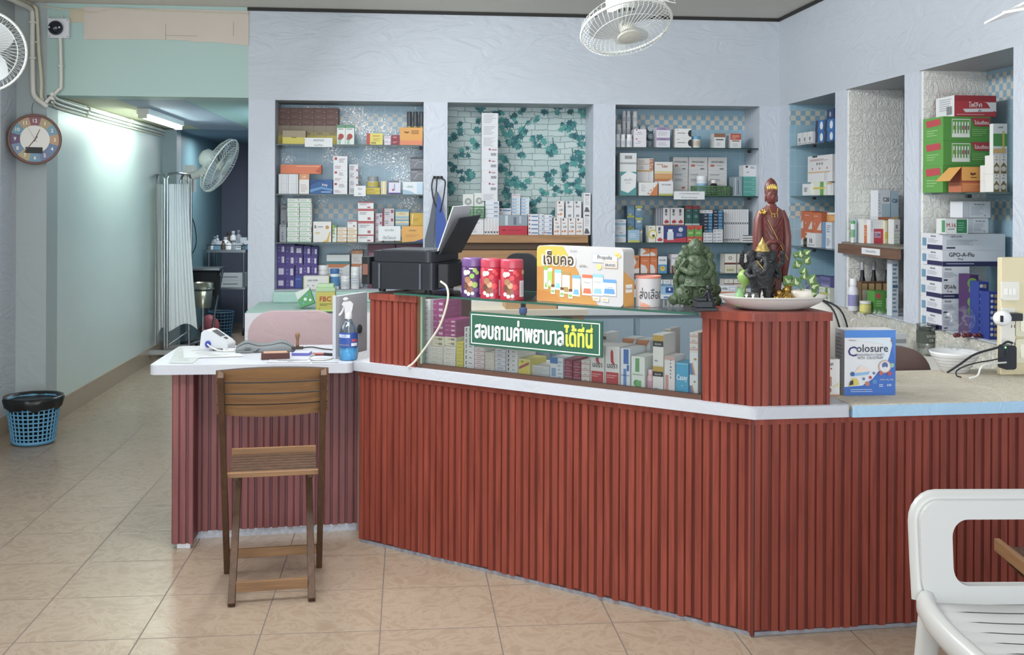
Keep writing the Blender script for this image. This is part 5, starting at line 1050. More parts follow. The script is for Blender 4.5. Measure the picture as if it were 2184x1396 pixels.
# pot with pothos
x, y = onp(1710, -.01); pot = empty('potted_plant', 'variegated trailing plant in a rounded white pot on the plate', 'plant', (x, y, ZD+.004))
b = MB(); b.lathe([(.022, 0), (.036, .01), (.041, .028), (.036, .045), (.03, .05), (.027, .046), (.001, .04)], (0, 0, 0), C('e6ddd0', .25), 24); b.build('pot', pot)
M_lf = C('55793f', .4, var=.25, scale=80); M_lf2 = C('bcc596', .4); rs = random.Random(8)
for k, (dx, dy, z, s, tilt) in enumerate(((-.055, -.01, .072, .034, -.9), (-.035, -.03, .065, .03, -.4), (.025, -.02, .07, .034, .5), (.04, .0, .055, .03, 1.2), (.0, -.01, .10, .026, .2), (-.012, 0, .125, .03, -.5), (.012, 0, .14, .028, .6), (-.004, .0, .16, .026, -.2), (.012, .0, .172, .022, .9), (-.02, .0, .168, .018, -1.2), (.0, -.02, .085, .022, .0), (.03, -.02, .035, .022, 1.5))):
    b = MB(); s *= 1.3; ca, sa = math.cos(tilt), math.sin(tilt); o2_ = [(0, 0), (.45, .25), (.55, .6), (.3, .95), (0, 1.35), (-.3, .95), (-.55, .6), (-.45, .25)]
    P = [(s*(u*ca+w_*sa*.7), -.25*s*(w_-.5)**2, s*(-u*sa+w_*ca*.7)) for u, w_ in o2_]; c = (s*.6*sa*.7, -.01, s*.6*ca*.7)
    b.add([c]+P, [(0, 1+i, 1+(i+1) % 8) for i in range(8)], M_lf); q = [tuple(c[i]+(p_[i]-c[i])*(.5 if j % 2 else .8) for i in range(3)) for j, p_ in enumerate(P)]
    b.add([(c[0], c[1]-.0012, c[2])]+[(a_, b_-.0012, c_) for a_, b_, c_ in (q[0], q[1], q[7], q[4])], [(0, 1, 2), (0, 3, 1), (0, 4, 3)], M_lf2)
    b.v = [(a_+dx*.75, b_+dy, c_+z) for a_, b_, c_ in b.v]; b.build('leaf', pot)
b = MB(); b.tube(spline([(0, 0, .04), (-.004, 0, .09), (.004, 0, .13), (-.002, 0, .175)], 4), .0018, C('6f8a4c', .5), 5); b.tube(spline([(0, 0, .04), (-.02, -.01, .07), (-.04, -.01, .075)], 4), .0016, C('6f8a4c', .5), 5); b.tube(spline([(0, 0, .04), (.018, -.01, .068), (.032, -.01, .06)], 4), .0016, C('6f8a4c', .5), 5); b.build('stem', pot)
# ================================================================== stock: boxes, bottles and jars
ORD = ['lowest', 'second', 'third', 'fourth', 'fifth', 'sixth', 'seventh', 'eighth', 'ninth', 'tenth', 'eleventh', 'twelfth', 'thirteenth']
_rn = random.Random(21)
def deco(b, O, ux, uz, w, h, decs, out):
    """printing on a w x h face: O lower left corner, out = outward normal"""
    O = Vector(O); ux = Vector(ux); uz = Vector(uz); out = Vector(out); k = 0
    for d in decs:
        k += 1; e = out*(.0004+.00022*k); t = d[0]
        def P(u, v): return tuple(O+ux*(u*w)+uz*(v*h)+e)
        if t == 'r': _, a, c, a2, c2, col = d; b.add([P(a, c), P(a2, c), P(a2, c2), P(a, c2)], [(0, 1, 2, 3)], C(col, .5))
        elif t == 'p': b.add([P(*q) for q in d[1]], [tuple(range(len(d[1])))], C(d[2], .5))
        elif t == 't': _, s, u, v, hh, col = d[:6]; b.text(s, P(u, v), ux, uz, hh*h, C(col, .5), 'c', maxw=(d[6] if len(d) > 6 else .86)*w, bold=.012 if d[4] > .07 else 0)
        elif t == 'd':
            _, u, v, r, col = d; b.add([tuple(O+ux*(u*w+r*h*math.cos(q*PI/7))+uz*(v*h+r*h*math.sin(q*PI/7))+e) for q in range(14)], [tuple(range(14))], C(col, .5))
        elif t == 'l':
            _, a, c, a2, c2, n, col = d; st_ = (c2-c)/n
            for i in range(n):
                z = c+st_*i+st_*.25; q = a+(a2-a)*(.55+.45*_rn.random()); b.add([P(a, z), P(q, z), P(q, z+st_*.45), P(a, z+st_*.45)], [(0, 1, 2, 3)], C(col, .5))
        elif t == 'b':
            _, a, c, a2, c2 = d
            for i in range(6): q = a+(a2-a)*i/6; b.add([P(q, c), P(q+(a2-a)*.09, c), P(q+(a2-a)*.09, c2), P(q, c2)], [(0, 1, 2, 3)], C('4a4c50', .5))
W_ = 'd9dbde'; G_ = '8a8f98'
STY = {}
def sty(k, desc, base, decs=(), shape='box', cat='box', name='medicine_box', left=(), top=None, **kw): STY[k] = dict(desc=desc, base=base, decs=list(decs), shape=shape, cat=cat, name=name, left=list(left), top=top, **kw)
L1 = ('l', .1, .2, .6, .8, 3, G_)
sty('brn', 'brown glossy soap box', '66463f', [('r', .08, .1, .92, .14, '543832'), ('r', .2, .45, .55, .55, '8a6c5f'), ('d', .86, .25, .07, 'b9b2ac')])
sty('bry', 'brown and yellow two-tone box', '8b7d6a', [('r', 0, 0, 1, .48, 'c6b548'), ('r', 0, .48, 1, .66, 'a3945e'), ('t', 'Aster', .5, .56, .1, '5c5230', .5)])
sty('brl', 'brown and yellow box lying in front', '9a8b72', [('r', 0, 0, 1, .5, 'c9bb4a'), ('t', 'Aster', .5, .44, .12, '4f4628', .4)])
sty('gru', 'white and green box with red plant picture', 'd5dbd6', [('r', 0, .85, 1, 1, '5f9370'), ('l', .15, .74, .85, .84, 1, G_), ('d', .5, .42, .14, 'a8403a'), ('d', .35, .3, .1, '94504a'), ('r', .2, .03, .45, .25, '8fbca2')])
sty('yel', 'yellow and red box', 'd8cc5c', [('r', 0, 0, .22, 1, 'b5483f'), ('t', 'amoxic', .6, .72, .14, 'b0503a', .6), ('l', .4, .3, .9, .6, 3, 'b09a48'), ('b', .3, .08, .6, .24)])
sty('pnk', 'small white and pink box', 'd6d2d8', [('r', 0, .4, 1, .6, 'c9a8b8'), ('l', .1, .65, .8, .9, 1, G_)])
sty('mar', 'small maroon box', '8e2f41', [('l', .2, .35, .8, .75, 2, 'c9a0a6')])
sty('ora', 'orange carton with black emblem', 'd99a46', [('r', 0, 0, 1, .26, 'd9825a'), ('p', [(.18, .72), (.3, .66), (.42, .72), (.36, .78), (.28, .74), (.22, .8)], '6a4a28'), ('l', .5, .62, .9, .86, 3, '7a5428')])
sty('oli', 'olive spray can with dark cap', '9a955a', (), 'can', 'can', 'spray_can', cap='4a4c52', band='d6d6cc')
sty('sil', 'silver white box', 'cfd2d6', [('r', .1, 0, .16, 1, 'e3e5e8'), ('r', .8, 0, .85, 1, 'b4b8bd')])
sty('who', 'white box with orange band', 'dcd8d4', [('r', 0, .72, 1, 1, 'cf9068'), ('t', 'UR', .5, .8, .1, 'e9d9cc', .4), ('l', .15, .1, .8, .5, 4, 'b9b5b0')])
sty('orl', 'long orange-red packet', 'd2744c', [('r', .4, .8, .95, .86, 'e3b49c'), ('p', [(.85, .3), (.97, .05), (1, .05), (1, .9)], 'b8503a')])
sty('pol', 'blue box with white lettering', '2f5c94', [('p', [(0, .1), (.5, .35), (1, .2), (1, .35), (.5, .5), (0, .3)], '5f93c2'), ('p', [(0, .6), (.4, .85), (.7, .8), (.4, 1), (0, 1)], '24467a'), ('t', 'Poly', .66, .5, .2, 'e3e8ec', .4), ('l', .5, .08, .95, .2, 1, 'aac4dc')])
sty('wrs', 'white box with red square', 'd8d9dc', [('r', .08, .74, .26, .92, 'a63a40'), ('l', .4, .55, .85, .85, 3, G_), ('l', .1, .12, .6, .35, 2, 'b08a90')])
sty('wr2', 'white box with red corner', 'd4d5da', [('r', .78, .08, .96, .34, 'a84a50'), L1])
sty('yls', 'yellow flat box', 'cbb83c', [('r', 0, .85, 1, .92, 'a8982c'), ('l', .1, .2, .9, .6, 1, 'a08a2c')])
sty('ytn', 'silver tin with yellow foot', 'a9adb0', (), 'can', 'tin', 'tin', cap='8f9296', band='c3b23c')
sty('gld', 'cream and gold packet', 'd2c49a', [('r', .4, 0, .6, 1, 'e6dcc0')])
sty('pur', 'white box with violet border', 'd2d2de', [('r', 0, 0, 1, .12, '544a86'), ('r', 0, .0, .08, 1, '6a62a0'), ('d', .42, .32, .08, 'b8406a'), ('r', .5, .3, .56, .75, '5f86b8'), ('r', .1, .86, .9, 1, '70747c')])
sty('ulc', 'white and pale blue box with green lettering', 'd6dde2', [('p', [(0, 0), (.7, 0), (.4, .25), (0, .4)], '9cb8cc'), ('t', 'นโอมีน', .36, .55, .16, '5f9a90', .5), ('r', .7, 0, 1, .9, 'b8cede')])
sty('gry', 'dark grey carton', '7c7f86', [('r', 0, .88, 1, 1, '4a4c50'), ('p', [(.3, .2), (.6, .6), (1, .6), (1, .64), (.58, .64), (.26, .2)], 'b9bcc2'), ('l', .1, .7, .8, .82, 1, 'a9acb2')])
sty('wgn', 'white box with pale green stripe', 'd6dad6', [('r', 0, 0, 1, .3, 'a9c4ae'), ('l', .08, .45, .8, .8, 2, '9fb0a2'), ('r', .86, .6, .95, .82, '94505a')])
sty('gst', 'grey upright box with black lettering', '9398a0', [('r', .1, .88, .9, .95, '70747c'), ('l', .3, .1, .6, .6, 5, '4a4e56')])
sty('gda', 'white box with gold curve', 'dad8d4', [('p', [(.5, 0), (.75, .12), (.9, .5), (.96, .5), (.85, 0)], 'd3ac50'), ('t', 'a', .12, .68, .14, '5a6470'), ('d', .78, .72, .09, 'c08a50'), ('l', .12, .38, .5, .5, 2, 'c6a84a'), ('l', .25, .7, .55, .8, 1, G_)])
sty('grb', 'small green and white box', 'cdd5c6', [('r', 0, .55, .5, 1, '9ab850'), ('r', .3, .85, 1, 1, '5f8f5a'), L1])
sty('wob', 'white box with orange stripe', 'dcd6cc', [('r', 0, 0, 1, .28, 'd0a878'), ('l', .1, .5, .85, .85, 2, 'b59a80')])
sty('wre', 'white box with red edge', 'd8d9da', [('r', 0, .82, 1, 1, 'b05458'), ('l', .1, .5, .8, .75, 2, G_), ('r', .6, .1, .8, .3, 'b06068')])
sty('wpk', 'white and crimson box', 'd4d0d8', [('r', 0, 0, .14, 1, '9c4054'), ('r', .72, .45, .92, .8, '9c5066'), ('l', .2, .15, .65, .6, 2, G_)])
sty('byc', 'blue and cream box', 'd4cca8', [('r', 0, .75, 1, 1, '6a9cba'), ('t', 'VIT C', .5, .48, .16, 'b8906a', .7), ('r', 0, .1, 1, .3, '8fb4c8')])
sty('ylb', 'yellow box in film', 'cba93c', [('l', .1, .3, .9, .6, 2, 'b48f30'), ('p', [(.1, .1), (.16, .1), (.24, .9), (.16, .9)], 'e4d49a')])
sty('orb', 'orange box with blue corner', 'd8a04c', [('p', [(.1, 0), (1, 0), (1, .22), (.6, .05)], '3a4a86'), ('t', 'SOFAN', .5, .68, .1, '7c6a50', .5), ('l', .15, .3, .9, .5, 2, 'c08a4a')])
sty('vio', 'purple box with white sticker', '4f3f86', [('r', .55, .2, .85, .75, 'cfcfda'), ('r', .62, .25, .66, .7, '8a86a4'), ('l', .08, .2, .4, .8, 2, '7468a8')])
sty('vi2', 'purple box with three stickers', '4f3f86', [('r', .2, .25, .38, .75, 'cfcfda'), ('r', .41, .25, .59, .75, 'cfcfda'), ('r', .62, .25, .8, .75, 'cfcfda')])
sty('blu', 'plain royal blue box', '3a4f9a', [('l', .1, .6, .8, .85, 1, '5a6fb4')])
sty('cat', 'white box with yellow edges', 'dad9d6', [('r', 0, 0, .04, 1, 'd4c860'), ('r', .96, 0, 1, 1, 'd4c860'), ('t', 'CARE WIPES', .36, .62, .12, '6a6e74', .4), ('d', .18, .3, .05, G_), ('d', .38, .3, .05, G_), ('d', .58, .3, .05, G_)])
sty('pot', 'white lidded pot', 'd9dadb', (), 'jar', 'jar', 'jar', cap='e2e3e4', band='c8ccd2')
sty('bjr', 'white jar with blue label and blue cap', 'd4dade', (), 'jar', 'jar', 'jar', cap='3f6fa8', band='4a86ba')
sty('tel', 'white and teal long carton', 'd6d9d8', [('r', 0, 0, 1, .3, '4f8088')])
sty('mag', 'maroon plastic bin', '6f4456', [('r', .06, .1, .94, .8, '8a6474'), ('r', .4, .5, .7, .7, 'b4a0ac')])
sty('wtx', 'white wrapper pack with small print', 'd4d6da', [('l', .1, .1, .9, .9, 6, 'a9adb4')])
sty('wsb', 'white pack with red emblem', 'd2d4d9', [('d', .5, .84, .09, '9a4a50'), ('l', .62, .72, .95, .9, 1, 'a06068'), ('b', .58, .28, .92, .52)])
sty('wbs', 'slim blue-printed white box', 'd3d7de', [('r', .62, .3, .92, .7, '8a94a8'), ('r', 0, 0, 1, .12, 'a4b6cc')])
sty('spn', 'thin white upright packet', 'd8d9db', [('r', .2, .08, .8, .2, '5c6068'), ('r', .46, .3, .54, .9, 'b4b8be')])
sty('red', 'red box', 'b8283c', [('r', .1, .45, .22, .6, '7c2030'), ('l', .3, .45, .8, .6, 1, '8c2030')])
sty('blt', 'small light blue box', 'd2dbe4', [('r', 0, .1, .55, .45, '86aed0'), ('r', .08, .6, .2, .85, '94505a'), ('l', .3, .6, .9, .85, 1, G_)])
sty('wbd', 'white box with blue band', 'd4d8de', [('r', .3, .3, .95, .62, '5f82aa'), ('r', .06, .35, .2, .75, 'a03c48')])
sty('w12', 'white box with orange flower', 'dcd9d8', [('r', .2, .85, .42, .96, '5a3a40'), ('l', .2, .66, .9, .74, 1, 'b86058'), ('t', '125', .55, .42, .11, '4a4448', .6), ('d', .55, .22, .07, 'cf8a4a'), ('d', .2, .2, .04, 'b05048')])
sty('wbb', 'white film-wrapped box with barcode', 'd6d7da', [('t', 'ibu', .5, .62, .13, '4a4e56', .5), ('b', .3, .06, .7, .2), ('r', .2, .85, .45, .97, '6a6e76')])
sty('wta', 'tall white box with dark picture', 'd8d8d8', [('r', .2, .86, .8, .93, '70747a'), ('p', [(.1, .06), (.9, .06), (.6, .28), (.3, .3)], '5a5e66'), ('l', .2, .4, .8, .8, 5, 'b0b3b8')])
sty('bot', 'white pill bottle', 'dcdddf', [], 'bottle', 'bottle', 'pill_bottle', cap='e0e1e3', band='c9ccd2', wide=1)
sty('vcp', 'glass vial lying with its round cap outward', 'c3ccd2', [], 'endon', 'vial', 'vial')
sty('wrd', 'white box with red oval and dots', 'dad6dc', [('d', .2, .9, .08, 'b04450'), ('t', 'Simvas', .45, .6, .1, '5a5e6a', .6), ('l', .1, .4, .7, .5, 1, G_), ('d', .8, .7, .02, '9a6a70'), ('d', .88, .7, .02, '9a6a70'), ('d', .8, .6, .02, '9a6a70')])
sty('lil', 'white and lilac box', 'd8d6de', [('r', 0, .72, 1, 1, '9a88ac'), ('t', 'Losartan', .45, .8, .12, '5f4f78', .7), ('l', .1, .2, .8, .6, 3, 'b4b2bc')])
sty('sal', 'white box with black half disc', 'dedddb', [('p', [(1, .1), (.84, .22), (.78, .5), (.84, .78), (1, .9)], '2c2d31'), ('t', 'SALBUTAMOL', .38, .48, .1, '3a3c40', .6), ('l', .08, .8, .3, .9, 1, G_)])
sty('bcp', 'small jar with blue cap', 'd0d4d4', (), 'jar', 'jar', 'jar', cap='5f9ac0', band='c4b8a4')
sty('brw', 'white box with brown top', 'd8d8d8', [('r', 0, .74, 1, 1, '8f6248'), ('r', .15, .54, .85, .62, '50545c'), ('l', .2, .15, .8, .4, 3, 'b4b6ba')])
sty('rdw', 'white box with red top', 'd9d8d8', [('r', 0, .58, 1, 1, 'b4503f'), ('l', .15, .65, .85, .9, 3, 'd9a89a'), ('r', .15, .46, .85, .53, '8a4844'), ('l', .2, .1, .8, .35, 2, 'b4b6ba')])
sty('sen', 'teal and white carton with raised flap', 'd4d6d6', [('r', 0, 0, 1, .56, '4f9294'), ('p', [(.06, .12), (.5, .06), (.95, .2), (1, .5), (.5, .58), (.06, .45)], 'dcdedd'), ('t', 'เซนต้า', .5, .34, .07, '6a6e72', .7), ('t', 'Xenta', .5, .28, .035, '8a8e92', .5), ('b', .3, .86, .75, .94), ('r', 0, .74, 1, .78, '9a9da0')])
sty('woc', 'flat white box with orange corner', 'd9d6d2', [('r', .76, .1, 1, .9, 'c08068'), ('d', .84, .55, .2, 'd4a898'), ('l', .1, .2, .6, .7, 2, 'b4aaa4'), ('r', 0, 0, 1, .08, 'd09a60')])
sty('wvl', 'plain white carton with grey lines', 'd8d8d8', [('r', .7, .1, .73, .9, 'b4b6ba'), ('r', .78, .1, .8, .9, 'c2c4c8'), ('r', 0, .9, .9, 1, 'd0a868')])
sty('mos', 'white box with orange mosaic corner', 'd9d9d8', [('p', [(.55, 0), (1, 0), (1, .95)], 'cc7a48'), ('r', .45, .1, .55, .22, 'c98a60'), ('r', .6, .36, .68, .48, 'c98a60'), ('r', .75, .5, .84, .62, 'cc8a58'), ('r', .5, .3, .56, .38, 'd8b49a'), ('l', .1, .3, .4, .85, 4, 'b6b8bc')])
sty('thr', 'white and orange box with red script', 'dbd8d2', [('r', 0, .0, 1, .32, 'cf9a60'), ('r', 0, .36, 1, .44, 'd8c070'), ('t', 'รีลีฟ', .55, .66, .16, 'b4564a', .6), ('l', .1, .8, .5, .9, 1, 'b08a80')])
sty('vel', 'white box with olive foot', 'd8d9db', [('r', 0, 0, 1, .14, 'b0b050'), ('t', 'VETTADINE', .5, .72, .09, '6a6e76', .8)])
sty('mys', 'white gridded carton with orange tablet', 'cfcecd', [('r', 0, .32, 1, .33, 'aeb0b4'), ('r', 0, .16, 1, .17, 'aeb0b4'), ('t', 'MYSOVEN', .5, .70, .1, '2c2e34', .86), ('p', [(.1, .56), (.16, .62), (.3, .62), (.36, .57), (.3, .51), (.16, .51)], 'b86848'), ('l', .45, .54, .9, .6, 1, G_), ('b', .62, .36, .84, .44), ('l', .1, .05, .6, .14, 1, G_), ('r', 0, .0, .006, 1, 'a4a6aa')])
sty('my2', 'white gridded carton with lettering upside down', 'cfcecd', [('r', 0, .7, 1, .71, 'aeb0b4'), ('r', 0, .5, 1, .51, 'aeb0b4'), ('l', .1, .75, .7, .9, 2, G_), ('p', [(.55, .42), (.62, .48), (.76, .48), (.82, .43), (.76, .37), (.62, .37)], 'b86848')])
sty('tea', 'flat teal packet', '4f9a92', [('r', 0, .8, 1, 1, '6fb0a6'), ('l', .6, .3, .95, .6, 1, '86bcb2')])
sty('wbk', 'white box with black square', 'd6d6da', [('r', .15, .78, .32, .95, '3a3a44'), ('l', .5, .7, .95, .9, 2, '6a6a76'), ('l', .2, .3, .5, .45, 1, G_)])
sty('cle', 'clear case of steel tools', '8796a0', [('r', .2, .05, .3, .95, 'b8c2c8'), ('r', .5, .1, .6, .8, '5f6c78'), ('r', .7, .2, .78, .9, 'a8b4bc')])
sty('cls', 'silver and white box', 'c4c8cc', [('r', 0, .5, 1, .68, '7fa8c0'), ('t', 'Cistat', .55, .8, .1, '4a4e56', .6), ('l', .1, .1, .8, .4, 3, 'a9adb4')])
sty('bly', 'blue and yellow box', '5f86a4', [('r', 0, 0, 1, .16, 'b4b44a'), ('l', .1, .3, .9, .8, 4, '86a8c0'), ('r', .2, .18, .6, .34, 'c0bc5a')])
sty('bl2', 'blue box with yellow top', '5f86a4', [('r', 0, .84, 1, 1, 'b4b44a'), ('l', .1, .2, .9, .7, 4, '86a8c0'), ('r', .25, .6, .8, .8, 'cfd4c0')])
sty('bl3', 'wide light blue box with yellow foot', '8fb0c8', [('r', 0, 0, 1, .18, 'b8b858'), ('l', .1, .35, .8, .75, 3, 'c2d2de')])
sty('ybx', 'white box with yellow ring', 'd8d7c8', [('d', .6, .5, .28, 'c9b83c'), ('d', .62, .5, .2, 'dedccb'), ('d', .7, .4, .08, '3c4a30'), ('l', .1, .8, .6, .95, 1, G_)])
sty('wrl', 'white box with red lettering', 'dcd9d9', [('r', .3, .55, .6, .92, '50525a'), ('t', 'VIN', .45, .6, .12, 'd8d8d8', .5), ('p', [(.15, .16), (.5, .3), (.85, .2), (.8, .08), (.3, .06)], 'b83c40')])
sty('nav', 'navy and red carton with white jar picture', '33417a', [('r', 0, 0, 1, .2, 'b83c4c'), ('p', [(.3, .2), (1, .2), (1, .3)], 'b83c4c'), ('r', .14, .14, .42, .62, 'cdd4da'), ('r', .18, .62, .38, .78, 'dfe2e6'), ('d', .74, .76, .14, 'c2cad2'), ('l', .55, .35, .9, .55, 3, 'aeb6d0')])
sty('rgr', 'red and green box', 'c0503a', [('r', 0, .35, 1, .8, '5f9a4a'), ('d', .5, .82, .1, 'b83c3c'), ('r', .2, .5, .8, .62, '8fbf6a'), ('l', .2, .1, .8, .25, 1, 'e0b49a')])
sty('gsp', 'grey upright packet', '8d929a', [('r', .4, .05, .6, .95, 'b0b5bc')])
sty('tlr', 'dark teal box with red top', '2f5c58', [('r', 0, .82, 1, 1, '9c4044'), ('t', 'Hyda', .5, .7, .07, 'd5dad8', .7), ('d', .5, .4, .1, '5f9088')])
sty('bkb', 'small black and blue box', '2c3848', [('r', .55, .1, .95, .9, '4f8ab4'), ('l', .1, .3, .5, .7, 1, 'b4bcc6')])
sty('wsm', 'small grey-printed white box', 'd4d5d9', [('r', .05, .2, .3, .8, 'a4a8b2'), ('l', .4, .3, .95, .8, 1, G_)])
sty('wbl', 'small black-lidded white box', 'd9d8d6', [('r', 0, .7, 1, 1, '43464c'), ('l', .2, .2, .8, .5, 1, 'c4c6c8')])
sty('orw', 'orange and white box', 'd2743e', [('p', [(0, 0), (.7, 0), (.75, .2), (.5, .45), (0, .52)], 'd6d4d4'), ('t', 'Knoxy', .5, .68, .09, 'e6d4c8', .8), ('r', 0, .9, 1, 1, 'c0602f')])
sty('or2', 'white box with orange swoosh', 'd8d5d3', [('p', [(1, 1), (.2, 1), (.6, .6), (.1, .2), (1, .3)], 'd07a44'), ('d', .7, .8, .08, '7a6a5c')])
sty('smi', 'blue and white box with smiling face', 'd5d8da', [('r', 0, 0, 1, .52, '4f92c0'), ('d', .5, .28, .16, 'd8b83c'), ('d', .42, .32, .025, '4a3a20'), ('d', .58, .32, .025, '4a3a20'), ('t', 'Konifa', .5, .74, .1, '50707a', .7)])
sty('smr', 'red and white box with round face', 'd8d4d4', [('r', 0, .0, 1, .4, 'b8484a'), ('d', .5, .28, .18, 'd8a08a'), ('t', 'Konifa', .5, .74, .1, '7c5054', .7)])
sty('mwh', 'white box with maroon foot', 'd6d2d6', [('r', 0, 0, 1, .4, '7c3048'), ('d', .6, .3, .14, 'b07a8a'), ('t', 'Bactex', .5, .76, .07, '5a4a58', .8)])
sty('wdr', 'white carton in film', 'ccd0d4', [('l', .1, .1, .9, .8, 5, 'b0b6bc'), ('p', [(0, .85), (.7, .85), (1, 1), (0, 1)], 'c0784c')])
sty('tlw', 'pale teal carton', 'b9cfd2', [('p', [(0, .3), (1, .7), (1, .85), (0, .5)], 'd8e2e4')])
sty('brg', 'white carton with brown band and crest', 'd9d5cb', [('r', 0, .44, 1, .54, '6c4034'), ('d', .5, .78, .1, '8a857a'), ('d', .5, .78, .06, 'c9c5bb'), ('r', .1, .06, .9, .38, 'cfcbb0'), ('d', .3, .15, .06, '9aa86a'), ('d', .5, .15, .06, 'b0a05a'), ('d', .7, .15, .06, '9aa86a'), ('r', 0, 0, .03, 1, '8a6a5a')])
sty('drp', 'light blue box with drop emblem', '8db6d4', [('r', .2, .2, .75, .9, '2f4f8a'), ('d', .48, .6, .14, 'dce4ea'), ('p', [(.4, .62), (.56, .62), (.48, .86)], 'dce4ea')])
sty('fst', 'white and blue lettered box', 'd4dae0', [('r', .1, .2, .5, .75, '3f6298'), ('t', 'FBS', .3, .35, .25, 'dce2e8', .35), ('t', 'O O', .75, .4, .3, '7f9ab8', .4)])
sty('uld', 'white box with blue frame', 'd8dade', [('t', 'ulda', .28, .35, .4, '4a4e58', .4), ('r', .55, .25, .95, .75, '6a8fc0'), ('r', .57, .3, .93, .7, 'dde0e4')])
# counter case
sty('pkt', 'slim white box with pink print', 'd9d9da', [('t', 'Pynol', .62, .35, .3, 'a8607a', .5), ('l', .1, .3, .35, .7, 1, G_)])
sty('mgt', 'magenta box', '9c3a78', [('r', .6, .3, .9, .7, 'd0b4c6'), ('l', .1, .35, .5, .65, 1, 'c48ab0')])
sty('cry', 'cream box with yellow print', 'd9d3bd', [('l', .3, .3, .8, .7, 1, 'b8a468'), ('b', .6, .25, .9, .75)])
sty('crm', 'cream white slim box', 'd8d5cb', [('l', .15, .3, .7, .6, 1, 'b4b0a4'), ('d', .85, .5, .12, 'c89a94')])
sty('yss', 'small yellow box', 'd2c848', [('r', .1, .35, .9, .65, 'b4a838')])
sty('arw', 'white box with black symbol', 'd8d9da', [('p', [(.15, .2), (.28, .2), (.2, .5), (.3, .8), (.15, .8)], '3a3c42'), ('t', 'Ranzy', .65, .35, .28, '4a4c54', .5)])
sty('pks', 'white and rose slim box', 'd8d0d0', [('r', 0, 0, 1, .25, 'c9a4a8'), ('l', .2, .4, .8, .8, 1, 'b08a90')])
sty('lvs', 'white slim box with pale blue rule', 'd6d8de', [('r', 0, .1, 1, .25, 'a8b4d0'), ('l', .2, .4, .8, .8, 1, G_)])
sty('yrd', 'yellow box with red ribbon and crown', 'd6c658', [('r', 0, 0, 1, 1, 'd6d0b0'), ('r', .06, .05, .94, .95, 'd4c24a'), ('p', [(.06, .42), (.94, .72), (.94, .86), (.06, .56)], '9c4450'), ('d', .35, .85, .06, '5f8a50')])
sty('bwh', 'white box with blue top', 'd5dae0', [('r', .0, .74, .6, 1, '3f7ab8'), ('r', .1, .2, .45, .55, '7fa0c4'), ('l', .6, .1, .95, .9, 5, 'a9b4c4')])
sty('mrn', 'maroon box', '8a2a44', [('l', .2, .3, .85, .7, 2, 'b87488'), ('r', 0, 0, 1, .06, 'd0c4c8')])
sty('wst', 'white box with rose stripes', 'd8d2ce', [('r', 0, .3, 1, .42, 'c0847c'), ('r', 0, .55, 1, .62, 'c0847c'), ('t', 'cetrin', .5, .68, .14, '6a7a68', .6)])
sty('nor', 'white and red box with red figure', 'dcdad8', [('r', .06, .0, .94, .37, 'b8343a'), ('l', .12, .22, .85, .32, 2, 'd8989a'), ('t', 'นอรา', .5, .47, .1, '3c3a40', .7), ('p', [(.4, .62), (.55, .56), (.7, .56), (.6, .64), (.56, .88), (.44, .93), (.38, .84)], 'b8303a')])
sty('dia', 'white and blue upright box', 'd5dae2', [('r', .3, .62, .85, .98, '3f6ab0'), ('r', .3, .03, .62, .5, '5f86c0'), ('r', .66, .45, .9, .6, '3f6ab0'), ('t', 'DiabeDerm', .5, .32, .05, '2f4f90', .9)])
sty('dig', 'white and green upright box', 'd7dcd6', [('r', .3, .55, .6, .95, '5f9a5f'), ('d', .4, .22, .1, '4f9a50'), ('r', .35, .05, .75, .3, '6aa86a'), ('t', 'DiabeDerm', .5, .45, .05, '3f7a48', .8)])
sty('pkb', 'pink cosmetic bottle', 'd4aab4', (), 'bottle', 'bottle', 'bottle', cap='dcbcc4', band='c890a0')
sty('sel', 'white box with gold and black top', 'd9d8d4', [('r', 0, .78, 1, .97, 'b8963c'), ('r', 0, .6, 1, .78, '26272b'), ('t', 'SELSUN', .48, .65, .06, 'dcdcdc', .6), ('l', .15, .1, .7, .2, 1, G_)])
sty('wpv', 'white upright box with pink bars', 'd8d4d2', [('r', .1, .05, .4, .5, 'c98a86'), ('l', .55, .4, .7, .95, 6, '6a6a72'), ('r', 0, .9, 1, 1, 'c2a09a')])
sty('cas', 'sky blue box with white script', '43a0c8', [('t', 'Casey', .5, .42, .22, 'e2ecf0', .85), ('d', .5, .3, .02, 'bcdce8'), ('r', 0, .95, 1, 1, '6fb8d6')])
sty('acr', 'white box with blue and orange curve', 'd6dade', [('p', [(0, 0), (.5, 0), (.2, .5), (0, .5)], '4f7ab0'), ('p', [(.5, 0), (.7, 0), (.35, .55), (.2, .5)], 'cf8a4a'), ('l', .5, .6, .9, .8, 1, 'b08a50')])
sty('bag', 'white folded paper sachets', 'd0d2d4', [('l', .05, .05, .95, .9, 7, 'b4b8bc')])
# right wall
sty('blo', 'blue box with white oval', '2f6fae', [('d', .75, .5, .36, 'd8dce0'), ('p', [(0, 0), (.25, 0), (.35, 1), (.1, 1)], '3a3444')])
sty('dbl', 'dark blue box', '2f3f68', [('d', .5, .5, .25, '8fa0b8')])
sty('n12', 'white film-wrapped pack with numbers', 'd4d2d2', [('r', .2, .9, .4, 1, '3a3a3e'), ('t', '125  125  125', .5, .42, .14, '4a464a', .9), ('d', .2, .2, .07, 'a8604a'), ('d', .5, .2, .07, 'a8604a'), ('d', .8, .2, .07, 'a8604a'), ('l', .1, .66, .9, .8, 2, 'b08a88')])
sty('wtr', 'white tub with red label', 'd8d8d8', (), 'jar', 'tub', 'tub', cap='dedede', band='9c4038')
sty('wgy', 'white, yellow and green box', 'd5d8c6', [('r', .6, 0, .82, 1, '5f9a4a'), ('r', .1, .45, .9, .6, 'c9bb4a')])
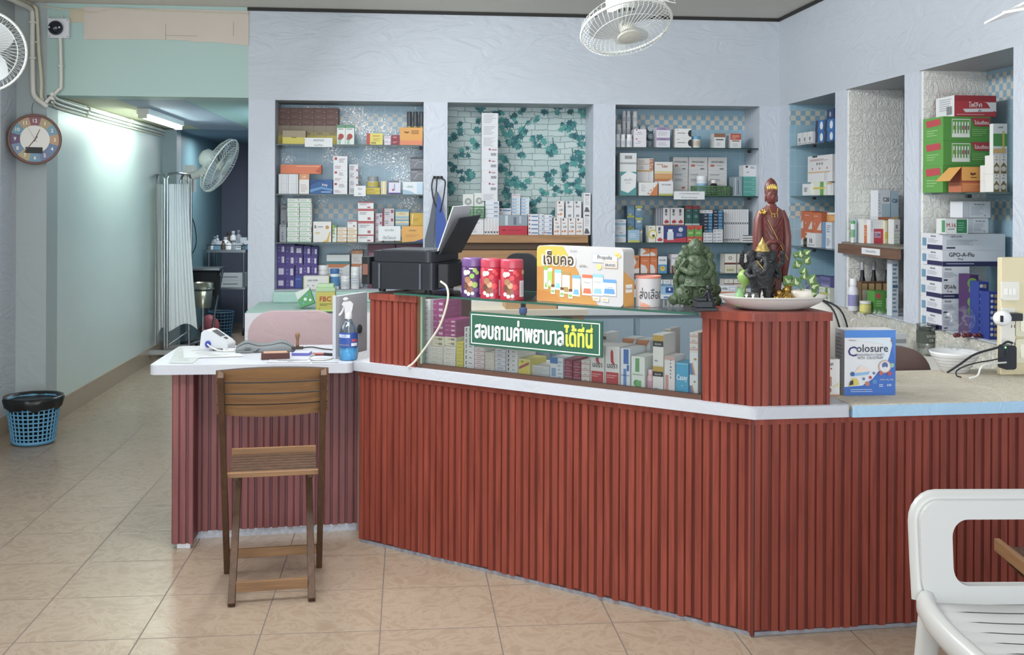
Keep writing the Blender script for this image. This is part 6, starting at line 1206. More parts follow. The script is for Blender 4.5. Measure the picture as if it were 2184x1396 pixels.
sty('wtg', 'white price tag card', 'dcdcdc', [('l', .25, .3, .7, .7, 3, '3a3c44')])
sty('or5', 'orange box with white curve', 'c8683c', [('p', [(.5, 0), (1, 0), (1, .5), (.8, .35)], 'd4cdc8'), ('d', .25, .35, .06, 'd8ccc4'), ('l', .15, .75, .8, .85, 1, 'e0b49c')])
sty('ojr', 'clear jar of orange pills', 'cf8f48', (), 'jar', 'jar', 'jar', cap='d9d4cc', band='d0964f')
sty('bwm', 'blue and white medicine box', 'cfd6de', [('r', 0, 0, .4, 1, '6a8fb4'), ('l', .5, .2, .9, .8, 4, '7f8a9a')])
sty('wvi', 'white vial box', 'd6d6d6', [('r', .1, .1, .9, .2, 'a9adb4'), ('r', .3, .3, .4, .6, '4a4e56'), ('r', .5, .3, .6, .6, '4a4e56')])
sty('vbg', 'violet blister bag', '6a6a9a', [('r', .1, .1, .9, .3, '8a8ab4'), ('r', .1, .5, .9, .7, '5a5a8a')])
sty('c20', 'white vitamin carton with navy lettering', 'd4d9de', [('r', .3, 0, 1, .5, 'a9c0cc'), ('t', 'C20', .64, .58, .15, '2f4468', .5), ('l', .05, .1, .22, .9, 7, 'a9adb4')])
sty('c2b', 'pale blue vitamin box', 'a9c2d0', [('t', 'C20', .5, .55, .14, '2f4a78', .7)])
sty('c2h', 'white vitamin box with red window', 'd8dadd', [('r', .25, 0, 1, .62, 'b8384a'), ('r', .3, .25, .75, .5, 'c9a4b8'), ('t', 'C200', .52, .3, .13, '3a3a78', .4), ('l', .05, .5, .2, .95, 5, 'a9adb4')])
sty('grt', 'white tube with green cap', 'd2dad6', (), 'bottle', 'tube', 'tube', cap='4f9a5a', band='6fa878', straight=1)
sty('ytb', 'yellow and white sachet', 'd8d2a8', [('r', 0, .2, 1, .5, 'c9b848'), ('r', .3, .5, .7, .9, 'dfe0dc')])
sty('dkl', 'dark syrup bottle', '1c1e24', (), 'wine', 'bottle', 'syrup_bottle', cap='a9adb2', band='c9b48a')
sty('wbt', 'white bottle with violet foot', 'd5d6de', (), 'bottle', 'bottle', 'bottle', cap='dfe0e4', band='8a88b8')
sty('gcr', 'brown and gold carton with arch', '7a5a3c', [('r', .1, .05, .9, .95, 'b89a68'), ('r', .2, .05, .8, .7, 'd0ccc4'), ('d', .5, .62, .09, 'd0ccc4'), ('r', .0, .95, 1, 1, '5a4030')])
sty('grn', 'green carton with red badge', '4f8f3a', [('p', [(.08, .72), (.4, .66), (.38, .9), (.06, .88)], 'b84848'), ('l', .1, .3, .5, .6, 3, '8fbf7a'), ('r', .72, .2, .86, .7, 'c9d4c0'), ('r', 0, 0, 1, .06, '6fae50')])
sty('yjr', 'small yellow-green jar', 'b8b858', (), 'jar', 'jar', 'jar', cap='cdd0c8', band='d2cc6a')
sty('bht', 'tall white and blue printed box', 'c9d2da', [('l', .1, .05, .9, .95, 12, '6f8aa0'), ('r', .1, .5, .9, .56, '4a6a8a')])
sty('fol', 'red and white carton lettered in Thai', 'b0343c', [('r', 0, .74, 1, 1, '9c2c34'), ('p', [(.72, .68), (1, .68), (1, .22), (.86, .4), (.78, .64)], 'dbd8d8'), ('p', [(.2, .36), (.94, .4), (.94, .24), (.26, .2)], 'd9d8d8'), ('t', 'โฟลิค', .5, .44, .26, 'ecdcdc', .42), ('t', 'เม็ด', .6, .24, .1, '4a4448', .2), ('l', .05, .05, .9, .14, 1, 'd08a8c')], left=[('l', .2, .3, .9, .9, 6, 'a9adb4'), ('b', .6, .1, .9, .5)], lcol='d9dadc')
GRN = [('p', [(.18, .14), (.56, .14), (.57, .9), (.18, .9)], 'dfe2d8'), ('p', [(.19, .3), (.55, .3), (.56, .87), (.19, .87)], '5f9a48')]+[('r', .205+.06*i, .3, .235+.06*i, .78, 'e2e2dc') for i in range(6)]+[('r', .207+.06*i, .45, .233+.06*i, .62, c) for i, c in enumerate(('5f9a4a', 'd4c040', '5fb0c8', 'c05a50', 'a84a78', '9a5a8a'))]+[('p', [(.58, .95), (.98, .95), (.98, .6), (.66, .6)], 'a8303c'), ('t', 'โปนเซียน', .8, .68, .16, 'efe4e0', .3), ('l', .6, .2, .95, .5, 4, '7fb464')]
sty('pon', 'large green carton of inhalers', '4f9038', GRN, left=[('p', [(.2, .6), (.9, .66), (.85, .92), (.15, .88)], 'b84048'), ('l', .2, .2, .8, .5, 3, '86b870')], lcol='5a9a40')
sty('tig', 'orange carton with open flap', 'd69a44', [('r', 0, 0, 1, .38, 'c9703a'), ('r', 0, .38, 1, .46, '9c4a34'), ('l', .05, .04, .95, .34, 5, 'd49058'), ('p', [(.38, .7), (.5, .66), (.66, .72), (.6, .78), (.5, .74), (.42, .8)], '5a3a20'), ('l', .4, .55, .75, .62, 1, '6a4420')], left=[('r', 0, 0, 1, .4, 'b86a48')], lcol='a85038')
sty('brd', 'white and brown bottle box', 'd8d6d0', [('p', [(.1, 0), (.9, 0), (.9, .4), (.5, .62), (.1, .4)], '7a6a44'), ('d', .5, .26, .14, 'c9c4b4'), ('p', [(.42, .88), (.58, .88), (.5, .98)], '3a3a3a'), ('l', .25, .7, .8, .8, 1, G_)])
sty('wgr', 'white and green carton with yellow ribbon', 'd5d8d6', [('r', 0, .1, 1, .6, '4f8f4a'), ('r', .66, .0, .8, .7, 'c9b43c'), ('t', 'vytal', .5, .8, .1, '5a6a70', .4)])
sty('wor', 'orange-windowed white box', 'd8d6d3', [('r', .08, .0, .5, .75, 'd0703c'), ('l', .14, .3, .45, .65, 3, 'e0b090'), ('l', .6, .3, .95, .8, 5, 'a9adb4')])
sty('bac', 'white box with grey print', 'd6d8dd', [('t', 'Baccidan tab', .6, .78, .09, '5a5e68', .5), ('l', .3, .15, .8, .7, 7, 'b4b8c0'), ('r', 0, 0, .22, 1, 'c6c9d0'), ('d', .8, .14, .05, 'a4a8b2')])
sty('m16', 'white and green box with red lettering', 'd8dad8', [('r', .5, .06, .98, .96, '2f7a50'), ('t', 'M.16', .25, .45, .26, 'a83440', .42), ('r', .08, .3, .4, .34, '4a4a4a'), ('l', .56, .2, .92, .8, 4, '6aa884')], left=[('r', .6, .1, .95, .9, '4f9068')], lcol='d4d8d4')
NV = '2c2c54'
GL = [('r', .25, .02, 1, .30, NV), ('r', 0, .2, .2, .7, '6a94b0'), ('t', 'GPO-A-Flu', .55, .78, .1, '4a4e58', .6), ('l', .3, .42, .8, .7, 3, 'a9adb8')]
sty('gp1', 'white carton with large black lettering, navy strip', 'd6d8de', [('r', 0, 0, 1, .3, NV), ('t', 'GPO-A-Flu', .3, .6, .26, '2c2e36', .42), ('t', '75 mg', .28, .38, .13, '4a4e58', .2), ('l', .06, .1, .5, .22, 1, 'a9adc4')], left=GL, lcol='d3d5db')
sty('gp2', 'white carton with small dark print', 'd6d8de', [('t', 'GPO-A-Flu', .22, .78, .11, '3a3e48', .24), ('l', .06, .3, .6, .66, 4, 'a4a8b2'), ('r', .06, .1, .2, .2, '3a3e58')], left=GL, lcol='d3d5db')
sty('ppb', 'purple carton with green leaves', '4a2a5c', [('d', .3, .86, .09, '7fb04a'), ('d', .4, .75, .08, '8fbf5a'), ('d', .3, .55, .09, '8fbf5a'), ('d', .5, .62, .06, '5a3a2c'), ('d', .3, .4, .09, '7fae4a'), ('r', .25, .04, .7, .3, 'c9bcd0'), ('l', .3, .08, .65, .28, 6, '8a7a9a'), ('t', 'Way', .7, .86, .05, 'd0c4b0', .4)])
sty('bph', 'royal blue carton with photo panels', '2c3f8e', [('d', .22, .1+.118*i, .035, 'c2cad8') for i in range(8)]+[('r', .4, .06+.118*i, .72, .13+.118*i, 'a08a70') for i in range(8)])
sty('opk', 'orange foil packet', 'b8834c', [('d', .5, .4, .2, '9a6c3c'), ('r', .2, .8, .8, .9, 'd0a878')])
# ------------------------------------------------------------------ builders
COUNT = {}
ALL = []
def make(s, w, d, h, loc, rz, label, group):
    S = STY[s]; b = MB(); sh = S['shape']; m = C(S['base'], .5)
    kid = None
    if sh == 'box':
        b.box(-w/2, w/2, 0, d, 0, h, m); deco(b, (-w/2, 0, 0), (1, 0, 0), (0, 0, 1), w, h, S['decs'], (0, -1, 0))
        if S['left']:
            b.add([(-w/2-.0003, d, 0), (-w/2-.0003, 0, 0), (-w/2-.0003, 0, h), (-w/2-.0003, d, h)], [(0, 1, 2, 3)], C(S['lcol'], .5))
            deco(b, (-w/2-.0004, d, 0), (0, -1, 0), (0, 0, 1), d, h, S['left'], (-1, 0, 0))
    else:
        r = w/2; c = (0, r, 0)
        if sh == 'jar': pr = [(r*.94, 0), (r, h*.03), (r, h*.72), (r*.9, h*.76)]; cp = [(r*.96, h*.76), (r*.98, h*.78), (r*.98, h*.98), (r*.94, h)]; bd = (.15, .62)
        elif sh == 'can': pr = [(r*.96, 0), (r, h*.02), (r, h*.55), (r*.97, h*.58)]; cp = [(r*.9, h*.58), (r*.9, h*.96), (r*.84, h)]; bd = (.12, .5)
        elif sh == 'wine': pr = [(r*.95, 0), (r, h*.02), (r, h*.52), (r*.85, h*.62), (r*.58, h*.70), (r*.54, h*.82)]; cp = [(r*.6, h*.82), (r*.6, h*.99), (r*.54, h)]; bd = (.15, .45)
        elif sh == 'endon': pr = None
        elif S.get('wide'): pr = [(r*.94, 0), (r, h*.03), (r, h*.63), (r*.8, h*.72)]; cp = [(r*.84, h*.72), (r*.86, h*.98), (r*.8, h)]; bd = (.12, .55)
        elif S.get('straight'): pr = [(r*.9, 0), (r, h*.02), (r, h*.86)]; cp = [(r*1.02, h*.86), (r*1.02, h*.99), (r*.96, h)]; bd = (.25, .6)
        else: pr = [(r*.92, 0), (r, h*.03), (r, h*.60), (r*.86, h*.70), (r*.62, h*.76), (r*.60, h*.78)]; cp = [(r*.7, h*.78), (r*.7, h*.98), (r*.64, h)]; bd = (.15, .5)
        if pr:
            b.lathe(pr, c, C(S['base'], .3), 16); b.lathe([(r*1.006, h*bd[0]), (r*1.006, h*bd[1])], c, C(S['band'], .45), 16)
            for i in range(3):
                z = h*(bd[0]+(bd[1]-bd[0])*(.25+.22*i)); b.grid([[(1.012*r*math.sin(a), r-1.012*r*math.cos(a), q) for a in (-.6, -.2, .2, .5-.2*i)] for q in (z, z+h*.03)], C('7c818a', .5))
            kid = MB().lathe(cp, c, C(S['cap'], .35), 16)
        else: b.lathe([(r, -d), (r, -.004), (r*.92, 0), (r*.7, 0), (r*.66, -.004), (r*.4, -.004), (r*.36, .001), (.0005, .001)], (0, 0, r), C(S['base'], .5), 16, 'y', False); b.lathe([(r*.64, -.003), (r*.42, -.003)], (0, 0, r), C('93a0a8', .5), 16, 'y', False)
    nm = S['name']
    if nm == 'medicine_box': nm = 'packet' if w < .034 else 'pill_box' if h < .047 and w < .16 else 'carton' if h > .115 or w > .15 else nm
    o = b.build(nm); o.location = loc; o.rotation_euler = (0, 0, rz)
    tag(o, label, S['cat'], group); ALL.append(o)
    if kid: kid.build('cap', o)
    return o
class Row:
    """a shelf or ledge: px columns of the photograph (via ox + k*c) are put on the plane Y or along the counter at depth t"""
    def __init__(s, place, z, ox, k, Y=None, t=None, gap=.0008): s.place, s.z, s.ox, s.k, s.Y, s.t, s.gap = place, z, ox, k, Y, t, gap
    def at(s, c, dy):
        px = s.ox+s.k*c
        if s.Y is not None: return atY(px, 430, s.Y+dy)
        p = atP(px, 430, K(0, s.t+dy), NI); return p
    def col(s, c0, c1, items, dy=0.0, dep=.10, where='', z=None, jit=0.0, rz=0.0):
        a = s.at(c0, dy); e = s.at(c1, dy); mid = (a+e)/2; w = (e-a).length-s.gap; base = 0 if s.Y is not None else math.atan2(U.y, U.x)
        sc = (mid-O0).dot(_f)/F*s.k; zz = s.z if z is None else z
        names = [i[1] for i in items]; n = len(items); out = []
        for i, it in enumerate(items):
            h = it[0]*sc; S = STY[it[1]]; ww = w*(it[2] if len(it) > 2 else 1.0)
            rep = names.count(it[1]); desc = S['desc']; wh = it[3] if len(it) > 3 else where
            lab = desc
            if rep > 1:
                q = [j for j, x in enumerate(names) if x == it[1]].index(i)
                lab += ', '+('topmost' if q == rep-1 else ORD[q]+(' up' if q else ''))
                lab += f' in {wh}' if wh else ''
            elif wh: lab += ' '+wh
            lab += ', '+s.place
            dx = _rn.uniform(-jit, jit)
            make(it[1], ww, dep, h-.0003, (mid.x+dx, mid.y, zz), base+rz+_rn.uniform(-jit, jit)*4, lab, 'stock, '+s.place); zz += h+.0002
        return zz
def shelf(x0, x1, y0, y1, z, label, grp='glass shelves in the niches'):
    r = empty('glass_shelf', label, 'shelf', ((x0+x1)/2, y0, z-.009), 0, grp)
    b = MB(); b.box(x0, x1, y0+.002, y1, z-.009, z-.001, M_glass2); rel(b, 'glass', r)
    b = MB(); b.box(x0, x1, y0, y0+.002, z-.009, z-.001, C('26403c', .2)); rel(b, 'edge', r)
    for x in (x0+.004, x1-.024):
        b = MB(); b.box(x, x+.02, (y0+y1)/2-.01, (y0+y1)/2+.01, z-.026, z-.0095, C('35383c', .4, .5)); rel(b, 'bracket', r)
M_glass2 = glass_mat('shelf_glass', (.86, .94, .93), .9)
def note(px0, py0, px1, py1, Y, lines, label, col='d9dcde', tcol='4a5058', rz=0.0):
    a = atY(px0, py1, Y); c = atY(px1, py0, Y); w = c.x-a.x; h = c.z-a.z
    b = MB(); b.box(0, w, 0, .0012, 0, h, C(col, .6)); n = len(lines)
    for i, t in enumerate(lines): b.text(t, (w/2, -.0006, h*(1-(i+.78)/n)), (1, 0, 0), (0, 0, 1), h*.46/n, C(tcol, .6), 'c', maxw=w*.9)
    o = b.build('paper_note'); o.location = a; tag(o, label, 'note'); return o
# ------------------------------------------------------------------ left niche
for z, nm in ((1.834, 'upper'), (1.506, 'middle'), (1.188, 'lower')): shelf(N1[0]+.003, N1[1]-.003, 7.215, 7.52, z, nm+' glass shelf in the left niche'); shelf(N3[0]+.003, N3[1]-.003, 7.215, 7.52, z, nm+' glass shelf in the third niche')
FI = ('first stack from left', 'second stack from left', 'third stack from left', 'fourth stack from left', 'fifth stack from left')
r = Row('top shelf of left niche', 1.834, 560, .174, 7.23)
for i, (a, c) in enumerate(((185, 333), (333, 480), (480, 625), (625, 775), (775, 925))): r.col(a, c, [(240, 'bry', 1, FI[i][:-10]), (72, 'brn'), (72, 'brn'), (72, 'brn')], .15, .11, FI[i])
r.col(240, 525, [(165, 'brl')], .01, .1)
r.col(908, 1010, [(240, 'gru')], .02, .09, 'on the left'); r.col(1012, 1120, [(240, 'gru')], .02, .09, 'on the right')
r.col(1270, 1470, [(140, 'yel')], .01); r.col(1488, 1568, [(55, 'pnk'), (55, 'pnk')], .01, .1, 'small pair'); r.col(1575, 1675, [(60, 'mar'), (62, 'mar')], .01, .1, 'small pair')
r.col(1680, 1960, [(215, 'ora')], .01, .1)
for i, a in enumerate((1762, 1838, 1912)): r.col(a, a+66, [(425, 'oli')], .16, .07, ('leftmost of three', 'in the middle', 'at the wall')[i])
note(650, 294, 709, 313, 7.2125, ['ลดกรด', 'แน่นท้อง'], 'white paper note taped to the upper shelf edge of the left niche')
r = Row('second shelf of left niche', 1.506, 560, .174, 7.23)
za = r.col(195, 316, [(122, 'sil'), (120, 'sil')], .02, .11, 'left pair'); r.col(318, 438, [(122, 'sil'), (120, 'sil')], .02, .11, 'right pair'); r.col(447, 570, [(245, 'who')], .02, .11)
r.col(217, 720, [(112, 'orl')], .03, .09, '', z=za+.002)
r.col(580, 858, [(178, 'pol')], .02); r.col(866, 1038, [(148, 'wrs'), (140, 'wrs'), (175, 'wrs')], .02, .11, 'the tall stack'); r.col(1058, 1172, [(92, 'wr2'), (90, 'wr2'), (92, 'wr2'), (90, 'wr2')], .06, .1, 'the narrow stack')
r.col(1262, 1440, [(42, 'yls'), (40, 'yls'), (135, 'ytn', .85)], .02, .1, 'a pair'); r.col(1450, 1520, [(160, 'gld')], .02); r.col(1532, 1690, [(170, 'pur')], .01); r.col(1718, 1965, [(155, 'ulc')], .01, .09); r.col(1812, 1968, [(155, 'gry'), (160, 'gry'), (140, 'gry')], .13, .1, 'the back corner')
note(755, 396, 780, 418, 7.2125, ['โรค', 'ตับ'], 'small crumpled white note on the middle shelf edge, left niche')
r = Row('third shelf of left niche', 1.188, 560, .1863, 7.23)
r.col(196, 274, [(200, 'gst')], .02, .09, 'standing alone in front'); r.col(208, 282, [(410, 'gst')], .15, .09, 'tall at the back')
r.col(285, 422, [(56, 'wgn')]*5+[(54, 'wgn')]*4, .02, .11, 'left column', jit=.002); r.col(425, 562, [(56, 'wgn')]*5+[(54, 'wgn')]*4, .02, .11, 'right column', jit=.002)
r.col(580, 788, [(235, 'gda')], .02); r.col(800, 850, [(195, 'grb')], .03); r.col(857, 966, [(42, 'wob'), (42, 'wob'), (42, 'wob'), (42, 'wob')], .02, .1, 'left cream pile', jit=.001); r.col(972, 1082, [(42, 'wob'), (42, 'wob'), (42, 'wob'), (42, 'wob'), (78, 'wre', .98)], .02, .1, 'right cream pile', jit=.001)
r.col(1092, 1272, [(85, 'wre'), (155, 'wre'), (140, 'wre'), (80, 'wre')], .04, .1, 'the wide pile', jit=.002); r.col(1278, 1372, [(80, 'wpk'), (80, 'wpk'), (82, 'wpk'), (80, 'wpk')], .14, .1, 'left back pile'); r.col(1376, 1508, [(90, 'wpk'), (95, 'wpk'), (98, 'wpk'), (95, 'wpk')], .14, .1, 'right back pile')
r.col(1520, 1676, [(190, 'byc'), (62, 'byc'), (118, 'byc')], .13, .1, 'the back'); r.col(1690, 1846, [(185, 'ylb'), (142, 'ylb')], .13, .1, 'the back'); r.col(1597, 1840, [(183, 'orb')], .01)
note(807, 482, 854, 513, 7.236, ['บร.กลุ่ม', 'ฉีดไซมอ'], 'white handwritten card leaning on the third shelf of the left niche')
r = Row('bottom of left niche', .877, 560, .1863, 7.215)
for i, (a, c, it) in enumerate(((165, 262, [(120, 'vi2'), (145, 'vi2'), (130, 'vio'), (110, 'vio')]), (265, 372, [(120, 'vio'), (140, 'vio'), (120, 'vio'), (125, 'vio')]), (375, 466, [(145, 'blu'), (120, 'vio'), (110, 'vio'), (110, 'vi2')]), (470, 556, [(150, 'vio'), (120, 'vio'), (100, 'vio'), (110, 'vio')]), (558, 632, [(150, 'vio'), (110, 'vio'), (110, 'vio'), (100, 'vio')]))): r.col(a, c, it, .12, .12, 'the purple '+FI[i][:-10], jit=.002)
r.col(470, 766, [(155, 'cat')], .0, .1); r.col(630, 762, [(260, 'pot')], .13, .1, 'on the left'); r.col(772, 880, [(235, 'bjr')], .01); r.col(893, 1002, [(150, 'pot')], .01, .1, 'in front'); r.col(1010, 1112, [(255, 'pot')], .02, .1, 'beside the printer'); r.col(735, 1000, [(270, 'wdr'), (105, 'tel')], .16, .1); r.col(1020, 1150, [(270, 'wdr'), (155, 'who')], .18, .1, 'at the back'); r.col(1205, 1520, [(500, 'mag')], .14, .12, 'on the left'); r.col(1530, 1845, [(500, 'mag')], .14, .12, 'on the right')
# clear crinkled film stuck on the tiles of the left niche
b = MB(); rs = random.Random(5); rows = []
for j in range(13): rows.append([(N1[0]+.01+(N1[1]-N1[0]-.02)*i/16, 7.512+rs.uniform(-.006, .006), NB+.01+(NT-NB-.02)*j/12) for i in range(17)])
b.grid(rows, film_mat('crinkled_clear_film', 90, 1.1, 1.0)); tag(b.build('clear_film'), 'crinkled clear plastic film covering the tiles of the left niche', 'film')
# ------------------------------------------------------------------ ivy niche
r = Row('ivy niche', 1.2385, 930, .2436, 7.225)
zb = r.col(108, 236, [(145, 'wtx')], .06, .12, 'at far left'); r.col(238, 418, [(145, 'wtx')], .06, .12, 'under the green basket')
for i in range(5): r.col(422+26*i, 447+26*i, [(145, 'spn')], .06, .12, 'of five under the tall stack, '+('first', 'second', 'third', 'fourth', 'fifth')[i])
zt_ = r.col(432, 552, [(37, 'wbs')]*4, .07, .1, 'the tall column', z=zb); r.col(398, 540, [(66, 'wtx'), (100, 'wsb'), (100, 'wsb'), (100, 'wsb'), (100, 'wsb'), (100, 'wtx'), (100, 'wtx'), (100, 'wtx')], .07, .1, 'tall column', z=zt_, jit=.001)
zr = r.col(557, 800, [(78, 'red')], .01, .14); r.col(556, 802, [(95, 'cle')], .02, .12, 'on the red box', z=zr); r.col(552, 660, [(190, 'wtx'), (36, 'wbd')], .16, .08, 'behind the red box')
r.col(664, 738, [(180, 'wtx')]+[(28, 'blt')]*5+[(30, 'pnk')], .16, .09, 'the left blue pile'); r.col(744, 816, [(180, 'wtx')]+[(28, 'blt')]*5, .16, .09, 'the right blue pile')
r.col(808, 896, [(36, 'wbd')]*5, .01, .1, 'the first low stack', jit=.001); r.col(898, 945, [(36, 'wbs')]*5, .02, .1, 'the second low stack'); r.col(947, 1018, [(36, 'wbd'), (34, 'wbs'), (36, 'wbs'), (36, 'wbs'), (32, 'wbs')], .02, .1, 'the third low stack')
for i, (a, c) in enumerate(((1032, 1092), (1096, 1156), (1160, 1222), (1226, 1288))): zu = r.col(a, c, [(148, 'w12')], .01, .1, 'in the lower row, '+('first', 'second', 'third', 'fourth')[i])
r.col(1060, 1122, [(148, 'w12')], .02, .1, 'standing on top', z=zu); r.col(1136, 1204, [(148, 'wbb')], .02, .1, 'left of two', z=zu); r.col(1208, 1272, [(148, 'wbb')], .02, .1, 'right of two', z=zu)
r.col(1292, 1354, [(190, 'wta'), (177, 'wta')], .01, .09, 'the right end')
bk = empty('plastic_basket', 'green lattice basket of blister packs in the ivy niche', 'basket', (0, 0, 0)); a = r.at(122, .04); c = r.at(428, .04); bk.location = ((a.x+c.x)/2, a.y+.06, zb+.001)
def basket(root, w, d, h, col):
    m = C(col, .45); b = MB(); b.box(-w/2, w/2, -d/2, d/2, 0, .003, m)
    for z in (.001, h*.25, h*.5, h*.75, h): b.tube([(-w/2, -d/2, z), (w/2, -d/2, z), (w/2, d/2, z), (-w/2, d/2, z)], .002 if z < h else .004, m, 4, closed=True)
    n = int(w/.011)
    for i in range(n+1):
        x = -w/2+w*i/n
        for y in (-d/2, d/2): b.tube([(x, y, 0), (x, y, h)], .002, m, 4)
    for i in range(7):
        for x in (-w/2, w/2): b.tube([(x, -d/2+d*i/6, 0), (x, -d/2+d*i/6, h)], .002, m, 4)
    return b.build('lattice', root)
basket(bk, (c-a).length-.004, .12, .073, '4f9a63')
for i, (c0, c1, h, zz) in enumerate(((236, 328, 200, .01), (336, 424, 210, .01))):
    a = r.at(c0, .06); c = r.at(c1, .06); w = (c-a).length; b = MB(); hh = h*.2436*7.3/F; b.box(-w/2, w/2, 0, .006, 0, hh, C('d2d6d2', .4))
    for q in (.22, .68):
        b.lathe([(w*.33, .0), (w*.31, .005), (w*.2, .005), (w*.17, .002), (.0002, .002)], (0, 0, hh*q), C('9aa09c', .45), 16, 'y', False); b.lathe([(w*.16, .0025), (.0002, .0025)], (0, 0, hh*q), C('c6cac6', .5), 16, 'y', False)
    o = b.build('blister_pack'); o.location = ((a.x+c.x)/2, a.y+.02+.012*i, zb+.006); tag(o, f'white blister pack with silver rings, {("left", "right")[i]} one in the green basket', 'blister pack', 'blister packs in the green basket')
# ------------------------------------------------------------------ third niche
r = Row('top shelf of third niche', 1.834, 1290, .1603, 7.23)
for i, (a, c) in enumerate(((142, 208), (212, 282), (288, 372))): zz = r.col(a, c, [(172, 'bot')], .02, .09, 'front row, '+('first', 'second', 'third')[i])
zz = r.col(150, 225, [(165, 'bot'), (150, 'bot')], .12, .09, 'the back left pile')
r.col(228, 284, [(165, 'bot')]*3, .16, .09, 'second back pile'); r.col(288, 345, [(165, 'bot')]*3, .16, .09, 'third back pile'); r.col(365, 445, [(165, 'bot', .9)]*3, .16, .09, 'fourth back pile')
for i, (cx, cy) in enumerate(((410, 400), (505, 400), (608, 400), (608, 505), (505, 505))):
    a = r.at(cx-36, .15); c = r.at(cx+36, .15); w = (c-a).length; p = atY(1290+.1603*cx, 210+.1603*cy, 7.38); STY['vcp']['decs'] = []
    make('vcp', w, .1, w, ((a.x+c.x)/2, 7.38, p.z-w/2), 0, f'glass vial with round cap outward, {("first of the upper three", "second of the upper three", "third of the upper three", "right of the lower two", "left of the lower two")[i]}, third niche', 'vials in the third niche')
r.col(460, 650, [(100, 'cle')], .16, .1, 'under the vials')
r.col(385, 548, [(120, 'wrd'), (120, 'wrd')], .01, .1, 'the pair'); r.col(684, 864, [(130, 'lil'), (140, 'lil')], .02, .1, 'the pair'); r.col(932, 1148, [(128, 'sal'), (125, 'sal')], .02, .1, 'the pair'); r.col(1170, 1284, [(155, 'bcp')], .02); r.col(1450, 1598, [(195, 'brw')], .03); r.col(1666, 1810, [(195, 'rdw')], .03)
r = Row('second shelf of third niche', 1.506, 1290, .1603, 7.23)
r.col(198, 420, [(565, 'sen')], .02, .1); r.col(426, 645, [(180, 'wvl'), (152, 'wvl'), (82, 'woc'), (82, 'woc')], .10, .09, 'the pair'); r.col(456, 702, [(175, 'mos')], .01, .06); r.col(660, 900, [(225, 'wdr', 1, 'under the red script box'), (225, 'thr')], .10, .09); r.col(720, 908, [(190, 'vel')], .01, .06)
for i, (a, c) in enumerate(((905, 1106), (1112, 1364), (1370, 1622))): r.col(a, c, [(258, 'my2', 1, ('left of three', 'middle of three', 'right of three')[i]), (258, 'mys', 1, ('left of three', 'middle of three', 'right of three')[i])], .2, .09)
r.col(1842, 2028, [(65, 'tea')]*4+[(150, 'wbk')], .04, .1, 'the pile'); r.col(1704, 1830, [(255, 'cle')], .05, .09, 'beside the teal pile')
bk = empty('plastic_basket', 'green lattice basket holding a tub and a dark bottle, third niche', 'basket'); a = r.at(1192, .03); c = r.at(1676, .03); bk.location = ((a.x+c.x)/2, a.y+.05, 1.5065); basket(bk, (c-a).length-.004, .1, .064, '5f8a5c')
sty('tub', 'white and pale blue tub', 'd3dae0', (), 'jar', 'tub', 'tub', cap='dfe3e6', band='86b0cc'); sty('dkb', 'dark brown bottle with white cap', '2c2420', (), 'bottle', 'bottle', 'bottle', cap='d8d8d6', band='3f4a44')
r.col(1236, 1376, [(255, 'tub')], .05, .05, 'in the green basket', z=1.511); r.col(1412, 1512, [(205, 'dkb')], .05, .05, 'in the green basket', z=1.511)
note(1437, 408, 1503, 425, 7.2125, ['2 ยาแก้ ฆ่าเชื้อออกฤทธิ์ แก้ไอ', 'มีไข้ เสมหะ ไซนัส คัดจมูก'], 'white printed strip on the middle shelf edge of the third niche')
r = Row('third shelf of third niche', 1.188, 1290, .1934, 7.23)
r.col(112, 235, [(125, 'cls'), (128, 'cls')], .02, .1, 'the corner'); r.col(246, 328, [(130, 'wdr'), (135, 'bly'), (130, 'bly')], .12, .1, 'the left blue column'); r.col(334, 415, [(130, 'wdr', 1, 'below the blue boxes'), (135, 'bl2'), (130, 'bl2')], .12, .1, 'the second blue column'); r.col(258, 384, [(138, 'bl3')], .01, .09)
r.col(486, 560, [(183, 'ybx')], .02); r.col(565, 650, [(183, 'wrl')], .02, .1, 'in the front row'); r.col(654, 902, [(185, 'nav')], .02); r.col(906, 986, [(185, 'rgr')], .02, .1, 'on the left'); r.col(990, 1076, [(185, 'rgr')], .02, .1, 'on the right')
for i in range(3): r.col(562+26*i, 586+26*i, [(370, 'gsp')], .15, .09, ('first', 'second', 'third')[i]+' of three')
for i, a in enumerate((642, 724, 798)): r.col(a, a+76, [(190, 'wdr', 1, ('left', 'centre', 'right')[i]+' under lettered boxes'), (182, 'wrl', 1, ('left', 'centre', 'right')[i]+' of the upper three')], .15, .09)
for i, a in enumerate((886, 968)): r.col(a, a+78, [(200, 'tlw', 1, 'under '+('left', 'right')[i]+' dark teal box'), (195, 'tlr', 1, 'on the '+('left', 'right')[i])], .15, .09)
r.col(1090, 1190, [(36, 'wsm')]*3+[(35, 'bkb')]*6+[(34, 'wsm')], .02, .1, 'left dark stack'); r.col(1196, 1302, [(36, 'wsm')]*4+[(35, 'bkb')]*6, .02, .1, 'right dark stack')
for i in range(11):
    r.col(1312+25*i, 1335+25*i, [(182, 'spn', 1, 'lower row, '+str(ORD[i]).replace('lowest', 'first')+' from left'), (178, 'spn', 1, 'upper row, '+str(ORD[i]).replace('lowest', 'first')+' from left')], .08, .09)
r.col(1522, 1634, [(26, 'wbl')]*3, .0, .06, 'the small pile')
shelf(N3[0]+.003, N3[1]-.003, 7.26, 7.52, .975, 'lowest glass shelf in the third niche')
r = Row('low shelf of third niche', .975, 1290, .1934, 7.26)
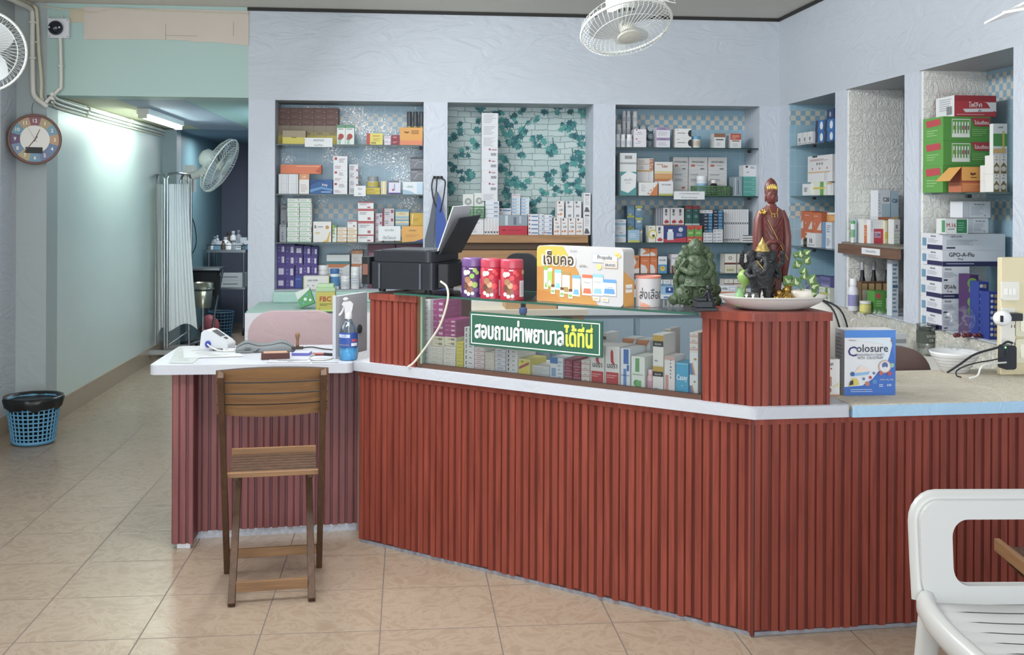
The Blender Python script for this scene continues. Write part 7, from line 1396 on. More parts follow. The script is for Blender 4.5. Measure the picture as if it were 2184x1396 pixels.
r.col(228, 292, [(190, 'wdr')], .04, .08, 'grey at left'); r.col(300, 384, [(195, 'or2', 1, 'at left')], .04, .08); r.col(398, 498, [(190, 'orw'), (85, 'or2')], .03, .1, 'on the left'); r.col(502, 580, [(190, 'orw', 1, 'on the right'), (85, 'orw', 1, 'topmost at right')], .03, .1); r.col(592, 688, [(185, 'smi')], .03, .1, 'in the middle'); r.col(738, 818, [(210, 'mwh')], .03, .1)
r.col(1318, 1452, [(210, 'brg')], .05, .1, 'on the left'); r.col(1458, 1570, [(210, 'brg')], .05, .1, 'on the right')
r = Row('bottom of third niche', .877, 1290, .1934, 7.215)
r.col(218, 330, [(95, 'tlw')], .01); r.col(334, 392, [(95, 'smr', 1, 'at left')], .01); r.col(398, 556, [(96, 'orw')], .01); r.col(560, 642, [(92, 'smi')], .01, .1, 'behind the paper tub'); r.col(648, 730, [(92, 'smi')], .01, .1, 'right of the paper tub'); r.col(736, 816, [(92, 'smr', 1, 'at right')], .01)
r.col(1316, 1418, [(97, 'brg')], .01, .1, 'on the left'); r.col(1420, 1524, [(97, 'brg')], .01, .1, 'on the right')
r = Row('on the grey-blue cabinet', .801, 1290, .1934, 7.02)
zz = r.col(640, 765, [(85, 'fst')], 0, .1); r.col(642, 800, [(90, 'drp')], .0, .1, '', z=zz); r.col(1272, 1460, [(110, 'wdr', 1, 'behind the plate'), (68, 'uld')], .02, .1)
# ------------------------------------------------------------------ glass case on the counter
r = Row('glass case', ZT+.0006, 880, .2839, t=.045, gap=.0012)
r.col(56, 138, [(41.5, 'pkt')]*12, 0, .14, 'leftmost stack', jit=.001); r.col(134, 232, [(31, 'crm')]*5, 0, .13, 'second stack', jit=.001)
z5 = r.z+5*31*.2839*4.45/F+.002; z2 = r.col(142, 240, [(36, 'cry')]*2, .015, .13, 'the cream pair', z=z5); r.col(146, 240, [(44, 'mgt')]*6, .02, .12, 'left magenta pile', z=z2)
zq = r.col(236, 328, [(33, 'crm')]*5, 0, .13, 'third stack', jit=.001); r.col(240, 332, [(33, 'cry'), (33, 'cry'), (33, 'mgt'), (33, 'mgt'), (33, 'mgt'), (33, 'mgt')], .02, .12, 'right pile', z=zq+.001)
r.col(334, 386, [(26, 'yss')]*8, 0, .13, 'the yellow stack', jit=.001); r.col(392, 468, [(41, 'arw')]*8, 0, .13, 'fifth stack', jit=.001); r.col(472, 545, [(31, 'pks')]*6, 0, .13, 'sixth stack'); r.col(549, 620, [(26, 'crm')]*6, 0, .13, 'seventh stack'); r.col(624, 704, [(32, 'lvs')]*6, 0, .13, 'eighth stack'); r.col(708, 795, [(33, 'arw')]*6, 0, .13, 'ninth stack')
r.col(800, 886, [(140, 'yrd')], 0, .12); r.col(904, 1034, [(95, 'bag')], .02, .12); r.col(1038, 1136, [(178, 'bwh')], 0, .1); r.col(1146, 1204, [(43, 'mrn')]*4, 0, .12, 'left maroon stack'); r.col(1212, 1268, [(41, 'mrn')]*4, 0, .12, 'right maroon stack'); r.col(1272, 1336, [(45, 'wst')]*4, 0, .12, 'the striped stack')
r.col(1342, 1446, [(300, 'nor')], 0, .12, 'on the left'); r.col(1452, 1560, [(310, 'nor')], 0, .12, 'on the right'); r.col(1568, 1640, [(305, 'dia')], 0, .12); r.col(1648, 1750, [(255, 'dig')], 0, .12); r.col(1758, 1806, [(165, 'pkb')], 0, .05); r.col(1810, 1890, [(205, 'sel'), (235, 'sel')], 0, .1, 'the pair', jit=.0005); r.col(1896, 1976, [(285, 'wpv')], .0, .09); r.col(1982, 2078, [(245, 'cas')], 0, .1)
r.col(2086, 2150, [(165, 'acr'), (170, 'acr'), (50, 'wst'), (50, 'wst'), (45, 'wst')], .0, .1, 'the right end'); r.col(1900, 1945, [(440, 'sel', 1, 'behind the other two')], .13, .08)
r.col(1420, 1470, [(350, 'wta')], .14, .09); r.col(1580, 1680, [(330, 'wdr', 1, 'behind the blue box')], .14, .09); r.col(1690, 1790, [(330, 'wdr', 1, 'behind the green box')], .14, .09)
# ================================================================== right wall: corner niche, brick niche, end niche
class RowX(Row):
    def at(s, c, dy): return atX(s.ox+s.k*c, 430, s.Y+dy)
    def col(s, c0, c1, items, dy=0.0, dep=.10, where='', z=None, jit=0.0, rz=-PI/2): return Row.col(s, c0, c1, items, dy, dep, where, z, jit, rz)
for py, nm in ((311, 'upper'), (417, 'middle'), (523, 'lower')):
    z = atX(1690, py, 2.54).z; shelf(XR+.012, XR+.335, R4[0]+.004, R4[1]-.024, z, nm+' glass shelf in the corner niche')
z1, z2, z3 = (atX(1690, py, 2.54).z for py in (311, 417, 523))
r = RowX('corner niche top shelf', z1+.0005, 1640, .3294, 2.56)
for i, (a, c) in enumerate(((182, 214), (218, 247), (250, 280))): r.col(a, c, [(82, 'wvi')], .02, .09, ('first', 'second', 'third')[i]+' from left')
r.col(298, 352, [(74, 'blo'), (74, 'blo')], .03, .12, 'the left pile'); zq = r.col(356, 418, [(72, 'blo'), (74, 'blo')], .03, .12, 'the right pile'); r.col(372, 418, [(70, 'dbl')], .05, .1, '', z=zq)
r = RowX('corner niche second shelf', z2+.0005, 1640, .3294, 2.56)
r.col(216, 266, [(75, 'wtg')], .0, .05); zq = r.col(272, 372, [(88, 'wgy')], .02, .12); r.col(376, 414, [(78, 'wvl')], .02, .12); r.col(250, 410, [(65, 'wvl', 1, 'lying'), (105, 'n12')], .03, .12, '', z=zq); r.col(190, 262, [(240, 'wdr')], .14, .1)
r.col(340, 408, [(62, 'wtr', .7)], .12, .1, '', z=zq+.0)if False else None
r = RowX('corner niche third shelf', z3+.0005, 1640, .3294, 2.56)
zq = 0
for i, a in enumerate((168, 226, 284)): r.col(a, a+56, [(108, 'or5'), (112, 'or5')], .06, .11, ('left', 'middle', 'right')[i]+' orange pile')
r.col(210, 244, [(72, 'dkb')], .0, .05, 'in front of the orange boxes'); r.col(247, 303, [(92, 'wvi')], .0, .05, 'in front of the orange boxes'); zq = r.col(344, 408, [(85, 'bwm'), (85, 'bwm')], .03, .1, 'the right pile'); r.col(356, 404, [(62, 'ojr')], .04, .06, '', z=zq)
r = RowX('bottom of the corner niche', .861, 1640, .3294, 2.56)
r.col(240, 330, [(70, 'vbg'), (60, 'vbg')], .04, .12, 'left pile'); r.col(334, 400, [(75, 'vbg'), (70, 'vbg')], .04, .12, 'the right pile'); r.col(262, 322, [(62, 'cle')], .0, .04, 'in front of the violet bags'); r.col(326, 396, [(85, 'wgy', 1, 'at the bottom right')], .0, .04)
# brick niche: brown shelf with its label
sh = empty('wooden_shelf', 'brown wooden shelf with a white paper label in the narrow brick niche', 'shelf', (2.68, 5.69, 1.2))
b = MB(); b.box(2.50, XR+.335, R5[0]+.003, R5[1]-.023, 1.226, 1.238, C('7c7468', .5)); rel(b, 'board', sh)
b = MB(); b.box(2.495, 2.515, R5[0]-.0, R5[1]+.02, 1.172, 1.2255, wood_mat('brown_shelf_wood', '5a4236', '7a5c4a', .5, 'y')); rel(b, 'front_edge', sh)
p0 = atX(1838, 545, 2.494); p1 = atX(1877, 529, 2.494); b = MB(); b.box(2.4925, 2.494, p1.y, p0.y, 1.183, 1.217, C('d8dadc', .6)); b.text('วิตามินรวม/ตัวเติม', (2.4922, (p0.y+p1.y)/2, 1.194), (0, -1, 0), (0, 0, 1), .014, C('4a5468'), maxw=.15); rel(b, 'paper_label', sh)
r = Row('shelf of the brick niche', 1.2385, 1780, .2293, 5.86)
r.col(160, 200, [(205, 'grt')], .0, .05); r.col(204, 268, [(215, 'c2b')], .04, .08, 'behind the green-capped tube'); r.col(272, 330, [(225, 'wor')], -.06, .08, 'leaning left of the red window'); zq = r.col(334, 462, [(220, 'c2h')], -.1, .1); r.col(404, 520, [(235, 'wdr', 1, 'under the tall carton'), (250, 'c20')], .06, .1); r.col(524, 596, [(235, 'wvl', 1, 'at the back'), (245, 'c2b', 1, 'topmost')], .06, .1)
for i in range(3): r.col(468+28*i, 494+28*i, [(215, 'ytb')], -.12, .04, ('first', 'second', 'third')[i]+' of three')
r.col(552, 610, [(55, 'wgn'), (50, 'wgn'), (125, 'wvi')], -.2, .07, 'the right edge')
r = Row('bottom of the brick niche', .861, 1780, .2293, 5.84)
for i, a in enumerate((246, 352, 478)): r.col(a, a+56, [(430, 'dkl')], .14, .06, ('left of three', 'middle of three', 'right of three')[i])
for i, (a, c) in enumerate(((252, 312), (316, 378), (382, 446), (450, 512))): r.col(a, c, [(255, 'gcr')], .06, .07, ('first', 'second', 'third', 'fourth')[i]+' from left')
r.col(150, 248, [(300, 'wbt')], -.03, .07, 'at the left wall'); r.col(440, 540, [(215, 'wbt')], -.04, .07, 'leaning behind the green carton') if False else None
r.col(376, 522, [(205, 'grn')], -.16, .1); r.col(262, 366, [(112, 'yjr')], -.16, .08); r.col(536, 598, [(520, 'bht')], -.3, .06)
# end niche
zs6 = atX(2050, 410, 2.55).z; shelf(XR+.012, XR+.335, R6[0]+.004, R6[1]-.024, zs6, 'glass shelf with cartons in the end niche')
r = Row('shelf of the end niche', zs6+.0005, 1780, .2435, 4.86)
zq = r.col(950, 1366, [(238, 'pon'), (215, 'pon'), (212, 'pon')], .05, .2, 'the green pile', jit=.002); r.col(1045, 1412, [(185, 'fol')], .06, .18, '', z=zq+.001)
r.col(1112, 1306, [(222, 'tig')], -.11, .12); b = MB(); p = r.at(1112, -.11); b.quad((0, 0, 0), (0, -.14, .0), (-.0, -.14, .002), (0, 0, .002), C('d69a44', .5)); 
o = ALL[-1]; w_ = STY['tig']; hh = max(v.co.z for v in o.data.vertices); x0 = min(v.co.x for v in o.data.vertices)
b = MB(); b.add([(x0, .002, hh), (x0, .118, hh), (x0-.062, .125, hh-.065), (x0-.062, -.01, hh-.065)], [(0, 1, 2, 3)], C('d9a04a', .5)); b.add([(x0, .002, hh-.0008), (x0, .118, hh-.0008), (x0-.062, .125, hh-.0658), (x0-.062, -.01, hh-.0658)], [(3, 2, 1, 0)], C('b8803a', .5)); b.build('flap', o)
zq = r.col(1314, 1384, [(100, 'wor'), (135, 'wor')], -.2, .04, 'the right stack'); r.col(1388, 1446, [(160, 'brd'), (162, 'brd')], -.3, .07, 'left pile'); r.col(1449, 1510, [(160, 'brd'), (162, 'brd')], -.3, .07, 'right pile'); r.col(1386, 1510, [(380, 'wvl', 1, 'at the near edge'), (220, 'wgr')], -.2, .03)
r = Row('bottom of end niche', .861, 1780, .2293, 4.86)
zq = r.col(1002, 1258, [(146, 'gp2'), (148, 'gp2'), (150, 'gp1'), (148, 'gp2')], .04, .2, 'lower pile', jit=.002); zq = r.col(1006, 1590, [(148, 'gp1', 1, 'second one down'), (152, 'gp2', 1, 'topmost long one')], .04, .2, '', z=zq+.001)
z7 = r.col(1240, 1432, [(140, 'bac')], .1, .12, 'lower one', z=zq+.001); r.col(1190, 1450, [(152, 'bac')], .1, .12, 'upper one', z=z7+.002); r.col(1034, 1236, [(142, 'm16')], -.02, .09, '', z=zq+.001)
r.col(1260, 1342, [(560, 'ppb')], -.14, .10); r.col(1346, 1438, [(515, 'bph')], -.22, .09, 'left of two'); r.col(1442, 1548, [(440, 'bph')], -.30, .08, 'right of two')
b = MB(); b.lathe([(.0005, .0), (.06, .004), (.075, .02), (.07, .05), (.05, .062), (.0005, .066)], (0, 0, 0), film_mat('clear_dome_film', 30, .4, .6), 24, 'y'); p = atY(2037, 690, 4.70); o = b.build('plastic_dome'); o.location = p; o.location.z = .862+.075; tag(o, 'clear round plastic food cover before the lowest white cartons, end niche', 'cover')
b = MB()
for i in range(7): b.ell((i*.018, .01*math.sin(i*2), .011), (.011, .011, .011), C('6a2a34', .3), 10, 8)
o = b.build('bead_string'); p = atY(2052, 712, 4.60); o.location = (p.x-.02, 4.62, .862); tag(o, 'string of dark red beads lying before the purple carton', 'beads')
# ------------------------------------------------------------------ switch board at the far right
pb_ = atY(2134, 810, 4.12); zb = .776; zt_ = atY(2134, 549, 4.12).z
sb = empty('switch_board', 'cream board of switches, sockets and dimmers at the right edge', 'switchboard', (pb_.x, 4.12, zb)); H6 = zt_-zb; M_cr = C('dccfa8', .45)
b = MB(); b.box(0, .16, 0, .03, 0, H6, M_cr); b.box(.02, .16, .03, .05, .0, H6, M_cr); bevel(b.build('board', sb), .004)
def plate(x0, x1, z0, z1, col='e3e0d4'): b = MB(); b.slab(rrect(x0, x1, z0, z1, .008, 3), -.010, -.0005, C(col, .35)); return bevel(b.build('plate', sb), .002)
o = plate(-.002, .072, H6-.17, H6-.095)
for i in range(3): MB().box(.008+.016*i, .022+.016*i, -.0145, -.0102, H6-.148, H6-.122, C('f0eee6', .3)).build('switch', o)
o = plate(-.002, .054, .035, H6-.20)
for z in (.07, .12, .19, .24):
    b = MB()
    for dx in (.0, .012): b.box(.038+dx, .041+dx, -.0112, -.0102, z, z+.012, C('5c5a52'))
    b.build('socket', o)
for z0 in (.05, .155):
    o = plate(.058, .15, z0, z0+.095, 'ded8bc'); MB().slab(rrect(.075, .10, z0+.02, z0+.075, .006, 3), -.016, -.0102, C('f0ecd6', .35)).build('rocker', o)
b = MB(); b.box(-.012, .062, -.055, -.0102, H6-.248, H6-.218, C('2a2d33', .4)); bevel(b.build('black_adapter', sb), .003)
o = b = MB(); b.ell((-.02, -.045, .232), (.036, .03, .031), C('e8e8ea', .3), 18, 12); b.lathe([(.026, .01), (.024, .045)], (.0, 0, .232), C('e0e0e2', .35), 18, 'y'); o = b.build('sensor_lamp', sb); tag(o, '', ''); del o['label'], o['category']
MB().slab(rrect(-.042, -.034, .22, .246, .003, 3), -.078, -.068, C('1a1b1e', .2)).build('sensor_eye', o)
ad = empty('power_adapter', 'black plug adapter with green light on the cream switch board', 'adapter', (pb_.x, 4.12, zb)); b = MB(); b.slab(rrect(-.018, .035, .03, .125, .012, 4), -.055, -.0105, C('272b33', .35)); bevel(b.build('housing', ad), .004)
MB().ell((-.012, -.056, .118), (.003, .002, .003), C('40ff60', emit=6), 8, 6).build('indicator', ad)
def cable(name, label, pts, r, m): tag(MB().tube(spline(pts, 7), r, m, 7).build(name), label, 'cable')
q0 = Vector((pb_.x, 4.12, zb))
cable('cable', 'thick black cable looping from the switch board to the worktop', [q0+Vector((.02, -.05, .135)), q0+Vector((-.01, -.06, .14)), q0+Vector((-.045, -.06, .12)), atY(2080, 755, 4.06), atY(2045, 778, 4.06), (atY(2020, 794, 4.08))], .0045, C('23262c', .4))
cable('cable', 'thin black cable drooping beside the thick one to the right worktop', [q0+Vector((.0, -.055, .12)), q0+Vector((-.03, -.065, .08)), atY(2075, 775, 4.0), atY(2043, 788, 4.0), atY(2040, 800, 3.98), (atY(2050, 804, 3.96))], .0028, C('23262c', .4))
cable('cable', 'white cable running down in front of the covered white bowl', [q0+Vector((-.012, -.06, .06)), atY(2098, 778, 3.95), atY(2085, 800, 3.93), atY(2068, 806, 3.92)], .0035, C('e0e0dc', .4))
# ------------------------------------------------------------------ right worktop
ZW = .7755
p0 = atZ(1801, 843, ZW); p1 = atZ(1913, 843, ZW); w = (p1-p0).length; hh = 139*p0.dot(_f)/F
cs = MB(); h6 = hh
D = [('p', [(0, 0), (1, 0), (1, .98), (.88, .6), (.8, .42), (.66, .36), (.55, .25), (.35, .15), (0, .13)], '3f6fc0'), ('r', 0, .885, 1, 1, '4a86d4'), ('p', [(.9, .885), (1, .885), (1, .5)], '4a7fcc'), ('p', [(.1, .86), (.7, .88), (.9, .84), (.85, .6), (.7, .5), (.75, .78), (.5, .82)], 'd3dde2'),
     ('t', 'C', .15, .60, .15, '2f3470', .2), ('t', 'olosure', .54, .665, .115, '3f4254', .62), ('t', 'ผลิตภัณฑ์เสริมอาหาร โคลอสชัวร์', .5, .605, .045, '5a6684', .56), ('t', 'WITH  COLOSTRUM', .5, .555, .04, '3a3e5a', .5), ('t', 'Wellness', .15, .835, .022, '6a6a74', .2), ('d', .91, .835, .012, 'b84848'), ('d', .93, .83, .01, '5f8a4a'),
     ('p', [(.2, .36), (.3, .46), (.42, .42), (.5, .38), (.4, .34)], 'e6d2c4'), ('p', [(.12, .33), (.5, .37), (.46, .32), (.16, .295)], '86b4dc'), ('d', .15, .33, .035, '40609c'), ('d', .57, .34, .022, '6a78a8'), ('d', .5, .275, .024, 'b84a5a'), ('d', .37, .255, .022, '5a7ab0'), ('d', .44, .18, .036, 'c07a62'), ('d', .58, .21, .034, '6a9ad0'), ('d', .58, .21, .026, '4f86c4'),
     ('d', .78, .44, .10, 'c8ab90'), ('d', .78, .44, .082, 'dcdcdf'), ('d', .78, .46, .05, '5f6a9c'), ('d', .78, .4, .04, 'd6d6da'), ('d', .92, .46, .036, '8fb8a4'), ('d', .7, .34, .032, 'c0605a'), ('d', .87, .335, .034, 'b84a5c'),
     ('p', [(.07, .14), (.28, .17), (.24, .26), (.15, .27)], 'd0c058'), ('p', [(.08, .16), (.16, .17), (.16, .24), (.1, .22)], '3c3a34'), ('t', 'โปรตีน 54g 100g', .81, .225, .035, 'd8d0b0', .3), ('t', '600', .86, .14, .035, 'dfe4ea', .1), ('l', .1, .05, .7, .11, 2, '9ab4dc'), ('l', .66, .13, .8, .18, 2, 'c2d0e8')]
sty('clo', 'blue and white milk powder carton', 'dbdcde', D, 'box', 'carton', 'carton', left=[('l', .15, .55, .85, .95, 7, '8a8d92'), ('l', .15, .08, .85, .2, 3, '4a4c50')], lcol='b4b5b8')
make('clo', w, .085, hh, ((p0.x+p1.x)/2, p0.y, ZW), 0, 'large blue and white milk powder carton standing on the right worktop beside the pillar', 'cartons on the right worktop')
sty('cup', 'white glass-cup carton', 'd9d6d2', [('t', '玻璃杯', .5, .82, .08, '4a4a4a', .6), ('d', .42, .74, .02, 'b8484a'), ('d', .6, .74, .025, 'b8484a'), ('r', .2, .26, .62, .52, 'b07868'), ('r', .24, .06, .58, .25, 'c9bdb2'), ('d', .5, .15, .07, '8a6a5c'), ('p', [(.6, .22), (1, .26), (1, .36)], 'd8cc9a'), ('r', 0, 0, 1, .03, 'c98a6a')], 'box', 'carton', 'carton')
q0_ = atZ(1752, 847, ZW); q1_ = atZ(1799, 847, ZW); make('cup', (q1_-q0_).length, .08, 78*q0_.dot(_f)/F, ((q0_.x+q1_.x)/2+.002, p0.y+.004, ZW), 0, 'white glass-cup carton with Chinese lettering between the pillar and the blue carton', 'cartons on the right worktop')
o = ALL[-1]; o.location.x = (E_.x+.03+p0.x-.004)/2 if False else o.location.x
# bowl under film, jar, bag
p = atZ(2090, 806, ZW); bw = empty('bowl', 'white ribbed bowl covered with clear film on the right worktop', 'bowl', (2.222, 4.215, ZW))
b = MB(); b.lathe([(.045, 0), (.052, .004), (.096, .075), (.099, .085), (.094, .084), (.05, .012), (.001, .01)], (0, 0, 0), C('dcdcdc', .35), 36)
for k in range(5): z = .014+.013*k; rr = .052+.044*(z-.004)/.071+.001; b.tube([(rr*math.cos(2*PI*i/36), rr*math.sin(2*PI*i/36), z) for i in range(36)], .0012, C('b4b4b6', .4), 4, closed=True)
b.build('dish', bw)
b = MB(); rs = random.Random(1); rows = []
for j in range(6):
    r_ = .098*(1-j/5.5); rows.append([(r_*math.cos(2*PI*i/24), r_*math.sin(2*PI*i/24), .087+.02*math.sin(j*.6)+rs.uniform(-.006, .008)*(1 if 0 < i < 24 else 0)) for i in range(25)])
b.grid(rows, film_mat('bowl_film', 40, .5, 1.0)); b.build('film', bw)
p = atY(1987, 774, 4.92); jr = empty('glass_jar', 'clear glass jar with dark green label band on the counter below the end niche', 'jar', (p.x, 4.97, .7355))
hj = 65*4.95/F; b = MB(); b.lathe([(.001, .002), (.043, .0), (.047, .008), (.047, hj), (.043, hj), (.043, .01), (.001, .008)], (0, 0, 0), glass_mat('jar_glass', (.9, .93, .92), .6), 24); b.build('glass', jr)
b = MB(); b.lathe([(.0476, hj*.42), (.0476, hj*.84)], (0, 0, 0), C('4a5048', .45), 24); b.text('BUDOCORT', (0, -.0485, hj*.64), (1, 0, 0), (0, 0, 1), .012, C('c9cdc8'), maxw=.045); b.text('CR', (0, -.0485, hj*.5), (1, 0, 0), (0, 0, 1), .012, C('c9cdc8')); b.build('label_band', jr)
MB().lathe([(.0465, hj), (.0485, hj+.002), (.0485, hj+.01), (.001, hj+.012)], (0, 0, 0), glass_mat('jar_lid', (.85, .88, .88), .5), 24).build('lid', jr)
b = MB(); b.box(-.04, .04, -.02, .02, 0, .085, C('c9ccd0', .5)); b.box(-.04, .04, -.0206, -.02, .04, .06, C('8f949c')); o = b.build('carton'); p = atY(1955, 760, 4.95); o.location = (p.x-.02, 5.12, .7355); tag(o, 'small white carton behind the clear jar with dark band', 'carton')
# bag with black piping behind the right pillar
bg = empty('handbag', 'cream handbag with black piping behind the right end of the pillar', 'bag', (1.62, 4.10, ZW)); M_bag = C('ddd9cf', .5)
b = MB(); loft(b, [(.0, 0, 0, .11, .06, 0, 1, 0), (.03, 0, 0, .125, .07, 0, 1, 0), (.16, 0, 0, .115, .06, .01, 5, 0), (.26, -.01, 0, .08, .04, .02, 5, 0), (.315, -.03, 0, .04, .02, .02, 5, 0), (.325, -.035, 0, .01, .008, 0, 1, 0)], M_bag, 28); b.build('body', bg)
b = MB()
for s_ in (.0, .35): b.tube(spline([(-.03, -.03+s_*.05, .318), (.025+s_*.1, -.047+s_*.05, .27), (.055+s_*.12, -.06+s_*.08, .16), (.068+s_*.12, -.062+s_*.09, .04)], 5), .0035, C('24252a', .4), 6)
b.build('piping', bg)
b = MB(); b.tube([(.112+.016*math.cos(2*PI*k/14), -.04, .215+.02*math.sin(2*PI*k/14)) for k in range(14)], .0035, C('cfcac0', .3), 6, closed=True); b.build('ring', bg)
# crumpled clear bags on the ledge of the right wall
rs = random.Random(6)
for px, py, Y, w_, h_, lab in ((1800, 668, 6.2, .10, .09, 'crumpled clear plastic bag on the ledge behind the handbag'), (1898, 692, 5.45, .10, .05, 'crumpled shiny clear bag on the ledge above the blue carton'), (1945, 705, 5.2, .06, .17, 'clear plastic bag hanging down the pier beside the end niche')):
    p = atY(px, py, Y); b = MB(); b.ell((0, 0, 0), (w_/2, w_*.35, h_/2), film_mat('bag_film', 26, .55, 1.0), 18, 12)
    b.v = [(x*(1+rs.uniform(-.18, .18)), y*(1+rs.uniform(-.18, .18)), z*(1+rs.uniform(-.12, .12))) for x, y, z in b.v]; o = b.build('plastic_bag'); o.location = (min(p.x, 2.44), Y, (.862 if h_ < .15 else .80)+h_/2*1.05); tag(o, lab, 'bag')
# ------------------------------------------------------------------ low desk
ZDk = .776
def dk(px, py): p = atZ(px, py, ZDk); return Vector((p.x, p.y, ZDk))
p = dk(742, 769); spb = empty('spray_bottle', 'clear spray bottle of blue liquid with white trigger on the low desk', 'bottle', (p.x, p.y+.04, ZDk))
b = MB(); b.lathe([(.034, 0), (.038, .004), (.038, .052), (.001, .052)], (0, 0, 0), C('3fb2ea', .1), 24); b.build('liquid', spb)
b = MB(); b.lathe([(.036, .0), (.0395, .005), (.0395, .10), (.036, .13), (.022, .158), (.0145, .168), (.0145, .178)], (0, 0, 0), glass_mat('bottle_plastic', (.88, .95, .98), .85), 24); b.build('bottle', spb)
def wrap(b, r, a0, a1, z0, z1, col, n=10): b.grid([[(r*math.sin(a0+(a1-a0)*i/n), -r*math.cos(a0+(a1-a0)*i/n), z) for i in range(n+1)] for z in (z0, z1)], C(col, .4))
b = MB(); wrap(b, .0402, -1.5, 1.6, .056, .12, '2f4f9a', 16); wrap(b, .0404, -1.4, .2, .098, .112, 'b9c8e4'); wrap(b, .0404, .35, 1.2, .062, .075, 'd8dde4'); wrap(b, .0404, .4, 1.1, .08, .092, 'b05068'); wrap(b, .0404, -1.3, .1, .066, .068, 'b09a6a')
b.text('ALSOFF', (-.012, -.0412, .1015), (.97, .22, 0), (0, 0, 1), .0095, C('24407c'), maxw=.03); b.build('label', spb)
b = MB(); b.lathe([(.0165, .176), (.0165, .20), (.012, .203)], (0, 0, 0), C('bfbfc2', .35), 18)
b.slab([(-.016, .2), (.012, .2), (.016, .215), (.02, .24), (.008, .252), (-.022, .25), (-.03, .238), (-.018, .228)], -.011, .011, C('bfbfc2', .35)); b.lathe([(.008, .252), (.013, .258), (.012, .264), (.004, .268)], (-.012, 0, 0), C('bfbfc2', .35), 14)
b.tube(spline([(-.02, 0, .23), (-.024, 0, .212), (-.032, 0, .198), (-.04, 0, .19)], 4), .0055, C('bfbfc2', .35), 6, flat=1.4); b.build('trigger_head', spb); MB().tube([(.0, 0, .175), (.003, 0, .05)], .0018, C('dfe6ea', .4), 5).build('dip_tube', spb)
# grey flat panel
a = dk(716, 765); c = dk(786, 748); d = (c-a); an = math.atan2(d.y, d.x)
mp = empty('monitor', 'flat grey back of a screen standing between the spray bottle and the pillar', 'monitor', a, an); L_ = d.length
b = MB(); b.box(0, L_-.012, .0, .012, .004, .272, C('bfc2c8', .4)); bevel(b.build('back', mp), .003); b = MB(); b.box(-.004, .0, -.002, .014, .002, .275, C('b4b8be', .35)); b.build('edge', mp)
b = MB(); b.lathe([(.02, 0), (.02, .004), (.006, .005)], (L_*.7, -.0005, .11), C('3a3c42', .4), 18, 'y'); b.build('vent', mp)
# blood pressure monitor
p = dk(455, 748); bp = empty('blood_pressure_monitor', 'white blood pressure monitor with grey screen and blue plug on the low desk', 'monitor', (p.x, p.y+.01, ZDk), math.radians(-14)); bp.scale = (.86, .9, 1)
b = MB(); pr_ = [(-.075, .0), (.075, .0), (.078, .03), (.06, .045), (-.02, .088), (-.052, .094), (-.07, .08), (-.078, .02)]
b.slab(pr_, 0, .10, C('c6c9cd', .3)); bevel(b.build('case', bp), .008, 3)
sl = Vector((.08, 0, -.043)).normalized(); nn = Vector((.043, 0, .08)).normalized()
def onslope(s, y, e=.0012): q = Vector((-.02, 0, .088))+sl*s+nn*e; return (q.x, y, q.z)
b = MB(); b.quad(onslope(.0, .02), onslope(.055, .02), onslope(.055, .08), onslope(.0, .08), C('5a5f62', .2)); b.build('screen', bp); b = MB(); b.quad(onslope(.066, .035, .0016), onslope(.082, .035, .0016), onslope(.082, .065, .0016), onslope(.066, .065, .0016), C('4a4c50', .3)); b.build('button', bp)
b = MB(); b.lathe([(.015, -.004), (.015, .010), (.012, .012)], (-.03, 0, .03), C('33459a', .35), 18, 'y'); b.tube(spline([(-.03, -.012, .03), (-.01, -.03, .025), (.03, -.045, .012), (.08, -.05, .006), (.13, -.03, .006)], 5), .004, C('c9c9c6', .4), 7); b.build('hose', bp)
# cuff
p = dk(562, 750); cf_ = empty('pressure_cuff', 'folded grey arm cuff lying on the brown box on the low desk', 'cuff', (p.x, p.y+.03, ZDk), .1)
b = MB(); rows = []
for i in range(15):
    t = i/14; x = -.125+.26*t; h = .016+.030*math.exp(-((t-.22)/.16)**2)+.026*math.exp(-((t-.72)/.22)**2)+.004*math.sin(t*17); s0 = .006*math.sin(t*9)
    rows.append([(x+s0, -.045+s0, .001), (x+s0, -.05+s0, h*.55), (x, -.025, h*.95), (x, .03, h*1.1), (x-s0, .07, h*.8), (x-s0, .08, .001)])
m_c = C('747a7c', .8, bump=.3, scale=300); b.grid([[r_[k] for r_ in rows] for k in range(6)], m_c); b.add(rows[0], [tuple(range(6))[::-1]], m_c); b.add(rows[-1], [tuple(range(6))], m_c); b.tube([(q[2][0], q[2][1]-.003, q[2][2]) for q in rows], .003, C('5f6366', .7), 5); b.build('band', cf_)
b = MB(); b.tube(spline([(-.10, -.02, .004), (-.12, -.05, .005), (-.06, -.065, .006), (-.02, -.05, .02)], 5), .0045, C('6a6e70', .5), 6); b.build('tube', cf_); MB().box(-.085, -.06, -.054, -.050, .014, .022, C('54585c')).build('patch', cf_)
p = dk(588, 766); o = MB().box(-.06, .06, 0, .07, 0, .026, wood_mat('dark_red_box_wood', '3f2420', '5a3630', .4, 'x')).box(-.05, .05, .005, .065, .026, .0275, C('b08a70', .6)).build('wooden_box'); o.location = (p.x, p.y, ZDk); o.rotation_euler.z = .15; bevel(o, .002); tag(o, 'small dark red-brown wooden box beneath the grey cuff', 'box')
p = dk(633, 752); sp_ = empty('rubber_stamp', 'wooden-handled rubber stamp standing on the blue pad', 'stamp', (p.x, p.y+.03, ZDk+.0125)); b = MB(); b.lathe([(.006, .012), (.009, .016), (.0055, .03), (.008, .05), (.0115, .062), (.009, .073), (.001, .077)], (0, 0, 0), wood_mat('stamp_handle_wood', '6a4c38', '8f6c52', .4), 14); b.build('handle', sp_); b = MB(); b.box(-.026, .026, -.014, .014, 0, .0115, C('3a2d28', .5)); bevel(b.build('base', sp_), .002)
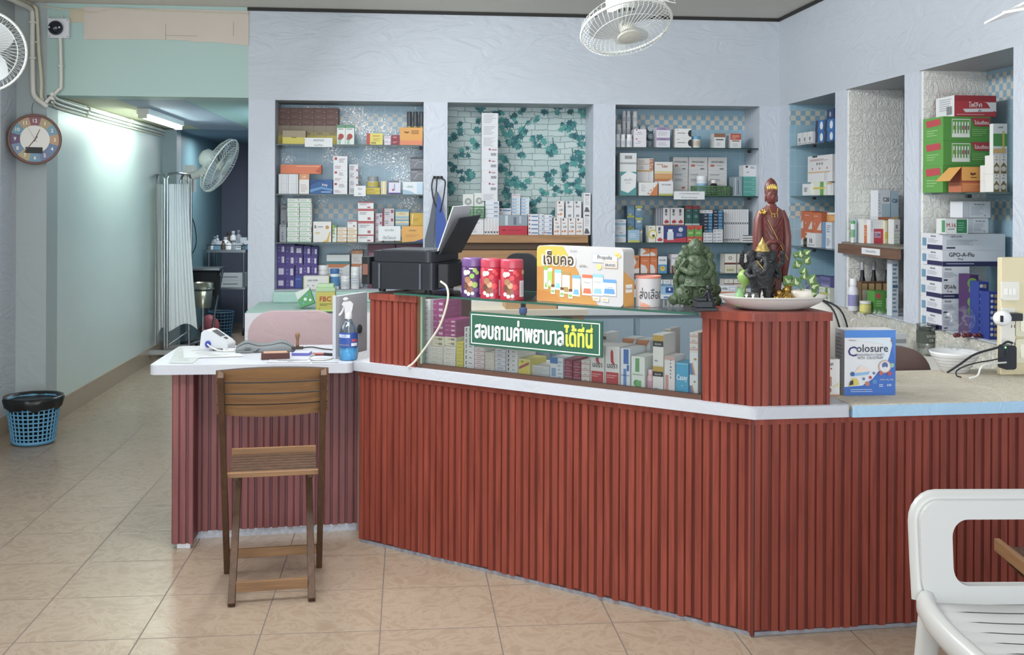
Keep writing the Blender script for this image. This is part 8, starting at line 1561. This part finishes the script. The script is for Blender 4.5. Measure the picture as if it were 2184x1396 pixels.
o = MB().box(-.04, .04, -.0, .06, 0, .011, C('5f5fa8', .4)).box(-.036, .036, .004, .056, .011, .0122, C('b9bccf', .5)).build('stamp_pad'); p = dk(641, 758); o.location = (p.x, p.y, ZDk); o.rotation_euler.z = -.1; tag(o, 'blue ink pad under the wooden stamp', 'stamp pad')
pn = empty('pen', 'white and black ballpoint pen on the papers before the pressure monitor', 'pen', dk(466, 748)+Vector((0, 0, .006))); MB().tube([(-.025, 0, 0), (.02, .002, 0)], .0045, C('3a3a3e', .3), 8).build('grip', pn); MB().tube([(-.045, -.001, -.0015), (-.0255, 0, 0)], [.001, .0044], C('b4b6ba', .2, .8), 8).build('tip', pn); MB().tube([(.0205, .002, 0), (.085, .006, .001)], .0045, C('dcdde2', .3), 8).build('barrel', pn)
def sheet(label, pts, col, marks=(), z=.0004, name='paper_sheet'):
    P = [dk(*q) for q in pts]; b = MB(); b.add([(v.x, v.y, ZDk+z) for v in P], [tuple(range(len(P)))], C(col, .6)); rs = random.Random(len(label))
    for (a_, b_, n, c_) in marks:
        for i in range(n):
            q = dk(a_[0]+(b_[0]-a_[0])*rs.random()*.5, a_[1]+(b_[1]-a_[1])*(i+.5)/n); e = dk(a_[0]+(b_[0]-a_[0])*(.5+.5*rs.random()), a_[1]+(b_[1]-a_[1])*(i+.5)/n); t = .0022
            b.add([(q.x, q.y-t, ZDk+z+.0004), (e.x, e.y-t, ZDk+z+.0004), (e.x, e.y+t, ZDk+z+.0004), (q.x, q.y+t, ZDk+z+.0004)], [(0, 1, 2, 3)], C(c_, .6))
    b.box(0, 0, 0, 0, 0, 0, col) if False else None
    tag(b.build(name), label, 'paper')
sheet('printed white sheet with grey handwriting at the left end of the low desk', [(360, 774), (412, 774), (424, 763), (384, 740), (376, 742)], 'b4bcba', (((368, 770), (415, 748), 9, '8f9c9a'),))
sheet('white sheet lying under the pen and the pressure monitor', [(392, 764), (520, 760), (500, 743), (390, 741)], 'c3c8c9', (((400, 760), (490, 746), 8, '8a9092'),), .0010)
sheet('printed barcode slip lying at the front middle of the low desk', [(568, 773), (660, 773), (668, 764), (577, 764)], 'b0b3b8', (((572, 772), (660, 766), 5, '4a4c52'),), .0006)
sheet('grey printed sheet in front of the grey screen on the low desk', [(664, 773), (722, 773), (720, 762), (672, 763)], 'a9adb2', (((668, 771), (715, 764), 4, '9a9ea4'),), .0009)
sheet('white curled paper showing behind the grey cuff', [(556, 741), (615, 741), (612, 734), (560, 734)], 'd0d3d5', (), .0008)
cable('cable', 'thin grey cable curled beside the spray bottle on the low desk', [dk(720, 758)+Vector((0, 0, .004)), dk(700, 768)+Vector((0, 0, .004)), dk(668, 769)+Vector((0, 0, .004)), dk(660, 762)+Vector((0, 0, .004)), dk(675, 757)+Vector((0, 0, .004)), dk(712, 755)+Vector((0, 0, .004))], .003, C('b4b3ac', .5))
cable('cable', 'black cable lying between the stamp and the grey screen', [dk(640, 744)+Vector((0, 0, .005)), dk(665, 742)+Vector((0, 0, .005)), dk(690, 746)+Vector((0, 0, .005)), dk(715, 748)+Vector((0, 0, .005))], .003, C('26282c', .5))
o = MB().tube([(-.05, 0, .006), (.0, .01, .006)], .006, C('8a3a34', .3), 8).tube([(.0, .01, .006), (.075, .0, .005)], .0065, C('26282c', .4), 8).build('pen'); p = dk(690, 758); o.location = p; o.rotation_euler.z = -.25; tag(o, 'red and black marker lying before the grey screen', 'pen')
# back table: sharps box, green parcel
def bt(px, py, z=.801): return atZ(px, py, z)
p = atZ(694, 664, .801); sb_ = empty('sharps_box', 'yellow-green box with red letters on the mint cloth', 'box', (p.x, p.y+.0, .801)); wv = 40*p.dot(_f)/F; hv = 42*p.dot(_f)/F
b = MB(); b.box(-wv/2, wv/2, 0, .11, 0, hv, C('bcb654', .5)); b.text('FBC', (0, -.0008, hv*.52), (1, 0, 0), (0, 0, 1), hv*.24, C('b03a34'), bold=.02); deco(b, (-wv/2, 0, 0), (1, 0, 0), (0, 0, 1), wv, hv, [('l', .2, .28, .85, .42, 2, '6a7a3a'), ('d', .2, .14, .03, '8a6a3a')], (0, -1, 0)); b.build('box', sb_)
b = MB(); b.box(-wv/2-.002, wv/2+.002, -.002, .112, hv, hv*1.2, C('a6c69a', .5)); b.box(-wv*.42, wv*.42, .01, .10, hv*1.2, hv*1.38, C('aecca2', .5)); bevel(b.build('lid', sb_), .003)
MB().box(-wv/2-.001, wv/2+.001, -.001, .111, -.0, hv*.1, C('b4d67a', .5)).build('foot', sb_)
p = atZ(655, 660, .801); b = MB(); b.box(-.045, .045, 0, .05, 0, .10, C('4f9a5c', .4)); deco(b, (-.045, 0, 0), (1, 0, 0), (0, 0, 1), .09, .10, [('p', [(0, .5), (1, .9), (1, 1), (0, 1)], 'c9d4cf'), ('d', .5, .4, .1, 'c9dce0'), ('d', .3, .2, .07, '5fa0c0'), ('d', .8, .25, .08, 'dfe4e0'), ('d', .7, .6, .06, '5fa0c0')], (0, -1, 0)); o = b.build('foil_pouch'); o.location = (p.x, p.y+.02, .806); o.rotation_euler = (-.15, -.35, 0); o.location.z = .801+.024; tag(o, 'green and white pouch leaning left of the yellow-green box', 'pouch')
# ------------------------------------------------------------------ hanging bags on the pier
hk = empty('wall_hook', 'black wall hook on the pier between first and second niche', 'hook', (atY(934, 378, 7.19).x, 7.199, atY(934, 378, 7.19).z)); b = MB(); b.box(-.032, .032, -.014, 0, -.008, .008, C('26282c', .4)); bevel(b.build('plate', hk), .002)
for x in (-.024, .0, .024): MB().tube([(x, -.012, .0), (x, -.032, -.004), (x, -.036, .008)], .004, C('26282c', .4), 6).build('peg', hk)
def pouch(name, label, outl, m, Y0, straps):
    P = [atY(px, py, 7.15) for px, py in outl]; r = empty(name, label, 'bag', (P[0].x, Y0, P[0].z)); b = MB(); pts = [(q.x-P[0].x, q.z-P[0].z) for q in P]; b.slab(pts[::-1], -.008, .008, m) ; bevel(b.build('pouch', r), .006, 2)
    for sp in straps: MB().tube([tuple(q-Vector((P[0].x, 7.15-.012, P[0].z))+Vector((0, -.024, 0))) for q in spline([atY(x, y, 7.15) for x, y in sp], 5)], .0045, C('2b2e34', .6), 6, flat=.5).build('strap', r)
    return r
pouch('sports_bag', 'slim grey bag hanging on the black hook, left one', [(930, 405), (924, 425), (916, 470), (906, 510), (906, 528), (925, 528), (926, 490), (931, 440), (936, 412)], C('5f6670', .7), 7.165, (((924, 380), (921, 395), (922, 410), (926, 430), (936, 455), (939, 480), (943, 527)),))
pouch('sports_bag', 'slim blue bag hanging on the black hook, right one', [(935, 412), (931, 440), (929, 480), (929, 530), (955, 530), (954, 500), (950, 470), (943, 445), (940, 425)], C('3f5aa4', .7), 7.14, (((942, 381), (949, 386), (948, 405), (944, 430), (938, 452)), ((932, 380), (931, 395), (930, 408))))
# ------------------------------------------------------------------ behind the glass case
o = MB().box(-.14, .13, -.1, .1, 0, .055, C('b08a5c', .6)).box(-.135, .125, -.095, .095, .0552, .0556, C('d8d8d4', .6)).build('cardboard_tray'); p = atY(1135, 666, 5.66); o.location = (p.x, 5.76, .8965); tag(o, 'brown cardboard tray of papers on the pale desk seen through the case', 'tray')
o = MB().box(-.10, .11, -.1, .1, 0, .045, C('d3d6d8', .5)).build('paper_stack'); p = atY(1230, 666, 5.66); o.location = (p.x, 5.76, .8965); tag(o, 'white paper stack beside the brown cardboard tray', 'papers')
wd_ = empty('drawer_unit', 'white plastic drawer unit behind the glass case, left of the sign', 'drawers', (atY(1045, 660, 6.0).x, 6.32, 0)); b = MB(); b.box(-.16, .1, -.15, .15, 0, .95, C('c9ced2', .5)); b.build('carcass', wd_)
for z in (.12, .32, .52, .72): MB().box(-.15, .09, -.158, -.151, z, z+.17, C('d8dcdf', .4)).build('drawer', wd_)
wbt_ = empty('water_bottle', 'clear bottle with blue cap standing behind the magenta boxes', 'bottle', (*K(.62, .33).xy, ZT+.0006)); b = MB(); b.lathe([(.026, 0), (.028, .004), (.028, .17), (.014, .205), (.014, .215)], (0, 0, 0), glass_mat('pet_bottle', (.85, .92, .95), .6), 18); b.build('bottle', wbt_); MB().lathe([(.017, .215), (.017, .236), (.015, .238)], (0, 0, 0), C('3f5a9a', .4), 16).build('cap', wbt_)
